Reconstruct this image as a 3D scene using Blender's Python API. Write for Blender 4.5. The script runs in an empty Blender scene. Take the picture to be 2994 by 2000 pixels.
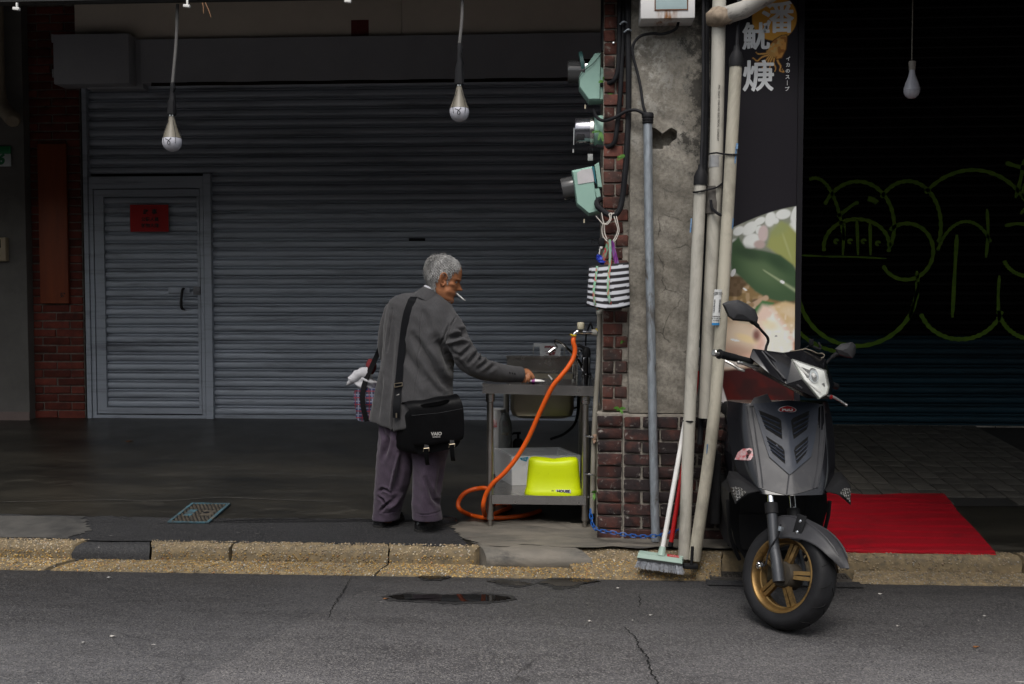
# Arcade front on a narrow street: shuttered shop, sink table, scooter, a man at the sink.
# World units are metres: X along the street, Y away from the road, Z up; the road surface is z = 0.
import bpy, bmesh, math, random
import numpy as np
from mathutils import Vector, Matrix, Quaternion
R = math.radians
random.seed(7)
rng = np.random.default_rng(11)
scene = bpy.context.scene
COL = scene.collection

# ---------------------------------------------------------------- camera, sky, sun, exposure
cd = bpy.data.cameras.new('camera'); cam = bpy.data.objects.new('camera', cd); COL.objects.link(cam)
cd.lens = 35.0; cd.sensor_width = 36.0; cd.clip_end = 2000; cd.clip_start = 0.05
cam.location = (0, 0, 1.5)
cam.rotation_euler = (R(90 - 2.58), 0, R(3.3))
scene.camera = cam

wd = bpy.data.worlds.new('World'); scene.world = wd; wd.use_nodes = True
wn = wd.node_tree; bg = wn.nodes['Background']
sky = wn.nodes.new('ShaderNodeTexSky'); sky.sky_type = 'NISHITA'; sky.sun_disc = False
SUN_EL, SUN_AZ = 57, -172.0         # compass angle of the sun, clockwise from +Y
sky.sun_elevation = R(SUN_EL); sky.sun_rotation = R(SUN_AZ)
sky.air_density = 1.6; sky.dust_density = 4.0; sky.ozone_density = 1.0
hs = wn.nodes.new('ShaderNodeHueSaturation'); hs.inputs['Saturation'].default_value = 0.42   # a grey overcast sky
wn.links.new(sky.outputs[0], hs.inputs['Color']); wn.links.new(hs.outputs[0], bg.inputs[0])
bg.inputs[1].default_value = 0.15
sd = bpy.data.lights.new('sun', 'SUN'); sun = bpy.data.objects.new('sun', sd); COL.objects.link(sun)
sd.energy = 1.0; sd.angle = R(24); sd.color = (1.0, 0.97, 0.94)
sdir = Vector((math.sin(R(SUN_AZ)) * math.cos(R(SUN_EL)), math.cos(R(SUN_AZ)) * math.cos(R(SUN_EL)), math.sin(R(SUN_EL))))
sun.rotation_euler = sdir.to_track_quat('Z', 'Y').to_euler()
vs = scene.view_settings
vs.view_transform = 'Standard'; vs.look = 'None'; vs.exposure = 0.27; vs.gamma = 1.0; vs.use_curve_mapping = False
scene.cycles.max_bounces = 6; scene.cycles.diffuse_bounces = 3; scene.cycles.glossy_bounces = 3
scene.cycles.transmission_bounces = 6; scene.cycles.transparent_max_bounces = 8
scene.cycles.use_denoising = True; scene.cycles.caustics_reflective = False; scene.cycles.caustics_refractive = False

# ---------------------------------------------------------------- helpers
ORG = {}
def worg(o): return ORG.get(o.name, Vector((0, 0, 0))) if o else Vector((0, 0, 0))

class MB:
    """collects faces; build() links them as one mesh object (coordinates are world metres)"""
    def __init__(s): s.v = []; s.f = []; s.m = []; s.cm = 0
    def add(s, vs, fs):
        b = len(s.v); s.v += [tuple(p) for p in vs]
        for f in fs: s.f.append(tuple(i + b for i in f)); s.m.append(s.cm)
        return s
    def box(s, a, b):
        x0, y0, z0 = a; x1, y1, z1 = b
        return s.add([(x0,y0,z0),(x1,y0,z0),(x1,y1,z0),(x0,y1,z0),(x0,y0,z1),(x1,y0,z1),(x1,y1,z1),(x0,y1,z1)],
                     [(3,2,1,0),(4,5,6,7),(0,1,5,4),(1,2,6,5),(2,3,7,6),(3,0,4,7)])
    def obox(s, c, size, M=None, bev=0):
        """oriented box, chamfered when bev > 0; M is a 3x3 rotation"""
        M = M or Matrix.Identity(3); c = Vector(c); hx, hy, hz = (q / 2 for q in size)
        if bev <= 0:
            P = [(-hx,-hy,-hz),(hx,-hy,-hz),(hx,hy,-hz),(-hx,hy,-hz),(-hx,-hy,hz),(hx,-hy,hz),(hx,hy,hz),(-hx,hy,hz)]
            return s.add([c + M @ Vector(p) for p in P], [(3,2,1,0),(4,5,6,7),(0,1,5,4),(1,2,6,5),(2,3,7,6),(3,0,4,7)])
        bm = bmesh.new(); bmesh.ops.create_cube(bm, size=1)
        for v in bm.verts: v.co = Vector((v.co.x * size[0], v.co.y * size[1], v.co.z * size[2]))
        bmesh.ops.bevel(bm, geom=bm.edges[:], offset=bev, segments=2, affect='EDGES', profile=0.5)
        bm.verts.index_update()
        s.add([c + M @ v.co for v in bm.verts], [[v.index for v in f.verts] for f in bm.faces]); bm.free()
        return s
    def loft(s, rings, cap0=True, cap1=True, close=True):
        n = len(rings[0]); vs = [p for r in rings for p in r]; fs = []
        for i in range(len(rings) - 1):
            for j in range(n if close else n - 1):
                k = (j + 1) % n
                fs.append((i*n+j, i*n+k, (i+1)*n+k, (i+1)*n+j))
        if close and cap0: fs.append(tuple(range(n - 1, -1, -1)))
        if close and cap1: fs.append(tuple((len(rings)-1)*n + j for j in range(n)))
        return s.add(vs, fs)
    def tube(s, pts, r, n=8, caps=True, flat=1.0, ref=None):
        """swept round (or flattened) section along points; r a number or one per point"""
        pts = [Vector(p) for p in pts]; rs = r if isinstance(r, (list, tuple)) else [r] * len(pts)
        rings = []; nrm = None
        for i, p in enumerate(pts):
            t = (pts[min(i+1, len(pts)-1)] - pts[max(i-1, 0)]).normalized()
            if nrm is None:
                a = Vector(ref) if ref else (Vector((0,0,1)) if abs(t.z) < 0.9 else Vector((0,1,0)))
                nrm = (a - t * a.dot(t)).normalized()
            else: nrm = (nrm - t * nrm.dot(t)).normalized()
            b = t.cross(nrm)
            rings.append([p + (nrm * math.cos(2*math.pi*j/n) * flat + b * math.sin(2*math.pi*j/n)) * rs[i] for j in range(n)])
        return s.loft(rings, caps, caps)
    def lathe(s, prof, c=(0,0,0), ax=(0,0,1), n=20):
        """profile of (radius, height) turned about the axis through c"""
        q = Vector((0,0,1)).rotation_difference(Vector(ax)); c = Vector(c)
        return s.loft([[c + q @ Vector((max(r,1e-5)*math.cos(2*math.pi*j/n), max(r,1e-5)*math.sin(2*math.pi*j/n), h)) for j in range(n)] for r, h in prof])
    def prism(s, poly, ext):
        e = Vector(ext); a = [Vector(p) for p in poly]; n = len(a)
        return s.add(a + [p + e for p in a], [tuple(range(n))[::-1], tuple(range(n, 2*n))] + [(i, (i+1)%n, n+(i+1)%n, n+i) for i in range(n)])
    def sheet(s, fn, nu, nv):
        vs = [fn(i/nu, j/nv) for j in range(nv+1) for i in range(nu+1)]
        return s.add(vs, [(j*(nu+1)+i, j*(nu+1)+i+1, (j+1)*(nu+1)+i+1, (j+1)*(nu+1)+i) for j in range(nv) for i in range(nu)])
    def mesh(s, name, mats, smooth=True, angle=35, fixn=True):
        me = bpy.data.meshes.new(name); me.from_pydata(s.v, [], s.f)
        for m in (mats if isinstance(mats, (list, tuple)) else [mats]): me.materials.append(m)
        if any(s.m): me.polygons.foreach_set('material_index', s.m)
        if fixn:
            bm = bmesh.new(); bm.from_mesh(me); bmesh.ops.recalc_face_normals(bm, faces=bm.faces); bm.to_mesh(me); bm.free()
        if smooth:
            me.polygons.foreach_set('use_smooth', [True] * len(me.polygons)); me.set_sharp_from_angle(angle=R(angle))
        me.update(); return me
    def build(s, name, mats, parent=None, smooth=True, angle=35, fixn=True):
        return link(name, s.mesh(name, mats, smooth, angle, fixn), parent)

def link(name, me, parent=None, at=None):
    """mesh given in world coordinates (or, with at, about its own origin), hung under its parent"""
    o = bpy.data.objects.new(name, me); COL.objects.link(o)
    w = Vector(at) if at is not None else Vector((0,0,0))
    ORG[o.name] = w
    if parent: o.parent = parent; o.location = w - worg(parent)
    else: o.location = w
    return o
def thing(name, label, cat, at, group=None):
    o = bpy.data.objects.new(name, None); COL.objects.link(o); o.empty_display_size = 0.1
    o.location = at; ORG[o.name] = Vector(at)
    return tag(o, label, cat, group)
def tag(o, label, cat, group=None):
    o['label'] = label; o['category'] = cat
    if group: o['group'] = group
    return o
def kind(o, k='structure'): o['kind'] = k; return o

def smooth_path(pts, n=6):
    """Catmull-Rom through the points"""
    P = [Vector(p) for p in pts]; P = [P[0]*2 - P[1]] + P + [P[-1]*2 - P[-2]]; out = []
    for i in range(1, len(P) - 2):
        a, b, c, d = P[i-1:i+3]
        for k in range(n):
            t = k / n
            out.append(0.5*((2*b) + (c-a)*t + (2*a-5*b+4*c-d)*t*t + (3*b-a-3*c+d)*t**3))
    return out + [P[-2]]
def rotz(a): return Matrix.Rotation(a, 3, 'Z')
def lerp(a, b, t): return a + (b - a) * t
def interp(tab, x):
    for (x0, *a), (x1, *b) in zip(tab, tab[1:]):
        if x <= x1: t = (x - x0) / (x1 - x0); return [lerp(p, q, t) for p, q in zip(a, b)]
    return list(tab[-1][1:])
def floor_z(y): return 0.12 + 0.0886 * (y - 5.42)

# ---------------------------------------------------------------- materials
def nd(nt, t, **kw):
    n = nt.nodes.new(t)
    for k, v in kw.items():
        if k.startswith('i_'): n.inputs[k[2:].replace('_', ' ')].default_value = v
        else: setattr(n, k, v)
    return n
def c4(c): return (c[0], c[1], c[2], 1.0) if not isinstance(c, (int, float)) else (c, c, c, 1.0)
def ramp(nt, fac, stops, interp='LINEAR'):
    r = nt.nodes.new('ShaderNodeValToRGB'); r.color_ramp.interpolation = interp
    e = r.color_ramp.elements
    while len(e) < len(stops): e.new(0.5)
    for q, (p, c) in zip(e, stops): q.position = p; q.color = c4(c)
    nt.links.new(fac, r.inputs[0]); return r.outputs[0]
def mixc(nt, fac, a, b, mode='MIX'):
    m = nt.nodes.new('ShaderNodeMix'); m.data_type = 'RGBA'; m.blend_type = mode
    for i, v in ((0, fac), (6, a), (7, b)):
        if isinstance(v, bpy.types.NodeSocket): nt.links.new(v, m.inputs[i])
        else: m.inputs[i].default_value = v if i == 0 else c4(v)
    return m.outputs[2]
def noise(nt, co, scale, detail=5, rough=0.6, dist=0.0, stretch=None):
    if stretch:
        mp = nd(nt, 'ShaderNodeMapping'); mp.inputs['Scale'].default_value = stretch; nt.links.new(co, mp.inputs[0]); co = mp.outputs[0]
    n = nd(nt, 'ShaderNodeTexNoise'); n.inputs['Scale'].default_value = scale; n.inputs['Detail'].default_value = detail
    n.inputs['Roughness'].default_value = rough; n.inputs['Distortion'].default_value = dist
    nt.links.new(co, n.inputs['Vector']); return n.outputs[0]
def voro(nt, co, scale, feature='F1', out=0, rnd=1.0):
    n = nd(nt, 'ShaderNodeTexVoronoi', feature=feature); n.inputs['Scale'].default_value = scale; n.inputs['Randomness'].default_value = rnd
    nt.links.new(co, n.inputs['Vector']); return n.outputs[out]
def start(name):
    m = bpy.data.materials.new(name); m.use_nodes = True; nt = m.node_tree
    b = nt.nodes['Principled BSDF']; tc = nt.nodes.new('ShaderNodeNewGeometry')      # textures run in world metres, so no two pieces look alike
    return m, nt, b, tc.outputs['Position']
def bump(nt, b, h, strength=0.3, dist=0.01):
    n = nt.nodes.new('ShaderNodeBump'); n.inputs['Strength'].default_value = strength; n.inputs['Distance'].default_value = dist
    nt.links.new(h, n.inputs['Height']); nt.links.new(n.outputs[0], b.inputs['Normal'])
def mat(name, c, c2=None, scale=6.0, rough=0.6, metal=0.0, bmp=0.0, bscale=60.0, bdist=0.004, stretch=None, dirt=None, dscale=3.0, dlo=0.55, dhi=0.7, vary=0.0, coat=0.0, rvar=0.1, spec=0.5, sheen=0.0, trans=0.0, ior=1.45):
    m, nt, b, co = start(name)
    f = noise(nt, co, scale, 6, 0.62, 0.2, stretch)
    c2 = c2 if c2 is not None else tuple(q * 0.82 for q in c)
    col = ramp(nt, f, [(0.32, c), (0.68, c2)])
    if vary:
        oi = nd(nt, 'ShaderNodeObjectInfo'); mr = nd(nt, 'ShaderNodeMapRange'); mr.inputs[3].default_value = 1 - vary; mr.inputs[4].default_value = 1 + vary
        nt.links.new(oi.outputs['Random'], mr.inputs[0])
        col = mixc(nt, 1.0, col, mr.outputs[0], 'MULTIPLY')
    if dirt is not None:
        g = noise(nt, co, dscale, 8, 0.7, 0.5, stretch)
        col = mixc(nt, ramp(nt, g, [(dlo, 0.0), (dhi, 1.0)]), col, dirt)
    nt.links.new(col, b.inputs['Base Color'])
    r = nd(nt, 'ShaderNodeMapRange'); r.inputs[3].default_value = max(rough - rvar, 0.02); r.inputs[4].default_value = min(rough + rvar, 1)
    nt.links.new(noise(nt, co, scale * 2.3, 4), r.inputs[0]); nt.links.new(r.outputs[0], b.inputs['Roughness'])
    b.inputs['Metallic'].default_value = metal; b.inputs['Specular IOR Level'].default_value = spec; b.inputs['IOR'].default_value = ior
    if coat: b.inputs['Coat Weight'].default_value = coat; b.inputs['Coat Roughness'].default_value = 0.08
    if sheen: b.inputs['Sheen Weight'].default_value = sheen; b.inputs['Sheen Roughness'].default_value = 0.5
    if trans: b.inputs['Transmission Weight'].default_value = trans
    if bmp: bump(nt, b, noise(nt, co, bscale, 5, 0.65, 0, stretch), bmp, bdist)
    return m
def vcol_mat(name, rough=0.5, spec=0.4, coat=0.0, bmp=0.0, bscale=200):
    m, nt, b, co = start(name)
    a = nd(nt, 'ShaderNodeVertexColor', layer_name='print'); nt.links.new(a.outputs[0], b.inputs['Base Color'])
    b.inputs['Roughness'].default_value = rough; b.inputs['Specular IOR Level'].default_value = spec; b.inputs['Coat Weight'].default_value = coat
    if bmp: bump(nt, b, noise(nt, co, bscale, 3), bmp, 0.002)
    return m
def text_mesh(body, size, bold=0.0, ext=0.0006, ax='CENTER'):
    cu = bpy.data.curves.new('lettering', 'FONT'); cu.body = body; cu.size = size; cu.align_x = ax; cu.align_y = 'CENTER'
    cu.offset = bold; cu.extrude = ext; cu.resolution_u = 3
    o = bpy.data.objects.new('lettering', cu); COL.objects.link(o)
    dg = bpy.context.evaluated_depsgraph_get(); me = bpy.data.meshes.new_from_object(o.evaluated_get(dg))
    bpy.data.objects.remove(o); bpy.data.curves.remove(cu); return me
def lettering(name, body, size, at, mtl, parent, right=(1,0,0), up=(0,0,1), bold=0.0, ext=0.0006, sx=1.0, shear=0.0):
    me = text_mesh(body, size, bold, ext)
    r = Vector(right).normalized(); u = Vector(up).normalized(); u = (u - r*u.dot(r)).normalized(); n = r.cross(u); c = Vector(at)
    for v in me.vertices: v.co = c + r*(v.co.x*sx + v.co.y*shear) + u*v.co.y + n*v.co.z
    me.materials.clear(); me.materials.append(mtl); me.name = name
    return link(name, me, parent)
def remesh(mb, vox, smooth_it=4):
    """fuse overlapping closed shapes into one continuous skin"""
    me = mb.mesh('skin', [], smooth=False); o = bpy.data.objects.new('skin', me); COL.objects.link(o)
    r = o.modifiers.new('r', 'REMESH'); r.mode = 'VOXEL'; r.voxel_size = vox
    if smooth_it: sm = o.modifiers.new('s', 'SMOOTH'); sm.factor = 0.5; sm.iterations = smooth_it
    dg = bpy.context.evaluated_depsgraph_get(); out = bpy.data.meshes.new_from_object(o.evaluated_get(dg))
    bpy.data.objects.remove(o); bpy.data.meshes.remove(me); return out
def get_co(me):
    a = np.empty(len(me.vertices) * 3); me.vertices.foreach_get('co', a); return a.reshape(-1, 3)
def get_no(me):
    a = np.empty(len(me.vertices) * 3); me.vertices.foreach_get('normal', a); return a.reshape(-1, 3)
def set_co(me, a): me.vertices.foreach_set('co', a.ravel()); me.update()
def seg_dist(P, a, b):
    a = np.array(a); b = np.array(b); d = b - a; t = np.clip(((P - a) @ d) / max(d @ d, 1e-9), 0, 1)
    return np.linalg.norm(P - (a + t[:, None] * d), axis=1), t

# ================================================================ SURFACE MATERIALS
def asphalt(name, lo, hi, speck=0.16, falloff=None):
    m, nt, b, co = start(name)
    big = noise(nt, co, 1.1, 7, 0.68, 0.4, (0.45, 1.3, 1)); mid = noise(nt, co, 7, 5, 0.6, 0.3, (0.5, 1.6, 1))
    col = mixc(nt, ramp(nt, big, [(0.35, 0.0), (0.65, 1.0)]), lo, hi)
    col = mixc(nt, ramp(nt, mid, [(0.35, 0.0), (0.75, 0.45)]), col, tuple(q * 1.5 for q in hi))
    st = voro(nt, co, 170, 'F1', 1); sp = nd(nt, 'ShaderNodeSeparateColor'); nt.links.new(st, sp.inputs[0])
    col = mixc(nt, ramp(nt, sp.outputs[0], [(0.0, 0.0), (0.55, 0.0), (1.0, 0.75)]), col, (speck, speck * 0.97, speck * 0.93))
    col = mixc(nt, ramp(nt, sp.outputs[1], [(0.6, 0.0), (1.0, 0.7)]), col, tuple(q * 0.35 for q in lo))
    fl = noise(nt, co, 23, 3, 0.5, 0.6, (0.5, 1.4, 1)); col = mixc(nt, ramp(nt, fl, [(0.735, 0.0), (0.76, 0.7)]), col, (0.22, 0.21, 0.2))
    ed = nd(nt, 'ShaderNodeTexVoronoi', feature='DISTANCE_TO_EDGE'); ed.inputs['Scale'].default_value = 0.55
    ds = nd(nt, 'ShaderNodeVectorMath', operation='MULTIPLY_ADD'); nn = nd(nt, 'ShaderNodeTexNoise'); nn.inputs['Scale'].default_value = 3.5; nn.inputs['Detail'].default_value = 6
    nt.links.new(co, nn.inputs['Vector']); nt.links.new(nn.outputs[1], ds.inputs[0]); ds.inputs[1].default_value = (0.35,) * 3; nt.links.new(co, ds.inputs[2])
    nt.links.new(ds.outputs[0], ed.inputs['Vector'])
    crk = ramp(nt, ed.outputs[0], [(0.0, 1.0), (0.004, 0.0)]); brk = ramp(nt, noise(nt, co, 1.7, 3), [(0.56, 0.0), (0.62, 0.8)])
    cm = nd(nt, 'ShaderNodeMath', operation='MULTIPLY'); nt.links.new(crk, cm.inputs[0]); nt.links.new(brk, cm.inputs[1])
    col = mixc(nt, cm.outputs[0], col, tuple(q * 0.3 for q in lo))
    if falloff:      # light falloff put into the colour, with damp and wear: darker at the gutter
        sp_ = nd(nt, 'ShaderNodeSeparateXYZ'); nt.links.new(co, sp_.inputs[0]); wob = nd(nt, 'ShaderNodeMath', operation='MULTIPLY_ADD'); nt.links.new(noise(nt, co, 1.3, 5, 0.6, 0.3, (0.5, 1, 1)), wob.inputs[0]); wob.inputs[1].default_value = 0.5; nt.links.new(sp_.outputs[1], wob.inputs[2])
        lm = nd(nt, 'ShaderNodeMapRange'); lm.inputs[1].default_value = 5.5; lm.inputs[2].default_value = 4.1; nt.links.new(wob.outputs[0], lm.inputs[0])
        col = mixc(nt, ramp(nt, lm.outputs[0], [(0.0, 0.0), (0.45, 0.26), (1.0, 1.0)]), col, mixc(nt, 1.0, col, falloff, 'MULTIPLY'))
    nt.links.new(col, b.inputs['Base Color'])
    nt.links.new(ramp(nt, big, [(0.3, 0.55), (0.7, 0.8)]), b.inputs['Roughness']); b.inputs['Specular IOR Level'].default_value = 0.35
    h = mixc(nt, 0.5, noise(nt, co, 130, 4, 0.7), voro(nt, co, 170, 'F1', 0)); bump(nt, b, h, 0.55, 0.006)
    return m
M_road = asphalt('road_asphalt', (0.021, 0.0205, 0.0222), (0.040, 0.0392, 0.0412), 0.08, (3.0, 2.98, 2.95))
M_patch = asphalt('asphalt_patch', (0.019, 0.019, 0.0205), (0.027, 0.027, 0.029), 0.055)
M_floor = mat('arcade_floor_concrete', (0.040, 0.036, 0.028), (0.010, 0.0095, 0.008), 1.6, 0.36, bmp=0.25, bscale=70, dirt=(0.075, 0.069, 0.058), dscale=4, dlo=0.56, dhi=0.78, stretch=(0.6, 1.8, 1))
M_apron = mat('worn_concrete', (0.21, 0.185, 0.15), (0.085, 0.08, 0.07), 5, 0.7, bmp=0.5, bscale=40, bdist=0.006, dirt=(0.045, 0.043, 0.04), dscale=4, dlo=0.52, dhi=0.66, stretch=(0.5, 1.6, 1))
M_kerbcem = mat('kerb_cement', (0.235, 0.175, 0.095), (0.10, 0.082, 0.055), 26, 0.85, bmp=0.5, bscale=90)
M_pave = mat('paver', (0.092, 0.085, 0.072), (0.058, 0.054, 0.047), 9, 0.7, bmp=0.3, bscale=90, vary=0.18)
M_bed = mat('paver_bed', (0.018, 0.017, 0.015), None, 8, 0.9)
M_mortar = mat('mortar', (0.36, 0.33, 0.28), (0.19, 0.17, 0.145), 22, 0.9, bmp=0.7, bscale=70, bdist=0.008, dirt=(0.05, 0.046, 0.04), dscale=7)
M_mortar_dark = mat('mortar_dark', (0.22, 0.19, 0.16), (0.10, 0.088, 0.075), 20, 0.9, bmp=0.7, bscale=70, bdist=0.008, dirt=(0.035, 0.032, 0.03), dscale=7)
def brick_mat(name, a, b_, white, wl, soot=None, sl=0.5):
    m, nt, b, co = start(name)
    oi = nd(nt, 'ShaderNodeObjectInfo'); f = noise(nt, co, 14, 6, 0.65)
    col = ramp(nt, f, [(0.3, a), (0.7, b_)])
    mr = nd(nt, 'ShaderNodeMapRange'); mr.inputs[3].default_value = 0.6; mr.inputs[4].default_value = 1.35; nt.links.new(oi.outputs['Random'], mr.inputs[0])
    col = mixc(nt, 1.0, col, mr.outputs[0], 'MULTIPLY')
    if soot: col = mixc(nt, ramp(nt, noise(nt, co, 5, 6, 0.6), [(sl - 0.1, 0.0), (sl + 0.1, 0.9)]), col, soot)
    col = mixc(nt, ramp(nt, noise(nt, co, 26, 8, 0.72, 0.4), [(wl, 0.0), (wl + 0.09, 0.85)]), col, white)
    nt.links.new(col, b.inputs['Base Color']); b.inputs['Roughness'].default_value = 0.85; b.inputs['Specular IOR Level'].default_value = 0.3
    bump(nt, b, noise(nt, co, 75, 6, 0.7), 0.6, 0.006); return m
M_brick = brick_mat('red_brick', (0.165, 0.055, 0.038), (0.085, 0.032, 0.025), (0.24, 0.21, 0.18), 0.58, (0.03, 0.025, 0.023), 0.54)
M_brick_low = brick_mat('sooty_brick', (0.15, 0.05, 0.035), (0.07, 0.028, 0.023), (0.30, 0.275, 0.25), 0.58, (0.015, 0.0145, 0.016), 0.42)
M_brick_pier = brick_mat('dark_red_brick', (0.165, 0.036, 0.022), (0.09, 0.023, 0.017), (0.2, 0.17, 0.145), 0.78)
M_wall = mat('grey_render', (0.15, 0.14, 0.128), (0.115, 0.107, 0.097), 5, 0.85, bmp=0.4, bscale=160, bdist=0.003, dirt=(0.09, 0.083, 0.075), dscale=2)
M_plaster = mat('upper_wall', (0.33, 0.30, 0.26), None, 3, 0.9, bmp=0.2)
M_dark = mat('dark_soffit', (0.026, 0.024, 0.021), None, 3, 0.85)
M_beige = mat('cream_board', (0.78, 0.68, 0.56), (0.70, 0.61, 0.50), 3, 0.7, bmp=0.1, bscale=120)
M_housing = mat('grey_sheet_metal', (0.40, 0.40, 0.42), (0.35, 0.35, 0.37), 3, 0.55, metal=0.0, bmp=0.05, bscale=8, bdist=0.02)
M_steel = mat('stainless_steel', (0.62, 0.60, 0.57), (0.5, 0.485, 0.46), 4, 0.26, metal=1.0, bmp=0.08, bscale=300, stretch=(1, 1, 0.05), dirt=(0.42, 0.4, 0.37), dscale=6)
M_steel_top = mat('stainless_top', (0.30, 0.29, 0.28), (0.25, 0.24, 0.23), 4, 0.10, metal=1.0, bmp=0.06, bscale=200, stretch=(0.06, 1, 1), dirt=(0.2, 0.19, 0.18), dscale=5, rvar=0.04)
M_chrome = mat('chrome', (0.75, 0.75, 0.76), None, 5, 0.09, metal=1.0, rvar=0.05)
M_black = mat('black_rubber', (0.011, 0.011, 0.012), (0.016, 0.016, 0.018), 12, 0.6, bmp=0.1, spec=0.2)
M_cable = mat('cable_black', (0.009, 0.009, 0.011), (0.018, 0.018, 0.020), 14, 0.55, spec=0.22)
M_white = mat('white_plastic', (0.74, 0.73, 0.71), (0.66, 0.65, 0.62), 8, 0.45)
M_red = mat('red_plastic', (0.50, 0.012, 0.012), (0.40, 0.01, 0.012), 6, 0.4)

# shutter paint: blue-grey enamel with grime lying in the grooves and thin rust streaks
def shutter_paint(name, c, c2, dirt, rust, spec=0.5):
    m, nt, b, co = start(name)
    f = noise(nt, co, 1.1, 6, 0.6, 0.3, (0.35, 1, 1)); col = ramp(nt, f, [(0.3, c), (0.7, c2)])
    g = noise(nt, co, 5, 8, 0.72, 0.2, (0.22, 1, 3.0)); col = mixc(nt, ramp(nt, g, [(0.50, 0.0), (0.70, 0.75)]), col, dirt)
    h = noise(nt, co, 9, 6, 0.7, 0.2, (0.12, 1, 9.0)); col = mixc(nt, ramp(nt, h, [(0.66, 0.0), (0.72, 0.75)]), col, rust)
    oi = nd(nt, 'ShaderNodeObjectInfo'); mr = nd(nt, 'ShaderNodeMapRange'); mr.inputs[3].default_value = 0.9; mr.inputs[4].default_value = 1.08
    nt.links.new(oi.outputs['Random'], mr.inputs[0]); col = mixc(nt, 1.0, col, mr.outputs[0], 'MULTIPLY')
    nt.links.new(col, b.inputs['Base Color']); b.inputs['Specular IOR Level'].default_value = spec
    nt.links.new(ramp(nt, g, [(0.4, 0.36), (0.75, 0.62)]), b.inputs['Roughness']); bump(nt, b, noise(nt, co, 4, 4, 0.5, 0, (0.4, 1, 2)), 0.12, 0.01)
    return m
M_shut = shutter_paint('shutter_grey_paint', (0.44, 0.475, 0.535), (0.35, 0.38, 0.43), (0.12, 0.125, 0.135), (0.05, 0.032, 0.025))
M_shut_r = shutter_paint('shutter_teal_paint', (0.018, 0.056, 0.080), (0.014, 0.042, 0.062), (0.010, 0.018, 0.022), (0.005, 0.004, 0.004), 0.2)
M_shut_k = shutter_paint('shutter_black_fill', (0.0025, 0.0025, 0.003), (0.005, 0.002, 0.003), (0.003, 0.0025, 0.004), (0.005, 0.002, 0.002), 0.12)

# ================================================================ GROUND
g = MB().sheet(lambda u, v: (lerp(-400, 400, u), lerp(-400, 400, v), -0.06), 4, 4).build('ground', M_patch, smooth=False); kind(g)
def road_pt(u, v):
    x = lerp(-45, 45, u); y = lerp(-40, 5.275, v ** 0.5); return (x, y, 0.0)
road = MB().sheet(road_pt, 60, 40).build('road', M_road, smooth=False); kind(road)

def blob(outline, zf, jit=0.0, n=5):
    """closed irregular sheet through outline points (x, y); zf gives the height"""
    pts = [Vector((x, y, 0)) for x, y in outline]; pts = pts + [pts[0]]
    pp = []
    for a, b in zip(pts, pts[1:]):
        d = (b - a); nn = Vector((-d.y, d.x, 0)).normalized() if d.length else Vector()
        for k in range(n): pp.append(a + d * (k / n) + nn * random.uniform(-jit, jit))
    pp = smooth_path(pp + [pp[0]], 3)[:-1]
    mb = MB(); c = sum(pp, Vector()) / len(pp)
    mb.add([(p.x, p.y, zf(p.y)) for p in pp] + [(c.x, c.y, zf(c.y))], [(i, (i + 1) % len(pp), len(pp)) for i in range(len(pp))])
    return mb
# the lighter, older strip of road on the street side of a diagonal seam
o = blob([(-0.95, 5.17), (-1.24, 4.5), (-1.5, 3.6), (-2.3, 1.0), (-3.2, -8), (9, -8), (9, 4.7), (4.5, 4.95), (2.2, 5.05), (1.0, 5.10)], lambda y: 0.004, 0.003, 8)
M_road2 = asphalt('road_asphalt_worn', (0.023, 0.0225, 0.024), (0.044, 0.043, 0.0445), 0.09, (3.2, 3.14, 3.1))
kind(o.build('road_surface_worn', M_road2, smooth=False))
# puddles
M_damp = asphalt('damp_asphalt', (0.016, 0.0158, 0.0168), (0.026, 0.0255, 0.0265), 0.05)
M_water = mat('puddle_water', (0.012, 0.011, 0.010), None, 3, 0.03, rvar=0.02, ior=1.33, spec=0.8)
for nm, pts in (('puddle', [(-0.9094, 4.8705, 0.0000), (-0.7954, 4.9114, 0.0000), (-0.6213, 4.9042, 0.0000), (-0.4683, 4.9245, 0.0000), (-0.3116, 4.8993, 0.0000), (-0.2834, 4.8560, 0.0000), (-0.3738, 4.8176, 0.0000), (-0.5571, 4.7960, 0.0000), (-0.7287, 4.8137, 0.0000), (-0.8485, 4.8178, 0.0000)]),
                ('puddle', [(-0.1571, 5.1521, 0.0000), (-0.0921, 5.2189, 0.0000), (-0.0234, 5.2357, 0.0000), (0.0527, 5.2273, 0.0000), (0.1476, 5.1947, 0.0000), (0.0663, 5.1525, 0.0000), (0.0304, 5.1012, 0.0000), (-0.0579, 5.0840, 0.0000), (-0.1118, 5.1298, 0.0000)]),
                ('puddle', [(-0.4184, 5.1621, 0.0000), (-0.3478, 5.1851, 0.0000), (-0.2379, 5.1536, 0.0000), (-0.1919, 5.1252, 0.0000), (-0.2701, 5.0839, 0.0000), (-0.3428, 5.1103, 0.0000)]),
                ('puddle', [(-0.8003, 5.2297, 0.0000), (-0.7199, 5.2474, 0.0000), (-0.6442, 5.2322, 0.0000), (-0.6840, 5.1848, 0.0000), (-0.7663, 5.1865, 0.0000)])):
    cx_, cy_ = sum(p[0] for p in pts) / len(pts), sum(p[1] for p in pts) / len(pts)
    kind(blob([(cx_ + (p[0] - cx_) * 1.12, cy_ + (p[1] - cy_) * 1.55) for p in pts], lambda y: 0.0065, 0.010, 10).build('damp_patch', M_damp, smooth=False))
    kind(blob([(p[0], p[1]) for p in pts], lambda y: 0.0085, 0.008, 9).build(nm, M_water, smooth=False))

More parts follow.
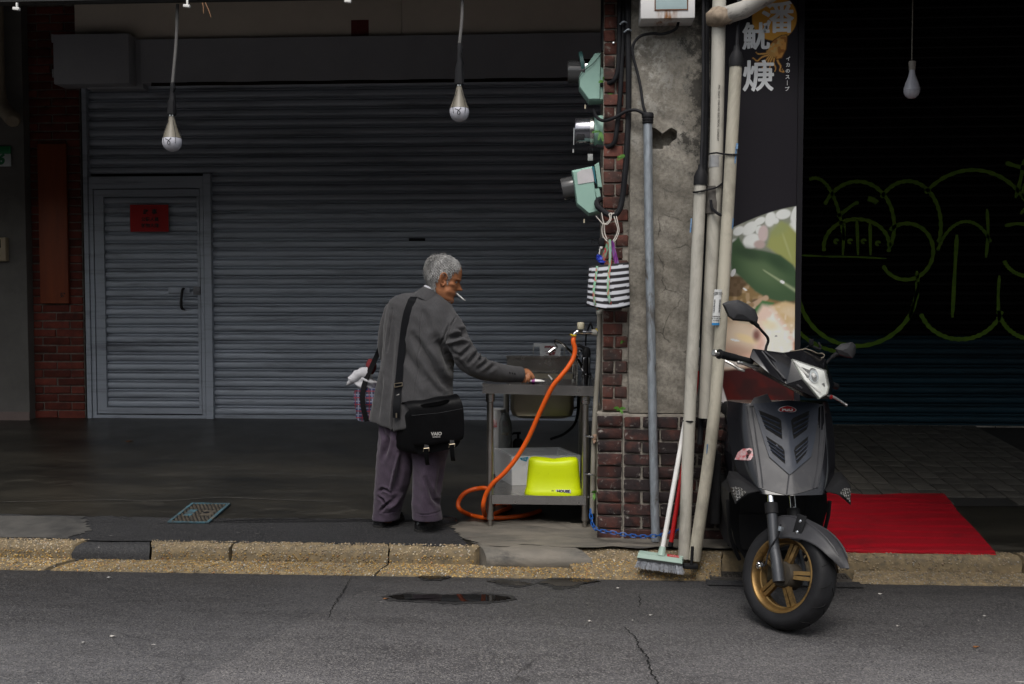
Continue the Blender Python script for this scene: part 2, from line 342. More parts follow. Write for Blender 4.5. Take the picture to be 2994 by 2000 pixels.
# cracks in the road
M_crack = mat('road_crack', (0.008, 0.008, 0.008), None, 9, 0.95)
for pts, w0 in (([(0.2475, 4.4827, 0.0000), (0.2934, 4.3355, 0.0000), (0.3004, 4.2205, 0.0000), (0.3260, 4.1007, 0.0000), (0.3267, 3.9676, 0.0000), (0.3469, 3.8097, 0.0000), (0.3499, 3.6317, 0.0000)], .004), ([(-1.1590, 5.2025, 0.0000), (-1.1465, 4.9851, 0.0000), (-1.1389, 4.7299, 0.0000), (-1.1158, 4.5245, 0.0000)], .0035), ([(0.3532, 4.9834, 0.0000), (0.3501, 4.8429, 0.0000), (0.3345, 4.7615, 0.0000)], .003), ([(-2.0787, 4.7028, 0.0000), (-1.9221, 4.7393, 0.0000), (-1.7756, 4.7149, 0.0000)], .003)):
    P = smooth_path([Vector(p) + Vector((0, 0, .0066)) for p in pts], 12); vs_ = []
    for i, p in enumerate(P):
        w = w0 * (.3 + random.random()) * math.sin(math.pi * (i + .5) / len(P)) ** .4; q = p + Vector((random.uniform(-.006, .006), random.uniform(-.004, .004), 0)); vs_ += [q + Vector((-w, 0, 0)), q + Vector((w, w * .6, 0))]
    kind(MB().add(vs_, [(2*i, 2*i+1, 2*i+3, 2*i+2) for i in range(len(P) - 1)]).build('road_crack', M_crack, fixn=False, smooth=False))
# ---- arcade floor (rises gently towards the shops)
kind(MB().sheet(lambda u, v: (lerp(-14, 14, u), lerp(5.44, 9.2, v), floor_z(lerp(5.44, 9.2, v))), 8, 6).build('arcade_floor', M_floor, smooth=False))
fz = lambda off: (lambda y: floor_z(y) + off)
kind(blob([(-6, 5.43), (-0.55, 5.43), (-0.62, 5.62), (-0.66, 5.86), (-1.2, 5.89), (-2.0, 5.86), (-2.9, 5.87), (-6, 5.95)], fz(0.004), 0.016, 24).build('asphalt_strip', M_patch, smooth=False))
kind(blob([(-6, 5.445), (-2.85, 5.445), (-2.78, 5.6), (-2.95, 5.84), (-6, 5.92)], fz(0.008), 0.022, 18).build('concrete_strip', mat('pale_strip', (0.095, 0.09, 0.082), (0.03, 0.03, 0.03), 3.5, 0.75, bmp=0.3), smooth=False))
kind(blob([(-0.72, 5.80), (-0.60, 5.56), (-0.50, 5.44), (1.15, 5.42), (1.2, 5.75), (0.2, 5.80), (-0.2, 5.90)], fz(0.010), 0.022, 20).build('concrete_apron', M_apron, smooth=False))

# ---- right bay: rows of pavers on a dark bed
bed = MB().sheet(lambda u, v: (lerp(1.15, 6, u), lerp(6.30, 8.62, v), floor_z(lerp(6.30, 8.62, v)) + 0.003), 2, 2).build('paved_floor', M_bed, smooth=False); kind(bed)
tp = MB()
def paver(w, d): return MB().obox((0, 0, 0), (w, d, 0.016), Matrix.Rotation(math.atan(0.0886), 3, 'X'), 0.003)
tile_me = paver(0.121, 0.146).mesh('paver', M_pave, angle=50)
for i in range(17):
    for j in range(15):
        x = 1.32 + i * 0.128; y = 6.40 + j * 0.151
        if x < 1.9 and y < 6.45: continue
        if j == 0 and 8 < i < 12: continue
        o = link('paver', tile_me, bed, (x, y, floor_z(y) + 0.004 + random.uniform(-0.001, 0.0015))); o.rotation_euler.z = random.uniform(-0.006, 0.006)

# ================================================================ KERB AND GUTTER with exposed pebbles
PEB = []           # (x, y, z, normal) filled below
def profile_stone(name, parent, prof, x0, x1, m, skew0=0.0, skew1=0.0, jag=0.006, pebbles=0, step=0.03):
    """a length of kerb: the (y, z) profile swept along X, ends skewed and uneven"""
    n = max(2, int((x1 - x0) / step)); rings = []
    for i in range(n + 1):
        t = i / n; ring = []
        for (y, z) in prof:
            k = (y - prof[0][0]) / max(prof[-2][0] - prof[0][0], 1e-6)
            x = lerp(x0 + skew0 * (k - .5), x1 + skew1 * (k - .5), t) + (random.uniform(-jag, jag) if i in (0, n) else 0)
            ring.append((x, y + random.uniform(-.002, .002), z + random.uniform(-.002, .002)))
        rings.append(ring)
    o = MB().loft(rings).build(name, m, parent, angle=60)
    top = prof[:-2]
    L = [math.dist(a, b) for a, b in zip(top, top[1:])]; T = sum(L)
    for _ in range(int(pebbles * T * (x1 - x0))):
        d = random.random() * T; k = 0
        while d > L[k] and k < len(L) - 1: d -= L[k]; k += 1
        t = d / L[k]; y = lerp(top[k][0], top[k+1][0], t); z = lerp(top[k][1], top[k+1][1], t)
        kk = (y - prof[0][0]) / max(prof[-2][0] - prof[0][0], 1e-6); s = random.random()
        x = lerp(x0 + skew0 * (kk - .5), x1 + skew1 * (kk - .5), s)
        dy, dz = top[k+1][0] - top[k][0], top[k+1][1] - top[k][1]; l = math.hypot(dy, dz)
        PEB.append((x, y, z, -dz / l, dy / l))
    return o
kerb = kind(thing('kerb', 'pebble-dash kerb along the arcade', 'kerb', (0, 5.4, 0)))
del kerb['category']
gut = kind(thing('gutter', 'pebble-dash gutter strip at the edge of the road', 'gutter', (0, 5.3, 0)))
del gut['category']
KP = [(5.376, 0.030), (5.378, 0.075), (5.386, 0.104), (5.404, 0.120), (5.445, 0.126), (5.47, 0.122), (5.47, -0.02), (5.376, -0.02)]
GP = [(5.245, 0.003), (5.262, 0.014), (5.31, 0.026), (5.376, 0.034), (5.376, -0.03), (5.245, -0.03)]
SP = [(5.25, 0.004), (5.27, 0.015), (5.33, 0.045), (5.40, 0.085), (5.46, 0.118), (5.49, 0.122), (5.49, -0.02), (5.25, -0.02)]
kx = lambda p: p[0]
profile_stone('kerb_stone', kerb, KP, -6.0, kx((-2.7401, 5.3757, 0.0800)), M_kerbcem, skew1=0.10, pebbles=7000)
profile_stone('kerb_stone', kerb, KP, kx((-2.3431, 5.3835, 0.0800)), kx((-1.8747, 5.3806, 0.0800)), M_kerbcem, -0.03, 0.03, pebbles=6000)
profile_stone('kerb_stone', kerb, KP, kx((-1.8557, 5.3817, 0.0800)), kx((-1.0033, 5.4013, 0.0800)), M_kerbcem, 0.03, -0.02, pebbles=6000)
profile_stone('kerb_stone', kerb, KP, kx((-0.9938, 5.4018, 0.0800)), kx((-0.4919, 5.4161, 0.0800)), M_kerbcem, -0.02, 0.06, pebbles=3800)
profile_stone('kerb_stone', kerb, SP, kx((-0.0057, 5.3863, 0.0800)), kx((0.8225, 5.3633, 0.0800)), M_kerbcem, -0.10, 0.05, pebbles=7000)
profile_stone('kerb_stone', kerb, KP, kx((1.4411, 5.4697, 0.0800)), kx((2.3830, 5.4533, 0.0800)), M_kerbcem, 0.0, -0.04, pebbles=3600)
profile_stone('kerb_stone', kerb, KP, kx((2.4088, 5.4548, 0.0800)), 6.0, M_kerbcem, -0.04, 0.0, pebbles=3600)
profile_stone('asphalt_fill', kerb, [(5.372, 0.028), (5.374, 0.06), (5.39, 0.098), (5.42, 0.115), (5.47, 0.121), (5.48, 0.12), (5.48, -0.02), (5.372, -0.02)], kx((-2.7324, 5.3761, 0.0800)), kx((-2.3546, 5.3828, 0.0800)), M_patch, 0.1, -0.03)
profile_stone('dark_fill', kerb, [(5.36, 0.02), (5.38, 0.05), (5.41, 0.09), (5.44, 0.112), (5.47, 0.12), (5.48, 0.12), (5.48, -0.02), (5.36, -0.02)], kx((0.8372, 5.3642, 0.0800)), kx((1.4114, 5.3973, 0.0800)), M_kerbcem, 0.05, 0.0)
profile_stone('mortar_patch', kerb, [(5.355, 0.030), (5.345, 0.050), (5.362, 0.085), (5.39, 0.116), (5.43, 0.131), (5.47, 0.1285), (5.52, 0.1275), (5.52, -0.02), (5.355, -0.02)], kx((-0.4994, 5.4157, 0.0800)), kx((0.0168, 5.4164, 0.0800)), M_apron, -0.10, -0.22)
profile_stone('gutter_stone', gut, GP, -6.0, kx((-2.8230, 5.3060, 0.0200)), M_kerbcem, skew1=0.12, pebbles=9500)
profile_stone('gutter_stone', gut, GP, kx((-2.7700, 5.3090, 0.0200)), kx((-1.9584, 5.3206, 0.0200)), M_kerbcem, 0.14, 0.16, pebbles=9500)
profile_stone('gutter_stone', gut, GP, kx((-1.9434, 5.3215, 0.0200)), kx((-1.0188, 5.3400, 0.0200)), M_kerbcem, 0.16, 0.05, pebbles=9500)
profile_stone('gutter_stone', gut, GP, kx((-1.0076, 5.3407, 0.0200)), kx((0.0688, 5.3684, 0.0200)), M_kerbcem, 0.05, -0.1, pebbles=9500)
profile_stone('gutter_stone', gut, GP, kx((1.5078, 5.2860, 0.0200)), 6.0, M_kerbcem, 0.05, 0.0, pebbles=7000)
def pebble_field():
    """every pebble a small squashed stone, all in one mesh"""
    oct_v = np.array([(1,0,0),(0,1,0),(-1,0,0),(0,-1,0),(.6,.6,.55),(-.6,.6,.55),(-.6,-.6,.55),(.6,-.6,.55),(0,0,.85)])
    faces = [(0,4,7),(0,1,4),(1,5,4),(1,2,5),(2,6,5),(2,3,6),(3,7,6),(3,0,7),(4,5,8),(5,6,8),(6,7,8),(7,4,8)]
    P = np.array([p for p in PEB if -3.9 < p[0] < 3.6]); n = len(P)
    ang = rng.uniform(0, 6.283, n); s = rng.uniform(0.0030, 0.0072, n); el = rng.uniform(0.55, 1.0, n)
    nrm = np.stack([np.zeros(n), P[:, 3], P[:, 4]], 1); tx = np.tile([1.0, 0, 0], (n, 1)); ty = np.cross(nrm, tx)
    a = tx * np.cos(ang)[:, None] + ty * np.sin(ang)[:, None]; b = np.cross(nrm, a)
    V = P[:, None, :3] + s[:, None, None] * (oct_v[None, :, 0:1] * a[:, None] + oct_v[None, :, 1:2] * b[:, None] * el[:, None, None] + oct_v[None, :, 2:3] * nrm[:, None] * 0.8)
    V = V.reshape(-1, 3); Fc = (np.array(faces)[None] + np.arange(n)[:, None, None] * 9).reshape(-1, 3)
    me = bpy.data.meshes.new('pebbles'); me.from_pydata(V.tolist(), [], Fc.tolist())
    pal = np.array([(0.46,0.29,0.075),(0.40,0.235,0.06),(0.50,0.37,0.17),(0.50,0.45,0.36),(0.28,0.18,0.075),(0.17,0.125,0.08),(0.38,0.19,0.07),(0.11,0.10,0.085)])
    c = pal[rng.choice(len(pal), n, p=[.24,.18,.16,.11,.12,.09,.05,.05])] * rng.uniform(0.7, 1.15, (n, 1)) * 0.9
    pale = (P[:, 1] > 5.38) | (P[:, 0] > 1.3)
    c[pale] = c[pale] * 0.5 + np.array([0.19, 0.165, 0.13]) * rng.uniform(0.6, 1.3, (pale.sum(), 1))
    dirty = np.clip(1.15 - 0.5 * np.clip(P[:, 0] - 0.6, 0, 1), 0.5, 1) * (0.8 + 0.25 * np.sin(P[:, 0] * 4.1 + 1) * np.sin(P[:, 0] * 1.7))
    c = c * dirty[:, None]
    at = me.color_attributes.new('print', 'FLOAT_COLOR', 'POINT')
    at.data.foreach_set('color', np.repeat(np.concatenate([c, np.ones((n, 1))], 1), 9, 0).ravel())
    me.materials.append(vcol_mat('pebble_stone', 0.5, 0.5)); return me
o = link('pebbles', pebble_field(), kerb); kind(o, 'stuff')

# ================================================================ BUILDING SHELL
AWN_R = (3.6, 2.80)
kind(MB().box((-14, 5.455, 3.135), (14, 5.50, 4.6)).box((-14, 5.5005, 3.50), (14, 5.85, 4.6)).build('front_beam', M_dark, smooth=False))
kind(MB().box((-14, 5.46, 4.6), (14, 9.4, 11)).build('upper_wall', M_plaster, smooth=False))
kind(MB().box((-14, 5.851, 4.45), (14, 9.3, 4.5985)).build('ceiling', M_dark, smooth=False))
kind(MB().box((-14, 8.86, 0.2), (14, 9.25, 4.45)).build('wall_back', M_dark, smooth=False))
# unseen sheet awning, added to shade the right bay
M_awn = mat('awning_sheet', (0.10, 0.10, 0.095), None, 4, 0.7)
tag(MB().prism([(1.4, 5.40, 3.30), (1.4, AWN_R[0], AWN_R[1]), (1.4, AWN_R[0], AWN_R[1] + 0.03), (1.4, 5.40, 3.33)], (7.6, 0, 0)).build('awning', M_awn, smooth=False), 'unseen grey sheet awning added to shade the graffiti shutter', 'awning')
# metal rail along the front edge of the beam
o = MB().box((-6.0, 5.40, 3.128), (-1.1, 5.454, 3.20)); o.box((-6.0, 5.385, 3.15), (-1.1, 5.40, 3.175))
tag(o.build('awning_rail', mat('rail_paint', (0.03, 0.029, 0.027), None, 6, 0.5), smooth=False), 'dark metal rail running along the beam above the grey shutter', 'rail')
# the row across the street, behind the viewer: it shuts off the low sky
row = kind(MB().box((-30, -7.0, 0.0), (30, -5.2, 5.5)).build('street_row', mat('opposite_render', (0.16, 0.155, 0.15), (0.11, 0.105, 0.10), 0.6, 0.85), smooth=False))
M_pane = mat('dark_pane', (0.02, 0.022, 0.025), None, 5, 0.1)
wm = MB().obox((0, 0, 0), (1.5, 0.1, 1.3), None, 0.01).mesh('window_pane', M_pane); dm = MB().obox((0, 0, 0), (2.6, 0.1, 2.5), None, 0.01).mesh('shop_opening', mat('dark_shop', (0.03, 0.03, 0.032), None, 3, 0.6))
for i in range(9): link('window_pane', wm, row, (-16 + i * 4, -5.2, 4.2)); link('shop_opening', dm, row, (-16 + i * 4, -5.2, 1.27))
# left wall beyond the brick pier
W0 = (-4.8156, 8.6000, 1.1006)
wl = MB().box((-14, 8.60, 0.2), (W0[0], 8.86, 4.45)).build('wall_left', M_wall, smooth=False); kind(wl)
kind(MB().box((-14, 8.588, 0.38), (W0[0] + 0.004, 8.60, 0.475)).build('skirting', mat('pink_skirting', (0.20, 0.15, 0.135), None, 6, 0.8), wl, smooth=False))

# ================================================================ BRICK PIER beside the grey shutter
brick_meshes = {}
def brick_mesh(w, h, d, m, key):
    k = (round(w, 3), round(h, 3), key)
    if k not in brick_meshes:
        vs = []
        for i in range(5):
            mb = MB().obox((0, 0, 0), (w, d, h), None, 0.006)
            mb.v = [(x + random.uniform(-.0035, .0035), y + random.uniform(-.003, .003), z + random.uniform(-.003, .003)) for x, y, z in mb.v]
            vs.append(mb.mesh('brick', m, angle=50))
        brick_meshes[k] = vs
    return random.choice(brick_meshes[k])
def lay_bricks(parent, x0, x1, z0, z1, yf, pitch, bw, m, key, joint=0.011, gap=None, stag=0.5, jit=0.003, depth=0.05):
    r = 0; z = z0
    while z + pitch * 0.6 < z1:
        x = x0 - (bw * stag if r % 2 else 0)
        while x < x1 - 0.02:
            a, b = max(x, x0), min(x + bw, x1)
            if b - a > 0.03 and not (gap and gap((a + b) / 2, z + pitch / 2)):
                w = b - a - joint
                o = link('brick', brick_mesh(w, pitch - joint, depth, m, key), parent, ((a + b) / 2, yf + depth / 2 + random.uniform(-jit, jit), z + pitch / 2))
                o.rotation_euler = (random.uniform(-.03, .03), random.uniform(-.014, .014), random.uniform(-.02, .02))
            x += bw
        z += pitch; r += 1
PX0, PX1 = (-4.8652, 8.7000, 1.0960)[0], (-4.3554, 8.7000, 1.0973)[0]
pier = thing('brick_pier', 'dark red brick pier between the grey wall and the grey shutter', 'pier', (PX0, 8.7, 0.4))
MB().box((PX0, 8.712, 0.30), (PX1, 8.86, 4.45)).build('mortar_bed', M_mortar_dark, pier, smooth=False)
lay_bricks(pier, PX0, PX1, 0.405, 4.1, 8.70, 0.0735, 0.256, M_brick_pier, 'pier', joint=0.012)

# ================================================================ GREY ROLLER SHUTTER with wicket door
def slat_mesh(w, pitch, m, amp=1.0, name='slat'):
    prof = [(0.022, 0.000), (0.010, 0.003), (0.000, 0.0075), (-0.0045, 0.020), (-0.0050, 0.034), (-0.0030, 0.047), (0.0015, 0.055), (0.009, 0.0580), (0.021, 0.0600),
            (0.022, 0.0640), (0.005, 0.0660), (0.0035, 0.0690), (0.005, 0.0720), (0.022, 0.0745), (0.024, 0.080), (0.022, 0.0832)]
    k = pitch / 0.083; mb = MB(); n = 6
    mb.loft([[(lerp(-w/2, w/2, i/n), y*amp, z*k) for y, z in prof] for i in range(n+1)], close=False)
    return mb.mesh(name, m, angle=60, fixn=False)
SY = 8.75; PIT = 0.083
sx = lambda px: px
shut = thing('roller_shutter', 'grey roller shutter with a small door, closed across the shop front', 'shutter', (-2.0, SY, 0.41))
XL, XD1, XR = (-4.2954, 8.7500, 1.7117)[0], (-3.1842, 8.7500, 1.7102)[0], 0.62
DZ1 = (-3.7391, 8.7500, 2.5738)[2]
big = slat_mesh(XR - XD1, PIT, M_shut); full = slat_mesh(XR - XL, PIT, M_shut)
z = 0.445
while z < 3.40:
    o = link('slat', big, shut, ((XR + XD1) / 2, SY + random.uniform(-.002, .002), z)) if z < DZ1 else link('slat', full, shut, ((XR + XL) / 2, SY + random.uniform(-.002, .002), z))
    o.rotation_euler = (random.uniform(-.035, .035), random.uniform(-.0006, .0006), random.uniform(-.0008, .0008))
    z += PIT
MB().box((XD1, SY - 0.012, 0.405), (XR, SY + 0.02, 0.446)).build('bottom_bar', M_shut, shut, smooth=False)
MB().box(((-1.4144, 8.7500, 2.0090)[0], SY - 0.0065, (-1.4145, 8.7500, 1.9940)[2]), ((-1.2716, 8.7500, 2.0085)[0], SY + 0.01, (-1.4144, 8.7500, 2.0180)[2])).build('hand_slot', M_black, shut, smooth=False)
MB().box(((-4.3342, 8.7200, 1.7111)[0], SY - 0.05, 0.40), (XL, SY + 0.03, 3.40)).build('guide_rail', M_shut, shut, smooth=False)
MB().box(((-3.2448, 8.7200, 1.7096)[0], SY - 0.045, 0.41), (XD1 + 0.004, SY + 0.03, DZ1 + 0.02)).build('post', M_shut, shut, smooth=False)
# wicket door: outer frame, leaf frame, its own slats, lock, handle
D0, D1 = XL + 0.004, (-3.2479, 8.7200, 1.7096)[0] - 0.004
dtop = (-3.7280, 8.7200, 2.4672)[2]
door = MB(); door.box((D0, SY - 0.035, dtop), (D1, SY + 0.02, DZ1)); door.box((D0, SY - 0.035, 0.41), (D1, SY + 0.02, 0.44))
door.box((D0, SY - 0.035, 0.44), (D0 + 0.035, SY + 0.02, dtop)); door.box((D1 - 0.03, SY - 0.035, 0.44), (D1, SY + 0.02, dtop))
door = door.build('wicket_door', M_shut, shut, smooth=False)
l0, l1 = D0 + 0.042, D1 - 0.037
s0, s1 = (-4.1642, 8.7200, 1.7109)[0], (-3.3132, 8.7200, 1.7097)[0]
lf = MB(); lf.box((l0, SY - 0.028, 0.452), (s0, SY + 0.015, dtop - 0.008)); lf.box((s1, SY - 0.028, 0.452), (l1, SY + 0.015, dtop - 0.008))
lf.box((s0, SY - 0.028, dtop - 0.07), (s1, SY + 0.015, dtop - 0.008)); lf.box((s0, SY - 0.028, 0.452), (s1, SY + 0.015, 0.505))
lf.build('leaf_frame', M_shut, door, smooth=False)
dsl = slat_mesh(s1 - s0, PIT, M_shut)
z = 0.507
while z < dtop - 0.08: link('slat', dsl, door, ((s0 + s1) / 2, SY - 0.004, z)); z += PIT
c = (-3.3178, 8.7100, 1.5574); mb = MB().obox((c[0], 8.715, c[2]), (0.062, 0.02, 0.075), None, 0.004); mb.lathe([(0.0, -0.004), (0.018, -0.003), (0.018, 0.012), (0.008, 0.014), (0.008, 0.008), (0, 0.008)], (c[0] + 0.008, 8.705, c[2] - 0.004), (0, -1, 0), 14)
mb.build('lock', mat('lock_plate', (0.2, 0.2, 0.21), None, 8, 0.5, metal=0.5), door)
h = (-3.4446, 8.7000, 1.5573); h2 = (-3.4534, 8.7000, 1.3898)
MB().tube(smooth_path([(h[0]+.012, 8.74, h[2]+.02), (h[0]+.004, 8.70, h[2]+.012), (h[0], 8.688, h[2]-.03), (h2[0], 8.69, h2[2]+.05), (h2[0]+.004, 8.70, h2[2]+.012), (h2[0]+.006, 8.74, h2[2])], 4), [.008]*3 + [.011]*8 + [.013]*7 + [.009]*3, 8).build('handle', mat('handle_iron', (0.03, 0.028, 0.028), None, 20, 0.6, metal=0.6), door)
MB().obox(((-3.4851, 8.7000, 1.5573)[0], 8.722, c[2] + 0.004), (0.20, 0.006, 0.05), None, 0.002).build('bolt_plate', M_shut, door)

# red notices on the door, red square on the cream board, plaque on the pier
def notice_paper(name, a, b, y, m, label, curl=0.004):
    (x0, z0), (x1, z1) = a, b
    mb = MB().sheet(lambda u, v: (lerp(x0, x1, u), y - curl * abs(math.sin(u * 3.1 + v)) - 0.002 * math.sin(v * 5), lerp(z0, z1, v)), 8, 8)
    mb.v += [(x, yy + 0.0012, zz) for x, yy, zz in mb.v]; k = 81
    mb.f += [tuple(i + k for i in f[::-1]) for f in mb.f]; mb.m = [0] * len(mb.f)
    return tag(mb.build(name, m, fixn=False), label, 'notice')
M_redpaper = mat('red_paper', (0.42, 0.010, 0.010), (0.34, 0.008, 0.009), 5, 0.7)
M_ink = mat('black_ink', (0.012, 0.010, 0.010), None, 5, 0.6)
nt_ = notice_paper('red_notice', ((-3.9144, 8.7100, 2.0819)[0], (-3.9144, 8.7100, 2.0819)[2]), ((-3.5643, 8.7100, 2.3230)[0], (-3.5643, 8.7100, 2.3230)[2]), 8.712, M_redpaper, 'red paper notice with black characters stuck on the small shutter door')
nc = (-3.7292, 8.7000, 2.2563); nc2 = (-3.7303, 8.7000, 2.1897); nc3 = (-3.7312, 8.7000, 2.1352)
lettering('lettering', '啟  事', 0.050, (nc[0], 8.7045, nc[2]), M_ink, nt_, bold=0.001)
lettering('lettering', '公職人員', 0.040, (nc2[0], 8.7045, nc2[2]), M_ink, nt_, bold=0.0008)
lettering('lettering', '財物大廳', 0.040, (nc3[0], 8.7045, nc3[2]), M_ink, nt_, bold=0.0008)
pl = MB().obox((((-4.7276, 8.6600, 2.1668)[0] + (-4.4674, 8.6600, 2.1656)[0]) / 2, 8.675, ((-4.5966, 8.6600, 2.8616)[2] + (-4.6270, 8.6600, 1.4445)[2]) / 2), ((-4.4674, 8.6600, 2.1656)[0] - (-4.7276, 8.6600, 2.1668)[0], 0.03, (-4.5966, 8.6600, 2.8616)[2] - (-4.6270, 8.6600, 1.4445)[2]), None, 0.003)
plo = tag(pl.build('couplet_board', mat('orange_red_board', (0.24, 0.05, 0.010), (0.16, 0.03, 0.008), 3, 0.5, stretch=(4, 1, 0.4))), 'long orange-red board hung upright on the brick pier', 'board')
p = (-4.5191, 8.6550, 1.5147); lettering('lettering', '好', 0.05, (p[0], 8.6595, p[2]), M_ink, plo, bold=0.001)

# housing of the shutter, steel strip, cream boards
hz0, hz1 = (-2.2675, 8.6000, 3.3522)[2], (-2.2638, 8.6000, 3.7470)[2]
ho = thing('shutter_housing', 'dark grey sheet metal box over the grey shutter with a steel strip below', 'housing', (-2, 8.62, hz0))
MB().box(((-3.7439, 8.6000, 3.5565)[0], 8.60, hz0 + 0.02), (0.55, 8.86, hz1)).build('case', M_housing, ho, smooth=False)
MB().box(((-4.5494, 8.6000, 3.5674)[0] + 0.3, 8.64, hz0 - 0.02), ((-3.7439, 8.6000, 3.5565)[0] - 0.004, 8.86, hz1 + 0.01)).build('end_case', M_housing, ho, smooth=False)
M_strip = mat('steel_strip', (0.55, 0.5, 0.46), (0.3, 0.2, 0.17), 3.5, 0.22, metal=1.0, dirt=(0.75, 0.72, 0.68), dscale=5, stretch=(1, 1, 6))
MB().sheet(lambda u, v: (lerp((-3.6532, 8.5800, 3.3442)[0], 0.5, u), 8.588 + 0.012 * v + 0.003 * math.sin(u * 40), hz0 - 0.012 + 0.034 * v), 60, 1).build('steel_strip', M_strip, ho, fixn=False)
cb = thing('fascia_boards', 'cream fascia boards above the grey shutter housing', 'fascia', (-2, 8.66, hz1))
xs = [(-4.3718, 8.6600, 3.9367)[0], (-1.4566, 8.6600, 3.8907)[0], 0.55]
for a, b in zip(xs, xs[1:]): MB().obox(((a + b) / 2, 8.70, (hz1 + 4.45) / 2 + 0.003), (b - a - 0.004, 0.05, 4.44 - hz1), None, 0.002).build('board', M_beige, cb)
q0, q1 = (-1.9003, 8.6600, 3.7688), (-1.7464, 8.6600, 3.9041)
tag(MB().sheet(lambda u, v: (lerp(q0[0], q1[0], u), 8.672 - 0.003 * math.sin(u * 3), lerp(q0[2], q1[2], v)), 4, 4).build('red_square', mat('dull_red_card', (0.20, 0.035, 0.03), (0.13, 0.025, 0.02), 12, 0.8), fixn=False), 'dull red paper square stuck on the cream fascia board', 'paper')
eb = thing('meter_cabinet', 'grey steel cabinet on the wall above the brick pier', 'cabinet', ((-4.1190, 8.5000, 3.3624)[0], 8.6, hz0))
e0, e1 = (-4.4793, 8.5000, 3.3492), (-3.8080, 8.5000, 3.7763)
MB().obox(((e0[0] + e1[0]) / 2, 8.60, (e0[2] + e1[2]) / 2), (e1[0] - e0[0], 0.2, e1[2] - e0[2]), None, 0.006).build('case', M_housing, eb)
for dz in (0.06, 0.36): MB().tube([(e0[0] - 0.008, 8.51, e0[2] + dz), (e0[0] - 0.008, 8.51, e0[2] + dz + 0.07)], 0.009, 8).build('hinge', M_housing, eb)

# house number, intercom and old pipe on the left wall
hn = thing('house_number_plate', 'green and white house number plate on the left wall', 'number plate', ((-5.0286, 8.5900, 2.7347)[0], 8.59, (-5.0305, 8.5900, 2.6537)[2]))
a, b = (-5.1525, 8.5850, 2.6540), (-4.9268, 8.5850, 2.8321); mid = (-5.0250, 8.5850, 2.7640)[2]
MB().obox(((a[0]+b[0])/2, 8.588, (a[2]+mid)/2), (b[0]-a[0], 0.012, mid-a[2]), None, 0.004).build('number_panel', mat('plate_white', (0.62, 0.66, 0.66), None, 5, 0.4), hn)
MB().obox(((a[0]+b[0])/2, 8.588, (b[2]+mid)/2), (b[0]-a[0], 0.012, b[2]-mid), None, 0.004).build('street_panel', mat('plate_green', (0.01, 0.20, 0.07), None, 5, 0.4), hn)
t = (-5.0420, 8.5800, 2.7125); lettering('lettering', '16', 0.125, (t[0], 8.5812, t[2]), mat('plate_ink_green', (0.01, 0.16, 0.06), None, 5, 0.5), hn, bold=0.006, shear=0.2)
ic = thing('intercom', 'beige wall intercom at the far left edge', 'intercom', ((-5.0443, 8.5800, 1.8299)[0], 8.6, (-5.0446, 8.5800, 1.8178)[2]))
a, b = (-5.1267, 8.5600, 1.8172), (-4.9717, 8.5600, 2.0279)
MB().obox(((a[0]+b[0])/2, 8.575, (a[2]+b[2])/2), (b[0]-a[0], 0.06, b[2]-a[2]), None, 0.008).build('case', mat('beige_plastic', (0.45, 0.36, 0.24), None, 5, 0.5), ic)
MB().obox(((a[0]+b[0])/2-0.02, 8.545, lerp(a[2], b[2], 0.74)), (0.11, 0.006, 0.075), None, 0.002).build('screen', M_black, ic)
MB().obox(((a[0]+b[0])/2-0.02, 8.545, lerp(a[2], b[2], 0.22)), (0.09, 0.006, 0.02), None, 0.002).build('button_slot', M_black, ic)
wp = (-4.9233, 8.5000, 3.6373); wq = (-4.8467, 8.4500, 3.0525)
tag(MB().tube(smooth_path([(wp[0]-.05, 8.5, 4.4), (wp[0]-.06, 8.5, wp[2]), (wp[0]-.05, 8.5, wq[2]+.22), (wq[0]-.06, 8.47, wq[2]+.08), (wq[0]+.02, 8.44, wq[2]), (wq[0]+.05, 8.40, wq[2]-.04)], 5), [.06]*16 + [.062, .066, .07, .07, .07, .068, .066, .064, .06, .05], 14).build('waste_pipe', mat('cream_pipe', (0.34, 0.28, 0.2), (0.24, 0.2, 0.15), 6, 0.6)), 'cream waste pipe with a wide bent end on the left wall', 'pipe')

# ================================================================ DARK SHUTTER with graffiti, right bay
RY = 8.66; RX0, RX1 = 1.30, 5.2
rs = thing('graffiti_shutter', 'dark roller shutter with green outlined graffiti behind the scooter', 'shutter', (3, RY, 0.40))
rm = slat_mesh(RX1 - RX0, PIT, M_shut_r); rk = slat_mesh(RX1 - RX0, PIT, M_shut_k)
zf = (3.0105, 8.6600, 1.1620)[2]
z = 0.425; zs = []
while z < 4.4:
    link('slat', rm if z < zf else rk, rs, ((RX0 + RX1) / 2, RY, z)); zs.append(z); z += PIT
MB().box((RX0, RY - 0.015, 0.39), (RX1, RY + 0.02, 0.4255)).build('bottom_bar', M_shut_r, rs, smooth=False)
x = RX0
while x < RX1:
    w = random.choice([0.30, 0.45, 0.62]); MB().obox((x + w/2, RY - 0.06, 0.397), (w - 0.008, 0.05, 0.03), None, 0.004).build('sill_tile', mat('sill_tile', (0.46, 0.42, 0.36), (0.2, 0.17, 0.14), 7, 0.6), rs); x += w
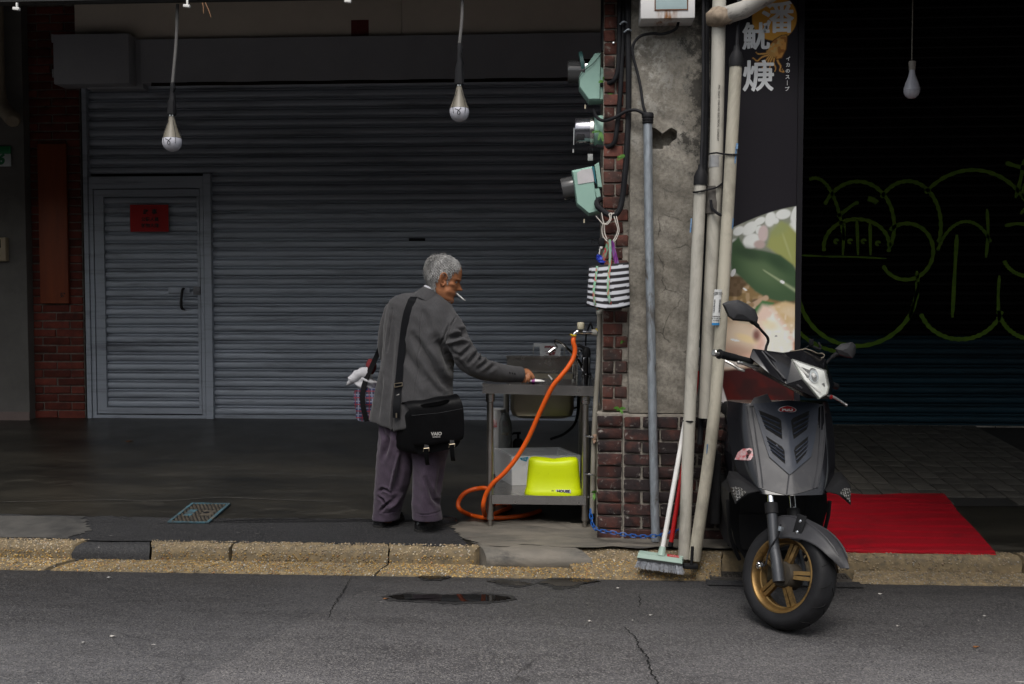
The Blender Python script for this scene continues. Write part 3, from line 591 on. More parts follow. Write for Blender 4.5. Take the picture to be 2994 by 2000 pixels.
def spray(pts, w, n=14):
    """a sprayed line lying on the slat faces"""
    P = smooth_path(pts, n); mb = MB(); vs = []
    for i, p in enumerate(P):
        t = (P[min(i+1, len(P)-1)] - P[max(i-1, 0)]); t.y = 0; t.normalize(); nn = Vector((-t.z, 0, t.x))
        ww = w * (0.85 + 0.3 * math.sin(i * 0.9) * 0.4) * (0.6 if i in (0, len(P)-1) else 1)
        for k in (-1, -0.33, 0.33, 1):
            q = p + nn * ww * k * 0.5; vs.append((q.x, RY - 0.0065, q.z))
    mb.add(vs, [(4*i+k, 4*i+k+1, 4*i+k+5, 4*i+k+4) for i in range(len(P)-1) for k in range(3)])
    mb.build('sprayed_line', M_spray, rs, fixn=False, angle=80)
M_spray = mat('green_spray', (0.20, 0.36, 0.02), (0.12, 0.26, 0.015), 7, 0.6, stretch=(1, 1, 3))
def ell(cx, cy, rx, ry, a0, a1, n=18):
    return [(cx + rx * math.cos(R(lerp(a0, a1, i/n))), cy - ry * math.sin(R(lerp(a0, a1, i/n)))) for i in range(n+1)]
def pxz(pts):   # sheet coordinates of the graffiti (10 mm squares from its lower left corner) to the shutter plane
    return [(GX + x * GS, RY, GZ - y * GS) for x, y in pts]
GX, GZ, GS = (1.9608, 8.6600, 2.4571)[0], (2.8737, 8.6600, 2.4512)[2], 0.001 * 2.9749
for pts, w in ((ell(40, 250, 90, 270, 100, 20), 20), (ell(160, 120, 105, 130, 150, -25), 22), (ell(300, 120, 95, 130, 140, -20), 22), (ell(480, 180, 185, 220, 135, 5), 22), (ell(150, 320, 190, 160, -180, -95), 22),
               (ell(160, 60, 60, 25, 20, 60), 30), ([(105, 90), (150, 55), (165, 50)], 20), (ell(160, 175, 92, 78, 190, -12), 22), ([(70, 203), (160, 205), (245, 210)], 10), ([(5, 200), (70, 203)], 10),
               ([(125, 105), (122, 200)], 18), ([(160, 98), (165, 200)], 18), ([(197, 108), (200, 200)], 18), (ell(103, 160, 5, 5, 0, 300), 14), (ell(142, 160, 5, 5, 0, 300), 14), (ell(180, 160, 5, 5, 0, 300), 14), (ell(220, 166, 5, 5, 0, 300), 14),
               (ell(300, 190, 75, 80, 130, -150), 22), (ell(165, 290, 168, 170, -175, 5), 24), ([(330, 245), (335, 290), (325, 330), (312, 380)], 18), (ell(465, 270, 90, 165, 150, 40), 18), ([(440, 142), (436, 250), (432, 378)], 22), ([(522, 70), (526, 140), (522, 208)], 18),
               (ell(455, 330, 118, 110, -160, -15), 24), ([(560, 258), (558, 320), (562, 390)], 18), (ell(660, 330, 105, 110, -165, -60), 24), (ell(650, 200, 80, 62, -165, -60), 22), ([(572, 118), (610, 112), (660, 120), (690, 135)], 20), ([(570, -60), (600, -50), (640, -40)], 24), ([(622, -70), (612, -10), (600, 40)], 22), (ell(660, 20, 40, 40, 60, 260), 18), ([(615, 85), (630, 68), (660, 75)], 16)):
    spray(pxz(pts), w * GS * 0.58, 6)
kind(MB().box((0.6, 8.62, 0.2), (RX0, 8.86, 4.45)).build('wall_pier', M_dark, smooth=False))

# ================================================================ PILLAR: concrete shaft, brick strip, brick foot
def old_concrete():
    m, nt, b, co = start('weathered_concrete')
    f = noise(nt, co, 3.2, 8, 0.68, 0.15); col = ramp(nt, f, [(0.28, (0.125, 0.113, 0.094)), (0.5, (0.245, 0.225, 0.19)), (0.72, (0.36, 0.335, 0.29))])
    fine = noise(nt, co, 42, 8, 0.75); col = mixc(nt, ramp(nt, fine, [(0.42, 0.0), (0.70, 0.8)]), col, (0.085, 0.078, 0.066))
    pale = noise(nt, co, 9, 9, 0.8, 0.1); sx_ = nd(nt, 'ShaderNodeSeparateXYZ'); nt.links.new(co, sx_.inputs[0])
    up = nd(nt, 'ShaderNodeMapRange'); up.inputs[1].default_value = 1.9; up.inputs[2].default_value = 2.7; nt.links.new(sx_.outputs[2], up.inputs[0])
    pm = nd(nt, 'ShaderNodeMath', operation='MULTIPLY'); nt.links.new(ramp(nt, pale, [(0.5, 0.0), (0.62, 0.75)]), pm.inputs[0]); nt.links.new(up.outputs[0], pm.inputs[1])
    col = mixc(nt, pm.outputs[0], col, (0.50, 0.485, 0.44))
    # black mould creeping over the upper right of the shaft and under the box
    mo = noise(nt, co, 9, 10, 0.82, 0.1); rt = nd(nt, 'ShaderNodeMapRange'); rt.inputs[1].default_value = 0.45; rt.inputs[2].default_value = 0.80; nt.links.new(sx_.outputs[0], rt.inputs[0])
    z1 = nd(nt, 'ShaderNodeMapRange'); z1.inputs[1].default_value = 1.7; z1.inputs[2].default_value = 2.5; nt.links.new(sx_.outputs[2], z1.inputs[0])
    a = nd(nt, 'ShaderNodeMath', operation='MULTIPLY'); nt.links.new(rt.outputs[0], a.inputs[0]); nt.links.new(z1.outputs[0], a.inputs[1])
    a2 = nd(nt, 'ShaderNodeMath', operation='MULTIPLY_ADD'); nt.links.new(a.outputs[0], a2.inputs[0]); a2.inputs[1].default_value = 0.22; nt.links.new(mo, a2.inputs[2])
    col = mixc(nt, ramp(nt, a2.outputs[0], [(0.60, 0.0), (0.70, 0.92)]), col, (0.030, 0.027, 0.023))
    cr = nd(nt, 'ShaderNodeTexVoronoi', feature='DISTANCE_TO_EDGE'); cr.inputs['Scale'].default_value = 5.0
    ds = nd(nt, 'ShaderNodeVectorMath', operation='MULTIPLY_ADD'); nn = nd(nt, 'ShaderNodeTexNoise'); nn.inputs['Scale'].default_value = 8; nn.inputs['Detail'].default_value = 5
    nt.links.new(co, nn.inputs['Vector']); nt.links.new(nn.outputs[1], ds.inputs[0]); ds.inputs[1].default_value = (0.11,) * 3; nt.links.new(co, ds.inputs[2]); nt.links.new(ds.outputs[0], cr.inputs['Vector'])
    low = nd(nt, 'ShaderNodeMapRange'); low.inputs[1].default_value = 2.25; low.inputs[2].default_value = 1.9; nt.links.new(sx_.outputs[2], low.inputs[0])
    rgt = nd(nt, 'ShaderNodeMapRange'); rgt.inputs[1].default_value = 0.46; rgt.inputs[2].default_value = 0.50; nt.links.new(sx_.outputs[0], rgt.inputs[0])
    brk = nd(nt, 'ShaderNodeMath', operation='MULTIPLY'); nt.links.new(low.outputs[0], brk.inputs[0]); nt.links.new(rgt.outputs[0], brk.inputs[1])
    b3 = nd(nt, 'ShaderNodeMath', operation='MULTIPLY'); nt.links.new(brk.outputs[0], b3.inputs[0]); nt.links.new(ramp(nt, noise(nt, co, 6, 2), [(0.47, 0.0), (0.56, 0.8)]), b3.inputs[1])
    cm = nd(nt, 'ShaderNodeMath', operation='MULTIPLY'); nt.links.new(ramp(nt, cr.outputs[0], [(0.0, 1.0), (0.022, 0.0)]), cm.inputs[0]); nt.links.new(b3.outputs[0], cm.inputs[1])
    col = mixc(nt, cm.outputs[0], col, (0.045, 0.04, 0.034))
    nt.links.new(col, b.inputs['Base Color']); b.inputs['Roughness'].default_value = 0.92; b.inputs['Specular IOR Level'].default_value = 0.25
    h = mixc(nt, 0.5, fine, f); bump(nt, b, h, 0.7, 0.012); return m
M_conc = old_concrete()
pil = thing('pillar', 'weathered concrete pillar with a brick strip and brick foot between the two bays', 'pillar', (0.5, 5.62, 0.13))
CX0, CX1, CZ0 = 0.334, 0.775, 0.848
hole = [(0.4306, 5.6200, 2.4291), (0.4532, 5.6200, 2.4440), (0.4816, 5.6200, 2.4324), (0.5120, 5.6200, 2.4057), (0.5609, 5.6200, 2.4392), (0.5911, 5.6200, 2.4219), (0.5933, 5.6200, 2.3861), (0.5614, 5.6200, 2.3600), (0.5294, 5.6200, 2.3433), (0.4728, 5.6200, 2.3381), (0.4311, 5.6200, 2.3460)]
hole = [(p[0], p[2]) for p in hole]
def inside(x, z):
    c = False
    for (x0, z0), (x1, z1) in zip(hole, hole[1:] + hole[:1]):
        if (z0 > z) != (z1 > z) and x < (x1 - x0) * (z - z0) / (z1 - z0) + x0: c = not c
    return c
def shaft(u, v):
    x = lerp(CX0, CX1, u); z = interp([(0, CZ0), (.42, 2.36), (.72, 2.54), (1, 4.45)], v)[0]; y = 5.62
    y += 0.004 * math.sin(x * 31 + z * 7) * math.sin(z * 13 + 1) + 0.003 * math.sin(z * 47 + x * 20)
    if x > 0.70: y += 0.012 * max(0, math.sin(z * 9 + 2)) * (x - 0.70) / 0.07
    if inside(x, z): y += 0.13
    if u in (0.0, 1.0): y += 0.006
    return (x, y, z)
mb = MB().sheet(shaft, 110, 200); mb.box((CX0, 5.70, CZ0), (CX1, 6.2, 4.45)); mb.box((CX0, 5.628, CZ0), (CX0 + 0.02, 5.70, 4.45)); mb.box((CX1 - 0.02, 5.628, CZ0), (CX1, 5.70, 4.45)); mb.box((CX0, 5.63, CZ0), (CX1, 5.72, CZ0 + 0.02))
mb.build('concrete_shaft', M_conc, pil, angle=60, fixn=False)
MB().box((0.188, 5.672, 0.85), (0.334, 6.2, 4.45)).build('mortar_bed', M_mortar, pil, smooth=False)
lay_bricks(pil, 0.186, 0.333, 0.853, 4.3, 5.66, 0.0715, 0.118, M_brick, 'strip', joint=0.010, stag=0.42, jit=0.004)
MB().box((0.158, 5.600, 0.12), (0.300, 6.2, 0.845)).build('mortar_bed', M_mortar, pil, smooth=False)
lay_bricks(pil, 0.154, 0.302, 0.125, 0.838, 5.585, 0.0715, 0.150, M_brick_low, 'foot', joint=0.012, stag=0.0, jit=0.006)
MB().box((0.302, 5.592, 0.12), (1.02, 6.2, 0.842)).build('mortar_bed', M_mortar, pil, smooth=False)
lay_bricks(pil, 0.304, 1.02, 0.130, 0.838, 5.578, 0.0705, 0.205, M_brick_low, 'foot2', joint=0.012, jit=0.005)
MB().box((0.775, 5.80, 0.842), (1.0, 6.2, 4.45)).build('back_shaft', M_dark, pil, smooth=False)

# ================================================================ UTILITY BOX on the pillar
ub = thing('utility_box', 'white rust-streaked utility box with a pale blue window high on the pillar', 'utility box', (0.6, 5.55, (0.5227, 5.5000, 3.0047)[2]))
def rusty():
    m, nt, b, co = start('rusty_white_enamel')
    f = noise(nt, co, 9, 8, 0.7, 0.3, (2.6, 1, 0.35)); sp = nd(nt, 'ShaderNodeSeparateXYZ'); nt.links.new(co, sp.inputs[0])
    x0 = nd(nt, 'ShaderNodeMapRange'); x0.inputs[1].default_value = 0.455; x0.inputs[2].default_value = 0.48; nt.links.new(sp.outputs[0], x0.inputs[0])
    x1 = nd(nt, 'ShaderNodeMapRange'); x1.inputs[1].default_value = 0.60; x1.inputs[2].default_value = 0.54; nt.links.new(sp.outputs[0], x1.inputs[0])
    z0 = nd(nt, 'ShaderNodeMapRange'); z0.inputs[1].default_value = 3.12; z0.inputs[2].default_value = 3.08; nt.links.new(sp.outputs[2], z0.inputs[0])
    q = nd(nt, 'ShaderNodeMath', operation='MULTIPLY'); nt.links.new(x0.outputs[0], q.inputs[0]); nt.links.new(x1.outputs[0], q.inputs[1])
    q2 = nd(nt, 'ShaderNodeMath', operation='MULTIPLY'); nt.links.new(q.outputs[0], q2.inputs[0]); nt.links.new(z0.outputs[0], q2.inputs[1])
    q3 = nd(nt, 'ShaderNodeMath', operation='MULTIPLY'); nt.links.new(q2.outputs[0], q3.inputs[0]); nt.links.new(ramp(nt, f, [(0.42, 0.0), (0.60, 1.0)]), q3.inputs[1])
    col = mixc(nt, q3.outputs[0], (0.66, 0.65, 0.64), (0.27, 0.115, 0.035)); nt.links.new(col, b.inputs['Base Color']); b.inputs['Roughness'].default_value = 0.5; return m
a, b = (0.3782, 5.4600, 2.9960), (0.6683, 5.4600, 3.1991)
MB().obox(((a[0]+b[0])/2, 5.54, (a[2]+b[2])/2), (b[0]-a[0], 0.16, b[2]-a[2]), None, 0.006).build('case', rusty(), ub)
a, b = (0.4583, 5.4600, 3.0436), (0.6249, 5.4600, 3.1819)
MB().obox(((a[0]+b[0])/2, 5.459, (a[2]+b[2])/2), (b[0]-a[0], 0.006, b[2]-a[2]), None, 0.001).build('window', mat('pale_blue_glass', (0.42, 0.53, 0.54), None, 5, 0.2), ub)
mb = MB(); mb.box((a[0]-.006, 5.455, a[2]-.006), (b[0]+.006, 5.462, a[2]-0.0005)); mb.box((a[0]-.006, 5.455, a[2]-0.0005), (a[0]-.0005, 5.462, b[2])); mb.box((b[0]+.0005, 5.455, a[2]-0.0005), (b[0]+.006, 5.462, b[2]))
mb.build('window_rim', mat('rust', (0.16, 0.06, 0.025), (0.09, 0.04, 0.02), 30, 0.8), ub, smooth=False)

# ================================================================ PIPES
def pvc(name, c, c2): return mat(name, c, c2, 5, 0.5, bmp=0.05, bscale=60, dirt=tuple(q * 0.5 for q in c2), dscale=5, dlo=0.5, dhi=0.72, stretch=(1, 1, 0.35))
M_pvc = pvc('pvc_grey', (0.50, 0.48, 0.42), (0.40, 0.38, 0.33))
M_pvc2 = pvc('pvc_beige', (0.51, 0.475, 0.385), (0.42, 0.39, 0.315))
M_galv = mat('galvanised_steel', (0.38, 0.42, 0.46), (0.24, 0.265, 0.29), 26, 0.5, metal=0.55, bmp=0.2, bscale=60, dirt=(0.10, 0.08, 0.06), dscale=5, dlo=0.56, dhi=0.68, stretch=(2, 2, 0.6))
M_tape = mat('silver_tape', (0.5, 0.5, 0.5), None, 20, 0.35, metal=0.5)
p1 = thing('tall_drain_pipe', 'tall grey plastic drain pipe with a branch, behind the other pipes', 'pipe', (0.75, 5.42, 0.8))
MB().tube(smooth_path([(0.815, 5.44, 4.2), (0.7933, 5.4400, 3.0828), (0.7835, 5.4400, 2.1772), (0.7572, 5.4400, 1.4424), (0.7386, 5.4400, 0.8440)], 6), 0.0365, 20).build('pipe', M_pvc, p1)
MB().tube([(0.7823, 5.4200, 2.9821), (0.9066, 5.3400, 3.0022), (1.0413, 5.2500, 3.0661), (1.2410, 5.1000, 3.1595)], 0.046, 20).build('branch', mat('pvc_branch', (0.50, 0.48, 0.44), (0.28, 0.26, 0.23), 3, 0.5, dirt=(0.06, 0.055, 0.05), dscale=7, dlo=0.5, dhi=0.62), p1)
jp = (0.7973, 5.4000, 2.9728); mb = MB().tube([Vector(jp) + Vector((-0.05, 0.03, 0.02)), Vector(jp) + Vector((-0.015, 0, 0.01)), Vector(jp) + Vector((0.02, -0.02, 0.0)), Vector(jp) + Vector((0.03, -0.02, -0.03))], [0.045, 0.056, 0.054, 0.03], 14)
mb.v = [(x + random.uniform(-.005, .005), y + random.uniform(-.005, .005), z + random.uniform(-.006, .006)) for x, y, z in mb.v]
mb.build('joint_putty', mat('putty', (0.34, 0.27, 0.2), (0.16, 0.12, 0.085), 30, 0.9, bmp=0.6, bscale=60), p1, angle=70)
t0, t1 = (0.7828, 5.4400, 2.2593), (0.7815, 5.4400, 2.1954); MB().tube([t0, t1], 0.0375, 20).build('tape_band', M_tape, p1)
t0, t1 = (0.7715, 5.4400, 2.0950), (0.7674, 5.4400, 1.9486); MB().tube([t0, t1], [0.038, 0.040], 14).build('dark_wrap', mat('bitumen_wrap', (0.05, 0.045, 0.04), (0.12, 0.11, 0.1), 18, 0.7, bmp=0.4), p1)
t0 = Vector((0.7968, 5.4000, 3.0353)); MB().obox(t0 + Vector((0.005, 0, -0.012)), (0.03, 0.004, 0.006), None).build('clip', M_black, p1)
mb = MB()
lt = '(PVC) 41x2.0 CNS 1298 E'
o = lettering('printed_mark', 'PVC  41x3.5  CNS-1302  ELECTRICAL  CONDUIT', 0.014, ((0.7893, 5.4000, 2.4793)[0], 5.4015, (0.7893, 5.4000, 2.4793)[2]), M_ink, p1, right=(-0.012, 0, -1), up=(1, 0, 0), ext=0.0003)

def leaning_pipe(name, label, pts, r, m, cap, extra=None):
    t = thing(name, label, 'pipe', pts[-1], 'plastic conduits leaning on the pillar')
    MB().tube(smooth_path(pts, 5), r, 20).build('pipe', m, t)
    a, d = Vector(pts[0]), (Vector(pts[0]) - Vector(pts[1])).normalized()
    mb = MB().lathe([(r + .004, -0.055), (r + .005, -0.01), (r * 0.8, 0.02), (r * 0.55, 0.032), (r * 0.5, 0.055), (0.0, 0.055)], a, d, 18); mb.build('cap', M_black, t)
    MB().tube([a + d * 0.05, a + d * 0.2 + Vector((0.002, 0.02, 0)), a + d * 0.5 + Vector((0.0, 0.06, 0)), Vector((a.x + 0.01, 5.52, 4.2))], 0.010, 8).build('cable', M_cable, t)
    return t
c1 = leaning_pipe('plastic_conduit', 'beige plastic conduit beside the food sign, leaning at a slant', [(0.8767, 5.3800, 2.7700), (0.8383, 5.3700, 1.9515), (0.7720, 5.3300, 0.8978), (0.6665, 5.2850, 0.1022)], 0.0325, M_pvc2, 1)
c2 = leaning_pipe('plastic_conduit', 'grey plastic conduit behind the broom handle, with a black cap', [(0.7010, 5.4200, 2.1534), (0.6762, 5.4000, 1.5529), (0.6469, 5.3700, 0.8925), (0.6181, 5.3350, 0.0993)], 0.0325, M_pvc, 1)
for (t, px) in ((c1, (0.7781, 5.3080, 1.4528)),):   # white notice stuck on the beige conduit
    ax = Vector((-0.067, -0.005, -1)).normalized(); mb = MB()
    mb.sheet(lambda u, v: Vector((px[0], 5.345, px[2])) + Vector((math.sin(lerp(-0.62, 0.62, u)), -math.cos(lerp(-0.62, 0.62, u)), 0)) * 0.0337 - ax * lerp(-0.088, 0.088, v), 8, 2)
    o = mb.build('sticker', mat('sticker_white', (0.66, 0.67, 0.66), None, 9, 0.5), t, fixn=False)
    for k, s in ((0.072, '1000000 123456'), (0.064, '高價收購  二手車'), (-0.055, '免費到府估價'), (-0.066, 'TEL 02-2298-5788'), (-0.077, '24小時服務')):
        q = Vector((px[0], 5.3105, px[2])) - ax * k; lettering('print', s, 0.0068, q, M_ink, o, bold=0.0001, ext=0.0003, right=(1, 0.0, -0.02))
    for dx in (-0.014, 0.014):
        q = Vector((px[0] + dx, 5.3118, px[2])); lettering('print', '汽機車借款免留車', 0.009, q, M_ink, o, right=(0.067, 0, 1), up=(-1, 0, 0), ext=0.0003)
    q = Vector((px[0], 5.345, px[2])) + ax * 0.095
    mb = MB().sheet(lambda u, v: q + Vector((math.sin(lerp(-0.62, 0.62, u)), -math.cos(lerp(-0.62, 0.62, u)), 0)) * 0.0339 - ax * lerp(-0.006, 0.006, v), 8, 1)
    mb.build('sticker_edge', mat('blue_print', (0.03, 0.22, 0.5), None, 9, 0.5), t, fixn=False)
M_bluetape = mat('torn_blue_sticker', (0.05, 0.19, 0.42), (0.25, 0.36, 0.5), 60, 0.6)
for t, q, r, a, l in ((c1, (0.8560, 5.3750, 2.2495), 0.033, 0.55, 0.09), (c1, (0.8385, 5.3670, 1.8880), 0.033, 0.75, 0.055), (c2, (0.6729, 5.4100, 1.8827), 0.033, -0.9, 0.075), (c1, (0.7059, 5.3080, 0.6992), 0.033, 0.75, 0.05), (c1, (0.8754, 5.3760, 2.2945), 0.033, 0.1, 0.03)):
    mb = MB().sheet(lambda u, v: Vector(q) + Vector((math.sin(a + lerp(-.16, .16, u)), -math.cos(a + lerp(-.16, .16, u)), 0)) * (r + 0.0006) + Vector((0.067, 0, 1)) * lerp(-l/2, l/2, v), 4, 4)
    mb.build('sticker_scrap', M_bluetape, t, fixn=False)
# zip ties and wire around the pipes
for pts, lab in (([(0.7390, 5.4000, 2.2630), (0.7754, 5.3650, 2.2631), (0.8070, 5.3600, 2.2568), (0.8513, 5.3350, 2.2493), (0.8911, 5.3600, 2.2525)], 'black wire tying the two upper pipes together near the food sign'),
                 ([(0.6605, 5.4100, 2.0615), (0.6887, 5.3750, 2.0613), (0.7321, 5.3900, 2.0716), (0.7807, 5.3900, 2.0840), (0.8175, 5.4200, 2.1107)], 'black wire tying the short conduit to the tall drain pipe'),
                 ([(0.6109, 5.3700, 0.8368), (0.6426, 5.3300, 0.8366), (0.6820, 5.3700, 0.8337)], 'black wire band round the grey conduit low down')):
    tag(MB().tube(smooth_path(pts, 5), 0.0045, 6).build('wire_tie', M_cable), lab, 'wire')
tag(MB().tube(smooth_path([(0.7506, 5.3900, 2.0171), (0.7586, 5.3800, 1.9708), (0.7881, 5.3700, 1.9427), (0.8097, 5.3700, 1.9335)], 5), 0.008, 6).build('cable_stub', M_cable), 'black cable wound round the wrapped part of the drain pipe', 'cable')
gc = thing('steel_conduit', 'galvanised steel conduit running down the front of the pillar', 'conduit', (0.48, 5.56, 0.13))
MB().tube(smooth_path([(0.4280, 5.5650, 2.4611), (0.4366, 5.5600, 1.9131), (0.4531, 5.5500, 1.2515), (0.4676, 5.5450, 0.6802), (0.4830, 5.5300, 0.1420)], 6), 0.0245, 18).build('pipe', M_galv, gc)
MB().lathe([(0.027, -0.005), (0.031, 0.0), (0.031, 0.008), (0.028, 0.010), (0.031, 0.014), (0.031, 0.024), (0.029, 0.026), (0.033, 0.030), (0.034, 0.046), (0.028, 0.056), (0, 0.058)], (0.4281, 5.5650, 2.4573), (0, 0, 1), 18).build('cap', M_black, gc)
tp_ = thing('water_pipe', 'thin grey water pipe rising beside the sink table to the brass tap', 'pipe', (0.1471, 5.7200, 0.2939))
MB().tube(smooth_path([(0.1716, 5.7000, 1.4042), (0.1668, 5.7000, 1.1462), (0.1524, 5.7100, 0.9096), (0.1417, 5.7150, 0.6522), (0.1334, 5.7200, 0.2539)], 5), 0.0145, 12).build('pipe', mat('pvc_small', (0.30, 0.28, 0.235), (0.22, 0.205, 0.17), 8, 0.6), tp_)
MB().lathe([(0.02, 0), (0.021, 0.012), (0.016, 0.02), (0, 0.02)], (0.1716, 5.7000, 1.4042), (0, 0, 1), 12).build('cap', M_pvc, tp_)
for q in ((0.1372, 5.7000, 0.7037), (0.1361, 5.7000, 0.4863)):
    MB().tube(smooth_path([Vector(q) + Vector((-0.045, -0.005, 0.002)), Vector(q) + Vector((-0.02, -0.022, 0)), Vector(q) + Vector((0.01, -0.02, -0.004)), Vector(q) + Vector((0.02, 0.0, -0.004))], 4), 0.006, 6).build('pipe_clip', M_chrome, tp_)
q = Vector((0.1447, 5.6850, 0.6960)); mb = MB().lathe([(0, -.02), (.008, -.018), (.013, 0), (.011, .016), (0, .02)], q, (0.2, 0, 1), 9); mb.lathe([(0, -.014), (.007, -.012), (.009, 0), (0, .012)], q + Vector((0.002, -0.004, -0.02)), (0.4, 0.2, 1), 8)
mb.v = [(x + random.uniform(-.003, .003), y, z + random.uniform(-.003, .003)) for x, y, z in mb.v]; mb.build('twine_knot', mat('twine', (0.42, 0.28, 0.2), None, 40, 0.9), tp_, angle=20)

# ================================================================ ELECTRIC METERS on the pillar's left side
M_meter = mat('meter_green', (0.30, 0.475, 0.40), (0.25, 0.41, 0.345), 5, 0.55, dirt=(0.10, 0.17, 0.14), dscale=8, dlo=0.6, dhi=0.75, bmp=0.05)
M_meter_dk = mat('meter_teal', (0.05, 0.13, 0.12), None, 8, 0.5)
M_glass = mat('meter_glass', (0.55, 0.56, 0.57), (0.4, 0.41, 0.42), 10, 0.12, spec=0.6)
def dome_mat():
    m, nt, b, co = start('clear_dome'); b.inputs['Base Color'].default_value = (0.10, 0.10, 0.10, 1); b.inputs['Transmission Weight'].default_value = 0.35; b.inputs['Roughness'].default_value = 0.08; b.inputs['IOR'].default_value = 1.45; return m
M_dome = dome_mat()
bb = thing('meter_board', 'narrow weathered wooden board behind the electric meters', 'board', (0.2, 5.75, 1.9))
mb = MB().box(((0.1940, 5.6800, 2.4031)[0], 5.68, (0.2004, 5.6800, 2.2499)[2]), ((0.2113, 5.6800, 2.4029)[0], 5.86, (0.1977, 5.6800, 2.8831)[2])).build('upper_board', mat('old_wood', (0.20, 0.165, 0.13), (0.10, 0.08, 0.065), 12, 0.85, stretch=(1, 1, 0.2)), bb, smooth=False)
MB().prism([(0.1755, 5.6800, 2.2309), (0.1908, 5.6800, 2.2308), (0.2054, 5.6800, 1.9770), (0.1919, 5.6800, 1.9771)], (0, 0.18, 0)).build('lower_board', bpy.data.materials['old_wood'], bb, smooth=False)
def meter_body(mb, poly, y0, dy, bev=0.006):
    """housing: the side outline swept across, its rim edges rounded by insetting the end faces"""
    P = [Vector(p) for p in poly]; c = sum(P, Vector()) / len(P); rings = []
    for yy, k in ((0, 0.90), (0.012, 0.985), (0.03, 1.0), (dy - 0.03, 1.0), (dy - 0.012, 0.985), (dy, 0.90)):
        rings.append([Vector((c.x + (p.x - c.x) * k, y0 + yy, c.z + (p.z - c.z) * k)) for p in P])
    return mb.loft(rings)
def seal(parent, q, col, h=0.022, w=0.008):
    q = Vector(q); MB().tube([q + Vector((0, 0, 0.03)), q + Vector((0, 0, h / 2))], 0.0009, 5).build('seal_wire', M_cable, parent)
    MB().obox(q, (w, 0.002, h), None).build('seal_tag', col, parent, smooth=False)
M_tag = mat('tag_paper', (0.55, 0.5, 0.36), None, 9, 0.7); M_tagw = mat('tag_grey', (0.33, 0.34, 0.33), None, 9, 0.6)
m1 = thing('electric_meter', 'topmost green electric meter with a tilted guard and ferns below it', 'electric meter', (0.1141, 5.7600, 2.6104), 'electric meters on the side of the pillar')
meter_body(MB(), [(0.1394, 5.7200, 2.8784), (0.1760, 5.7200, 2.8817), (0.1733, 5.7200, 2.6077), (0.1075, 5.7200, 2.6066), (0.0511, 5.7200, 2.6841), (0.0490, 5.7200, 2.7474), (0.0605, 5.7200, 2.7722), (0.0952, 5.7200, 2.8139)], 5.70, 0.13).build('guard', M_meter, m1, angle=40)
meter_body(MB(), [(0.1747, 5.7300, 2.8037), (0.1941, 5.7300, 2.7957), (0.1871, 5.7300, 2.6095), (0.1658, 5.7300, 2.6098)], 5.71, 0.11).build('base', M_meter, m1, angle=40)
MB().lathe([(0.0, 0.0), (0.063, 0.002), (0.067, 0.012), (0.067, 0.075), (0.072, 0.085), (0.072, 0.1), (0.0, 0.1)], (-0.0151, 5.7700, 2.7824), (1, 0, 0), 24).build('dome', M_dome, m1)
MB().lathe([(0.0, 0.0), (0.04, 0.0), (0.04, 0.06), (0, 0.06)], Vector((-0.0054, 5.7700, 2.8016)), (1, 0, 0.1), 16).build('register', M_glass, m1)
MB().lathe([(0.066, 0.0), (0.078, 0.0), (0.08, 0.01), (0.078, 0.02), (0.066, 0.02)], Vector((0.0590, 5.7700, 2.8201)), (1, 0, 0.15), 24).build('hood_ring', M_meter_dk, m1)
MB().lathe([(0.0, 0.0), (0.058, 0.0), (0.058, 0.09), (0, 0.09)], Vector((0.0669, 5.7700, 2.8007)), (1, 0, 0), 20).build('barrel', M_chrome, m1)
MB().tube(smooth_path([(0.1753, 5.6950, 2.8700), (0.1312, 5.6900, 2.8161), (0.0833, 5.6900, 2.7786), (0.0564, 5.6900, 2.7465), (0.0451, 5.7000, 2.7144)], 4), 0.0018, 5).build('crack_wire', M_cable, m1)
seal(m1, (0.0866, 5.7400, 2.5837), M_tag)
m2 = thing('electric_meter', 'middle electric meter with a bare glass drum and pale green base', 'electric meter', (0.1443, 5.7600, 2.3581), 'electric meters on the side of the pillar')
MB().lathe([(0.0, 0.0), (0.071, 0.001), (0.074, 0.008), (0.074, 0.088), (0, 0.088)], (0.0289, 5.7800, 2.4517), (1, 0, 0), 28).build('drum', mat('drum_glass', (0.30, 0.30, 0.33), (0.24, 0.24, 0.27), 20, 0.22, metal=0.9), m2)
MB().lathe([(0.0, 0.0), (0.080, 0.0), (0.081, 0.006), (0.081, 0.020), (0.0, 0.022)], (0.1151, 5.7800, 2.4509), (1, 0, 0), 28).build('clamp_ring', M_steel, m2)
MB().lathe([(0.0, 0.0), (0.080, 0.0), (0.084, 0.012), (0.088, 0.035), (0.088, 0.052), (0, 0.054)], (0.1386, 5.7800, 2.4526), (1, 0, 0), 28).build('base', M_meter, m2)
MB().obox(Vector((0.0595, 5.7000, 2.4037)) + Vector((0, 0.006, 0)), (0.045, 0.006, 0.03), None, 0.002).build('dial_plate', M_black, m2)
MB().tube([(0.0247, 5.7350, 2.4637), (0.0230, 5.7350, 2.3670)], 0.003, 6).build('latch_rod', M_chrome, m2)
seal(m2, (0.0192, 5.7350, 2.3341), M_tagw)
q = Vector((0.1164, 5.7200, 2.2944)); MB().obox(q, (0.029, 0.003, 0.038), None, 0.001).build('number_tag', M_tagw, m2)
MB().tube(smooth_path([q + Vector((-0.011, 0, 0.018)), q + Vector((-0.012, 0, 0.045)), q + Vector((0, 0, 0.058)), q + Vector((0.011, 0, 0.045)), q + Vector((0.010, 0, 0.018))], 4), 0.0012, 5).build('tag_wire', M_chrome, m2)
m3 = thing('electric_meter', 'lowest green electric meter, tilted, with a pale sticker and a thick cable loop', 'electric meter', (0.1257, 5.7400, 1.9669), 'electric meters on the side of the pillar')
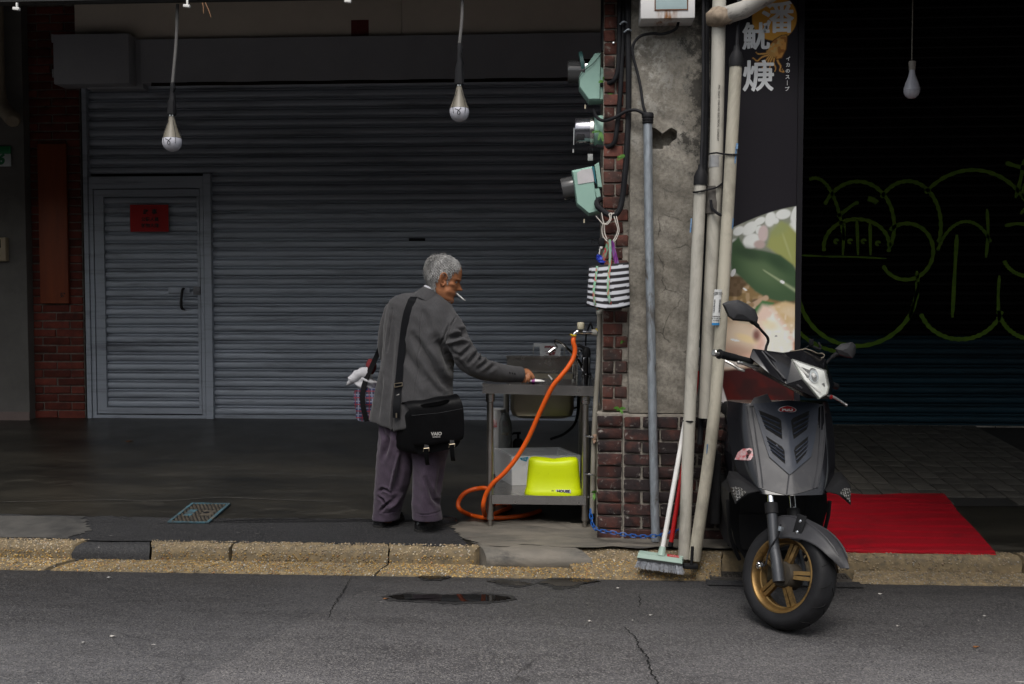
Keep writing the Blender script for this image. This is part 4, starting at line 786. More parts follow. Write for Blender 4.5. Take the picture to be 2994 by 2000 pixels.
meter_body(MB(), [(0.0097, 5.7000, 2.2173), (0.1258, 5.7000, 2.2415), (0.1457, 5.7000, 2.0987), (0.1537, 5.7000, 2.0215), (0.1771, 5.7000, 1.9788), (0.1094, 5.7000, 1.9656), (0.0374, 5.7000, 2.0260)], 5.67, 0.14).build('guard', M_meter, m3, angle=40)
meter_body(MB(), [(0.1391, 5.6900, 2.2478), (0.1641, 5.6900, 2.2630), (0.1839, 5.6900, 2.1148), (0.1589, 5.6900, 2.1169)], 5.675, 0.12).build('base', M_meter, m3, angle=40)
meter_body(MB(), [(0.1398, 5.7000, 2.1142), (0.1669, 5.7000, 2.1160), (0.1767, 5.7000, 2.0677), (0.1516, 5.7000, 2.0601)], 5.68, 0.10).build('base_foot', M_meter, m3, angle=40)
MB().lathe([(0.0, 0.0), (0.062, 0.002), (0.066, 0.012), (0.066, 0.07), (0, 0.07)], (-0.0447, 5.7500, 2.1130), (1, 0, 0.22), 24).build('dome', M_dome, m3)
MB().lathe([(0.0, 0.0), (0.036, 0.0), (0.036, 0.05), (0, 0.05)], (-0.0310, 5.7500, 2.1265), (1, 0, 0.22), 16).build('register', M_glass, m3)
MB().prism([(0.0405, 5.6685, 2.2016), (0.0675, 5.6685, 2.2187), (0.1290, 5.6685, 2.2259), (0.1370, 5.6685, 2.1511), (0.0465, 5.6685, 2.1364)], (0, -0.0015, 0)).build('sticker', mat('faded_sticker', (0.55, 0.53, 0.54), (0.47, 0.46, 0.46), 14, 0.7), m3, smooth=False)
MB().prism([(0.1231, 5.6640, 2.2369), (0.1365, 5.6640, 2.2329), (0.1504, 5.6640, 2.1333), (0.1407, 5.6640, 2.1563)], (0, -0.003, 0)).build('teal_tape', mat('teal_tape', (0.03, 0.16, 0.2), None, 9, 0.4), m3, smooth=False)
seal(m3, (0.0825, 5.7100, 1.9336), M_tag)

# ================================================================ CABLES on the brick strip
for pts, r, lab in (([(0.27, 5.62, 4.3), (0.2719, 5.6200, 3.1445), (0.2711, 5.6200, 2.9012), (0.2647, 5.6300, 2.7627), (0.2408, 5.6400, 2.7049), (0.1950, 5.6900, 2.6990), (0.1619, 5.7400, 2.7023)], 0.0135, 'black cable bending into the topmost electric meter'),
                    ([(0.295, 5.63, 4.3), (0.2969, 5.6300, 3.1470), (0.2872, 5.6300, 2.8095), (0.2769, 5.6300, 2.6023), (0.2588, 5.6300, 2.4135), (0.2424, 5.6400, 2.3564), (0.1996, 5.6700, 2.3441), (0.1530, 5.7200, 2.3539)], 0.0135, 'black cable bending into the middle electric meter'),
                    ([(0.325, 5.60, 4.3), (0.3184, 5.6100, 3.1407), (0.3242, 5.6100, 2.7668), (0.3220, 5.6100, 2.4473), (0.3076, 5.6000, 2.2007), (0.2895, 5.6000, 2.0305), (0.2633, 5.6000, 1.9662), (0.2296, 5.6100, 1.9558), (0.1883, 5.6300, 1.9805), (0.1578, 5.6400, 2.0102), (0.1545, 5.6600, 2.0370), (0.1748, 5.7000, 2.0561)], 0.0165, 'thick black cable looping under the lowest electric meter'),
                    ([(0.5913, 5.5400, 3.0054), (0.5741, 5.5500, 2.9623), (0.5122, 5.5800, 2.9453), (0.4476, 5.5900, 2.9507), (0.3859, 5.5900, 2.9367), (0.3486, 5.5900, 2.8926), (0.3451, 5.5900, 2.8367), (0.3681, 5.5900, 2.7524), (0.3886, 5.5800, 2.6566), (0.4035, 5.5700, 2.5518), (0.4203, 5.5650, 2.5041)], 0.008, 'thin black cord from the utility box down to the steel conduit'),
                    ([(0.1333, 5.7400, 2.5639), (0.1493, 5.6800, 2.5144), (0.1884, 5.6400, 2.4860), (0.2532, 5.6000, 2.4971), (0.3086, 5.5800, 2.5248), (0.3636, 5.5600, 2.5280), (0.4117, 5.5500, 2.5033)], 0.0095, 'black cord arching from the middle meter to the steel conduit'),
                    ([(0.775, 5.53, 4.3), (0.7421, 5.5300, 3.1101), (0.7425, 5.5300, 2.6512), (0.7373, 5.5200, 2.2431), (0.7309, 5.5000, 1.8146), (0.7214, 5.4800, 0.8804), (0.7130, 5.4600, 0.6950)], 0.015, 'straight black cable hidden between the pipes')):
    tag(MB().tube(smooth_path(pts, 6), r, 10).build('electric_cable', M_cable), lab, 'cable')
mb = MB().tube([(0.1915, 5.7000, 3.1693), (0.1927, 5.7000, 2.8842)], 0.02, 8); tag(mb.build('edge_conduit', M_cable), 'dark conduit at the edge of the pillar above the meters', 'conduit')
for q, lab_ in (((0.2941, 5.6000, 3.0134), 'upper of the two small metal clips on the cables'), ((0.3182, 5.5900, 2.9675), 'lower of the two small metal clips on the cables')):
    tag(MB().tube(smooth_path([Vector(q) + Vector((-.02, 0, -.008)), Vector(q) + Vector((0, -.012, 0.004)), Vector(q) + Vector((.018, 0, 0))], 4), 0.005, 6).build('cable_clip', M_galv), lab_, 'clip', 'cable clips')
tag(MB().lathe([(0, 0), (.007, .002), (.007, .006), (0, .008)], (0.2425, 5.6580, 2.9168), (0, -1, 0), 10).build('screw', M_chrome), 'shiny screw head in the brick strip', 'screw')

# small ferns growing from the joints
M_fern = mat('fern_green', (0.10, 0.26, 0.035), (0.06, 0.17, 0.02), 20, 0.6); M_fern_br = mat('dry_leaf', (0.2, 0.10, 0.04), (0.12, 0.06, 0.03), 20, 0.8)
def fern(name, at, dirs, label, m=M_fern, length=0.06, group='small plants growing on the pillar'):
    t = thing(name, label, 'fern', at, group)
    for d in dirs:
        d = Vector(d).normalized(); L = length * random.uniform(0.85, 1.15); side = d.cross(Vector((0, -1, 0.25))).normalized(); mb = MB()
        pts = [Vector(at) + d * L * k / 6 + Vector((0, -0.012 * math.sin(k / 6 * 2.6), -0.010 * (k / 6) ** 2)) for k in range(7)]
        mb.tube(pts, [0.0014] * 6 + [0.0005], 4)
        for k in range(1, 7):
            for s in (-1, 1):
                w = 0.010 * math.sin(math.pi * (k + 1) / 8.5); b0 = pts[k]; tip = b0 + side * s * w + d * w * 0.5; mb.add([b0 - d * 0.003, b0 + side * s * w * 0.5 - d * 0.003, tip, b0 + side * s * w * 0.45 + d * 0.005, b0 + d * 0.002], [(0, 1, 2, 3, 4)])
        mb.build('frond', m, t, fixn=False)
fern('fern', (0.1892, 5.6900, 2.7105), [(0.5, -.4, .8), (0.8, -.3, -.2), (-.6, -.4, .1), (.1, -.5, .9)], 'small fern growing on the topmost meter', length=0.035)
fern('fern', (0.1914, 5.6900, 2.6342), [(0.9, -.4, .35), (1.0, -.4, -.15)], 'small fern with spread fronds just under the topmost meter', length=0.045)
fern('fern', (0.1750, 5.6900, 2.4336), [(-0.9, -.4, .05), (0.2, -.4, -.9), (-.3, -.3, -.8)], 'drooping small plant on the middle meter base', length=0.045)
fern('fern', (0.3147, 5.6000, 2.2856), [(-0.9, -.4, -.3), (-.8, -.4, -.05)], 'small fern on the brick strip beside the thick cable', length=0.05)
fern('fern', (0.2822, 5.5700, 0.8769), [(-.7, -.5, .4), (.5, -.6, .3), (.2, -.5, -.2), (-.3, -.6, .1)], 'small fern on the ledge of the brick foot', length=0.04)
fern('fern', (0.3021, 5.6200, 1.2480), [(-.5, -.6, .2), (.1, -.6, .5)], 'tiny fern in the corner of the brick strip', length=0.022)
fern('fern', (0.1437, 5.6000, 0.3972), [(-.4, -.6, .5), (.2, -.6, .5), (-.1, -.6, -.6)], 'tiny broad leaved weed at the corner of the brick foot', length=0.035)

# ================================================================ FOOD SIGN: black framed panel with a printed picture
def smooth(e0, e1, x): t = np.clip((x - e0) / (e1 - e0), 0, 1); return t * t * (3 - 2 * t)
def vnoise(X, Y, s, seed):
    """cheap value noise for the printed picture"""
    r = np.random.default_rng(seed); g = r.random((64, 64)); x = X / s; y = Y / s; xi = np.floor(x).astype(int); yi = np.floor(y).astype(int); fx = x - xi; fy = y - yi
    fx = fx*fx*(3-2*fx); fy = fy*fy*(3-2*fy); q = lambda a, b: g[a % 64, b % 64]
    return (q(xi, yi)*(1-fx)*(1-fy) + q(xi+1, yi)*fx*(1-fy) + q(xi, yi+1)*(1-fx)*fy + q(xi+1, yi+1)*fx*fy)
def poly_sd(X, Y, P):
    d = np.full(X.shape, 1e9); ins = np.zeros(X.shape, bool)
    for (x0, y0), (x1, y1) in zip(P, P[1:] + P[:1]):
        dx, dy = x1 - x0, y1 - y0; t = np.clip(((X-x0)*dx + (Y-y0)*dy) / (dx*dx + dy*dy), 0, 1)
        d = np.minimum(d, np.hypot(X - x0 - t*dx, Y - y0 - t*dy))
        if dy: ins ^= ((y0 > Y) != (y1 > Y)) & (X < dx * (Y - y0) / dy + x0)
    return np.where(ins, -d, d)
SGX0, SGX1, SGY = (0.8038, 5.7700, 2.0245)[0], (1.2849, 5.7700, 2.0219)[0], 5.77
SGZ0, SGZ1 = (1.0516, 5.7700, 0.8653)[2], 3.44
MMP = 1.0 / 504.6                                     # one print unit in metres
PW = (SGX1 - SGX0) / MMP; ZREF = (1.0268, 5.7700, 3.1757)[2]   # print rows are counted downward from here
def print_picture():
    nx, ny = 132, 640
    us = np.linspace(0, PW, nx); vv = np.linspace((ZREF - SGZ1) / MMP, (ZREF - SGZ0) / MMP, ny); X, Y = np.meshgrid(us, vv)
    n1 = vnoise(X, Y, 9, 1); n2 = vnoise(X, Y, 26, 2); n3 = vnoise(X, Y, 4, 3)
    C = np.zeros(X.shape + (3,)); C[:] = (0.016, 0.014, 0.019)
    def lay(mask, c, k=1.0): m = (mask * k)[..., None]; C[:] = C * (1 - m) + np.array(c) * m
    def ov(cx, cy, rx, ry, a=0, soft=0.12, wob=0.0):
        ca, sa = math.cos(a), math.sin(a); x = (X-cx)*ca + (Y-cy)*sa; y = -(X-cx)*sa + (Y-cy)*ca
        return 1 - smooth(1 - soft, 1 + soft, np.sqrt((x/rx)**2 + (y/ry)**2) + wob * (n2 - 0.5))
    # lettering roundel
    lay(ov(175, 52, 63, 63, 0, 0.02), (0.72, 0.36, 0.06))
    # squid: mantle, fins of light, arms
    mant = [(211, 98), (213, 108), (210, 140), (198, 165), (182, 170), (163, 150), (155, 145), (160, 128), (174, 112), (195, 100)]
    sdm = poly_sd(X, Y, mant)
    for pts in ([(163, 150),(145, 152),(130, 152),(124, 147)], [(160, 155),(140, 162),(128, 172),(118, 165),(114, 163)], [(164, 157),(156, 166),(146, 176),(130, 178),(120, 184)], [(168, 158),(160, 170),(156, 183),(144, 190),(135, 200)], [(172, 160),(165, 175),(164, 190),(158, 202)], [(176, 162),(174, 178),(180, 192),(178, 202)], [(182, 164),(188, 178),(194, 188),(192, 200),(203, 204),(198, 196)]):
        Pp = smooth_path([(x, y, 0) for x, y in pts], 6)
        for i, p in enumerate(Pp):
            w = lerp(4.2, 1.6, i / len(Pp)); d = np.hypot(X - p.x, Y - p.y)
            lay(1 - smooth(w * 0.8, w * 1.15, d), (0.13, 0.05, 0.012)); 
        for i, p in enumerate(Pp):
            w = lerp(3.2, 1.0, i / len(Pp)); d = np.hypot(X - p.x, Y - p.y); lay(1 - smooth(w * 0.5, w, d), (0.72, 0.40, 0.11))
    lay(1 - smooth(-0.5, 1.2, sdm), (0.12, 0.05, 0.012)); lay(1 - smooth(-3.5, -1.5, sdm), (0.66, 0.32, 0.08))
    lay((1 - smooth(-3.5, -1.5, sdm)) * smooth(0.35, 0.75, n3) * smooth(205, 165, X + (Y - 130) * 0.5), (0.55, 0.45, 0.20), 0.9)
    lay((1 - smooth(-3.5, -1.5, sdm)) * smooth(0.55, 0.8, n1), (0.30, 0.10, 0.02), 0.8)
    lay(ov(167, 152, 16, 6, 0.55), (0.55, 0.30, 0.09), 0.9)
    # picture of the dish under a curved edge
    edge = 585 + 60 * np.clip((250 - X) / 185, 0, 2) ** 1.5; pic = smooth(-1.5, 1.5, Y - edge)
    D = C.copy(); C[:] = (0.23, 0.245, 0.20)
    lay(smooth(0.4, 0.8, n2), (0.36, 0.36, 0.31), 0.6)
    for (cx, cy, rx, ry, a) in ((80,655,17,12,-.6),(112,648,25,16,-.7),(140,627,17,10,-.5),(170,622,15,22,.2),(206,608,22,14,-.2),(118,684,26,21,-.4),(242,650,22,38,.5),(243,603,12,30,.4),(185,627,9,9,0),(72,700,18,22,0),(138,652,9,13,.3)):
        lay(ov(cx, cy, rx, ry, a, 0.18), (0.70, 0.72, 0.70))
    lay(ov(150, 663, 14, 24, .1, .2), (0.55, 0.45, 0.44)); lay(ov(140, 694, 16, 12, 0, .3), (0.45, 0.35, 0.33))
    lay(smooth(6, -6, poly_sd(X, Y, [(160,700),(172,660),(200,628),(225,640),(252,668),(256,770),(205,735)])), (0.30, 0.32, 0.11)); lay(ov(195, 650, 30, 16, -.5, .6), (0.26, 0.30, 0.13), .7)
    lay(np.exp(-((X - 218 - (Y - 700) * .35) / 3) ** 2) * smooth(650, 680, Y) * smooth(745, 720, Y), (0.40, 0.43, 0.20), .7)
    lay(smooth(780, 790, Y), (0.24, 0.16, 0.07)); lay(smooth(790, 800, Y) * smooth(0.3, 0.7, n1), (0.40, 0.28, 0.16), .9); lay(smooth(0.55, 0.75, n2) * smooth(780, 790, Y), (0.08, 0.05, 0.03), .8)
    lay(smooth(4, -4, poly_sd(X, Y, [(60,690),(80,672),(100,705),(150,712),(200,725),(235,752),(256,790),(256,852),(215,862),(165,850),(130,830),(90,790),(60,765)])), (0.055, 0.10, 0.048))
    lay(ov(150, 770, 60, 30, .55, .8), (0.10, 0.155, 0.075), .8); lay(ov(190, 745, 40, 16, .6, .8), (0.03, 0.06, 0.03), .8); lay(ov(110, 720, 40, 16, .3, .8), (0.03, 0.055, 0.03), .8)
    t = np.clip((X - 148) / 105, 0, 1); lay(np.exp(-((Y - (765 + 68 * t)) / lerp(1.2, 4.0, 1) / (0.5 + t)) ** 2) * smooth(146, 156, X), (0.34, 0.40, 0.24), .8)
    lay(ov(206, 802, 7, 4, .5), (0.85, 0.88, 0.85)); lay(ov(100, 823, 7, 3, .6), (0.8, 0.78, 0.75)); lay(ov(66, 775, 6, 12, .4), (0.6, 0.6, 0.6))
    for (x0, y0, x1, y1, w, c) in ((60,905,160,848,9,(0.45,0.32,0.22)),(110,862,145,890,6,(0.48,0.38,0.27)),(70,880,120,868,8,(0.30,0.20,0.11))):
        dx, dy = x1-x0, y1-y0; tt = np.clip(((X-x0)*dx+(Y-y0)*dy)/(dx*dx+dy*dy), 0, 1); lay(1 - smooth(w*.6, w*1.1, np.hypot(X-x0-tt*dx, Y-y0-tt*dy)), c)
    lay(smooth(3, -3, poly_sd(X, Y, [(118,890),(150,855),(185,862),(160,890),(125,905)])), (0.06, 0.17, 0.06)); lay(smooth(3, -3, poly_sd(X, Y, [(75,895),(110,890),(130,925),(85,920)])), (0.07, 0.11, 0.05))
    lay(smooth(890, 960, Y) * smooth(200, 100, X), (0.62, 0.46, 0.33)); lay(smooth(6, -6, poly_sd(X, Y, [(170,872),(215,858),(256,868),(256,960),(205,935)])), (0.60, 0.44, 0.24)); lay(smooth(0.45, 0.7, n2) * smooth(860, 890, Y) * smooth(190, 215, X), (0.68, 0.56, 0.40), .7)
    lay(smooth(9, -9, poly_sd(X, Y, [(128,905),(150,868),(175,872),(210,915),(240,960),(248,1060),(140,1060),(118,960)])), (0.72, 0.55, 0.46))
    lay(smooth(9, -9, poly_sd(X, Y, [(150,930),(180,895),(215,940),(240,1000),(242,1060),(160,1060)])), (0.80, 0.74, 0.66)); lay(smooth(0.5, 0.75, n1) * ov(190, 970, 50, 80, 0, .5), (0.85, 0.80, 0.74), .7); lay(ov(146, 980, 16, 46, 0, .7), (0.62, 0.34, 0.28), .6); lay(ov(170, 925, 22, 12, .3, .7), (0.75, 0.60, 0.34), .6)
    lay(ov(250, 985, 10, 60, .1, .6), (0.66, 0.30, 0.20), .7); lay(ov(248, 950, 12, 20, .4, .5), (0.80, 0.74, 0.70))
    lay(ov(85, 960, 50, 45, .3, .6), (0.68, 0.55, 0.42), .9); lay(ov(80, 1010, 50, 28, .2, .6), (0.42, 0.26, 0.20), .8); lay(ov(105, 965, 30, 10, .35, .5), (0.74, 0.58, 0.34)); lay(ov(134, 955, 10, 16, 0, .7), (0.16, 0.05, 0.045), .9); lay(ov(120, 1020, 36, 14, -.3, .7), (0.66, 0.42, 0.32), .8); lay(ov(60, 1035, 40, 16, 0, .6), (0.60, 0.56, 0.52), .9); lay(ov(73, 970, 14, 3, .2), (0.85, .85, .82)); lay(ov(190, 958, 4, 2, 0), (0.2, .2, .2))
    lay(smooth(1040, 1052, Y + (X - 130) * 0.12), (0.045, 0.008, 0.008)); st = np.sin((X * 0.8 - (Y - 1050) * 0.45) * 0.085); lay(smooth(1050, 1075, Y + (X - 130) * 0.1) * smooth(-0.2, 0.6, st) * smooth(1040, 1150, Y), (0.075, 0.008, 0.006)); lay(smooth(0.4, 0.8, n2) * smooth(1060, 1080, Y), (0.02, 0.008, 0.008), .7); lay(smooth(1140, 1170, Y), (0.10, 0.012, 0.008), .6)
    lay(smooth(1.5, -1.5, poly_sd(X, Y, [(0, 1130), (34, 1092), (62, 1180), (0, 1196)])), (0.62, 0.58, 0.56))
    C[:] = D * (1 - pic[..., None]) + np.clip(C * 1.25, 0, 0.92) * pic[..., None]
    V = np.stack([SGX0 + X * MMP, np.full(X.shape, SGY - 0.002), ZREF - Y * MMP], -1).reshape(-1, 3)
    me = bpy.data.meshes.new('print'); idx = np.arange(nx * ny).reshape(ny, nx)
    me.from_pydata(V.tolist(), [], np.stack([idx[1:, :-1], idx[1:, 1:], idx[:-1, 1:], idx[:-1, :-1]], -1).reshape(-1, 4).tolist())
    at = me.color_attributes.new('print', 'FLOAT_COLOR', 'POINT'); at.data.foreach_set('color', np.concatenate([C, np.ones(C.shape[:2] + (1,))], -1).astype(np.float32).ravel())
    me.materials.append(vcol_mat('printed_vinyl', 0.6, 0.22)); return me
sg = thing('food_sign', 'tall black sign with white characters, a printed squid and a picture of a dish', 'sign', ((SGX0 + SGX1) / 2, SGY + 0.06, SGZ0))
M_signblack = mat('sign_black', (0.012, 0.011, 0.014), (0.016, 0.015, 0.019), 6, 0.6, spec=0.25)
fx1 = (1.3167, 5.7500, 2.0199)[0]
mb = MB(); mb.box((SGX0 - 0.03, SGY, SGZ0 - 0.045), (fx1, SGY + 0.12, SGZ1 + 0.04)); mb.box((SGX1 + 0.0005, SGY - 0.012, SGZ0 - 0.045), (fx1, SGY - 0.0005, SGZ1)); mb.box((SGX0 - 0.03, SGY - 0.012, SGZ0 - 0.045), (SGX1, SGY - 0.0005, SGZ0 - 0.001))
mb.build('frame', M_signblack, sg, smooth=False)
pr = link('printed_panel', print_picture(), sg)
M_signw = mat('sign_white', (0.88, 0.90, 0.92), None, 9, 0.45)
def sgp(x, y): return (SGX0 + x * MMP, SGY - 0.003, ZREF - y * MMP)
for ch_, size_, x_, y_ in (('潘', .185, 184, 57), ('魷', .158, 124, 108), ('焿', .182, 132, 221)):
    for k_, (dx_, dy_) in enumerate(((0, 0), (-.0028, .0012), (.0028, -.0012), (.0012, .0026), (-.0012, -.0026))):       # brush-thick strokes
        p_ = sgp(x_, y_); lettering('lettering', ch_, size_, (p_[0] + dx_, p_[1] - k_ * .0002, p_[2] + dy_), M_signw, pr, bold=.0012, ext=.0001)
for i, ch in enumerate('イカのスープ'): lettering('lettering', ch if ch != 'ー' else '｜', 0.026, sgp(215 - i * 0.5, 168 + i * 17), M_signw, pr, bold=0.0006)
lettering('lettering', 'ちからBC', 0.030, sgp(26, 1140), M_ink, pr, right=(0.55, 0, -1), up=(1, 0, 0.55), bold=0.0008)
lettering('lettering', 'す', 0.034, sgp(10, 1165), M_ink, pr, right=(0.55, 0, -1), up=(1, 0, 0.55), bold=0.001)

# ================================================================ HANGING BULBS
M_bulb = mat('frosted_bulb', (0.55, 0.55, 0.60), (0.50, 0.50, 0.55), 4, 0.18, spec=0.5)
M_bulbneck = mat('bulb_neck', (0.20, 0.18, 0.14), (0.16, 0.145, 0.115), 6, 0.4)
M_greycord = mat('grey_cord', (0.13, 0.125, 0.12), None, 30, 0.6)
def cage_bulb(label, top, knot, sock0, c, r, black_len):
    t = thing('hanging_bulb', label, 'light bulb', c, 'bare bulbs hanging on cords'); c = Vector(c)
    MB().tube(smooth_path([top, lerp(Vector(top), Vector(knot), 0.5) + Vector((0.006, 0, 0)), knot], 5), 0.009, 8).build('cord', M_greycord, t)
    s1 = c + Vector((0, 0, r * 2.8)); k = Vector(knot); mb = MB().tube([k + Vector((0, 0, .01)), lerp(k, s1, .12) + Vector((.004, 0, 0)), lerp(k, s1, .25), lerp(k, s1, .45) + Vector((.003, 0, 0)), lerp(k, s1, .6), lerp(k, s1, .85), s1], [.012, .018, .012, .020, .022, .026, .026], 10)
    mb.v = [(x + random.uniform(-.002, .002), y, z + random.uniform(-.002, .002)) for x, y, z in mb.v]; mb.build('socket', M_black, t)
    MB().lathe([(0.0, .0), (.014, .0), (.014, .012), (0, .012)], s1 - Vector((0, 0, .010)), (0, 0, 1), 12).build('contact_ring', M_chrome, t)
    prof = [(math.sin(a) * r, -math.cos(a) * r) for a in [i * math.pi * 0.62 / 10 for i in range(11)]]
    MB().lathe(prof + [(0, prof[-1][1])], c, (0, 0, 1), 24).build('globe', M_bulb, t)
    MB().lathe([(0, prof[-1][1] + .0005), (prof[-1][0] + .001, prof[-1][1] + .0005), (prof[-1][0] * .88, r * .70), (r * .50, r * 1.6), (r * .33, r * 2.3), (r * .28, r * 2.62), (0, r * 2.62)], c, (0, 0, 1), 24).build('neck', M_bulbneck, t)
    mb = MB()
    for i in range(5):
        a = i * 1.2566 + 0.4; d = Vector((math.cos(a), math.sin(a), 0)); mb.tube(smooth_path([s1, c + d * r * 0.60 + Vector((0, 0, r * 1.7)), c + d * r * 1.06 + Vector((0, 0, r * 0.55)), c + d * r * 0.98 + Vector((0, 0, -r * .25))], 4), 0.0014, 5)
    d0 = Vector((-.4, -.9, 0)).normalized(); mb.tube(smooth_path([c + Vector((-r*.35, -r*.96, r*.2)), c + Vector((r*.05, -r*1.02, 0)), c + Vector((r*.2, -r*.99, -r*.25)), c + Vector((0, -r*.98, -r*.4)), c + Vector((-r*.08, -r*1.0, -r*.15)), c + Vector((r*.3, -r*.98, r*.3))], 4), 0.0016, 5)
    mb.build('wire_cage', M_cable, t)
cage_bulb('hanging bulb over the small shutter door, on a pale cord', (-2.1806, 5.5000, 3.1282), (-2.2167, 5.5000, 2.6845), None, (-2.2236, 5.5000, 2.3681), 0.054, 0.16)
cage_bulb('hanging bulb in front of the shutter housing, beside the meters', (-0.5887, 5.5000, 3.1791), (-0.6064, 5.5000, 2.8801), None, (-0.6072, 5.5000, 2.5161), 0.054, 0.2)
t = thing('hanging_bulb', 'hanging bulb in the dark right bay before the graffiti shutter', 'light bulb', (1.8609, 5.6000, 2.5878), 'bare bulbs hanging on cords')
MB().tube(smooth_path([(1.8552, 5.6000, 3.2215), (1.8569, 5.6000, 3.0202), (1.8575, 5.6000, 2.7814)], 4), 0.0035, 6).build('cord', M_bulbneck, t)
MB().lathe([(0, 0), (.017, 0), (.0175, .02), (.019, .022), (.019, .045), (.016, .048), (0, .048)], (1.8601, 5.6000, 2.7353), (0, 0, 1), 14).build('socket', mat('old_socket', (0.34, 0.31, 0.27), None, 8, 0.6), t)
c = Vector((1.8603, 5.6000, 2.6228)); MB().lathe([(0, -.042), (.02, -.038), (.034, -.026), (.0415, -.008), (.042, .002), (0, .002)], c, (0, 0, 1), 22).build('globe', M_bulb, t)
MB().lathe([(0, .0025), (.0435, .0025), (.043, .012), (.034, .045), (.022, .075), (.016, .095), (.014, .115), (0, .115)], c, (0, 0, 1), 22).build('neck', M_bulb, t)
for q, lab in (((-3.0371, 5.3800, 3.0819), 'small white hook at the left end of the rail'), ((-2.0819, 5.3800, 3.0809), 'small white hook on the rail near the hanging bulb cord'), ((-1.1960, 5.3800, 3.0916), 'small white hook at the right end of the rail')):
    q = Vector(q); tag(MB().obox(q + Vector((0, 0, 0.0)), (0.036, 0.02, 0.016), Matrix.Rotation(0.12, 3, 'Y'), 0.003).obox(q + Vector((0.004, 0, 0.018)), (0.01, 0.012, 0.03), None, 0.002).build('rail_hook', M_white), lab, 'hook', 'white hooks on the rail')
for a, b, lab in (((-1.9944, 5.3800, 3.0977), (-1.9859, 5.3700, 3.0362), 'straight dry twig hanging from the rail'), ((-1.9793, 5.3800, 3.0975), (-1.9409, 5.3600, 3.0125), 'slanting dry twig hanging from the rail')):
    a, b = Vector(a), Vector(b); tag(MB().tube([a, lerp(a, b, .5) + Vector((.003, 0, 0)), b], [.004, .0035, .0015], 5).build('dry_twig', M_fern_br), lab, 'twig', 'dry twigs on the rail')

# ================================================================ SINK TABLE
def tz(x): return 1.0 - (x + 0.5) * 0.020                      # the top falls slightly towards the pillar
TX0, TX1, TY0, TY1 = -0.502, 0.150, 5.72, 6.78
tab = thing('sink_table', 'stainless steel sink table with a lower shelf and four round legs', 'table', (-0.18, 6.2, floor_z(6.2)))
HX0, HX1, HY0, HY1 = -0.37, 0.03, 6.20, 6.66
mb = MB()
def slab(x0, x1, y0, y1, dz0, dz1):
    P = [(x0, y0), (x1, y0), (x1, y1), (x0, y1)]
    mb.add([(x, y, tz(x) + dz0) for x, y in P] + [(x, y, tz(x) + dz1) for x, y in P], [(3,2,1,0),(4,5,6,7),(0,1,5,4),(1,2,6,5),(2,3,7,6),(3,0,4,7)])
slab(TX0 + .002, TX1 - .002, TY0 + .002, HY0, -.02, 0); slab(TX0 + .002, HX0, HY0, HY1, -.02, 0); slab(HX1, TX1 - .002, HY0, HY1, -.02, 0); slab(TX0 + .002, TX1 - .002, HY1, TY1, -.02, 0)
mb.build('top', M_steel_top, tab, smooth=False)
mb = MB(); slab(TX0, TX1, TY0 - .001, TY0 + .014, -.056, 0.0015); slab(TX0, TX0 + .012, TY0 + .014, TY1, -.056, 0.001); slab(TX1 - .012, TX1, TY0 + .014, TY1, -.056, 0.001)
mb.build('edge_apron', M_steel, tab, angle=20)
def rrect(x0, x1, y0, y1, z, r, n=5):
    P = []
    for cx, cy, a0 in ((x1-r, y1-r, 0), (x0+r, y1-r, 90), (x0+r, y0+r, 180), (x1-r, y0+r, 270)):
        for k in range(n): a = R(a0 + 90 * k / (n - 1)); P.append((cx + r*math.cos(a), cy + r*math.sin(a), z))
    return P
mb = MB().loft([rrect(HX0+.002, HX1-.002, HY0+.002, HY1-.002, .985, .03), rrect(HX0, HX1, HY0, HY1, .80, .03), rrect(HX0+.012, HX1-.012, HY0+.012, HY1-.012, .755, .04), rrect(HX0+.05, HX1-.05, HY0+.05, HY1-.05, .735, .05)], False, True)
mb.loft([rrect(HX0+.006, HX1-.006, HY0+.006, HY1-.006, .990, .03), rrect(HX0+.006, HX1-.006, HY0+.006, HY1-.006, .80, .03), rrect(HX0+.05, HX1-.05, HY0+.05, HY1-.05, .745, .05)], False, True)
mb.build('basin', mat('basin_steel', (0.26, 0.24, 0.19), (0.20, 0.185, 0.145), 4, 0.4, metal=0.7, bmp=0.1, bscale=20), tab, fixn=False)
a, b = (-0.4210, 6.7000, 1.0911), (0.0587, 6.7000, 1.0144)
mb = MB().box((a[0], 6.70, tz(a[0]) - .004), (b[0], 6.72, a[2])); mb.box((a[0] - .004, 6.685, a[2] - .0005), (b[0] + .004, 6.74, a[2] + .014)); mb.build('back_rim', M_steel, tab, smooth=False)
c = (0.0378, 6.6600, 1.0218); MB().lathe([(0, 0), (.022, 0), (.022, .06), (0, .06)], (c[0], 6.66, tz(c[0])), (0, 0, 1), 14).build('post', M_steel, tab)
M_leg = mat('steel_leg', (0.50, 0.475, 0.44), (0.36, 0.34, 0.31), 9, 0.34, metal=1.0, dirt=(0.2, 0.18, 0.15), dscale=10, dlo=0.6, dhi=0.75)
for x, y in (((-0.4601, 5.7600, 0.6403)[0], 5.765), ((0.0933, 5.7600, 0.6451)[0], 5.765), (-0.42, 6.62), (0.08, 6.62)):
    zf_ = floor_z(y); o = MB().tube([(x, y, zf_ + .05), (x, y, tz(x) - .05)], 0.0195, 16).build('leg', M_leg, tab)
    MB().lathe([(.02, 0), (.027, .002), (.027, .045), (.024, .048), (.024, .055), (0, .055)], (x, y, tz(x) - .108), (0, 0, 1), 16).build('collar', M_steel, o)
    MB().lathe([(.012, 0), (.0125, .035), (.021, .04), (.021, .055), (0, .055)], (x, y, zf_ + .010), (0, 0, 1), 14).build('foot', M_leg, o)
SHZ = (-0.2057, 5.7450, 0.3465)[2]
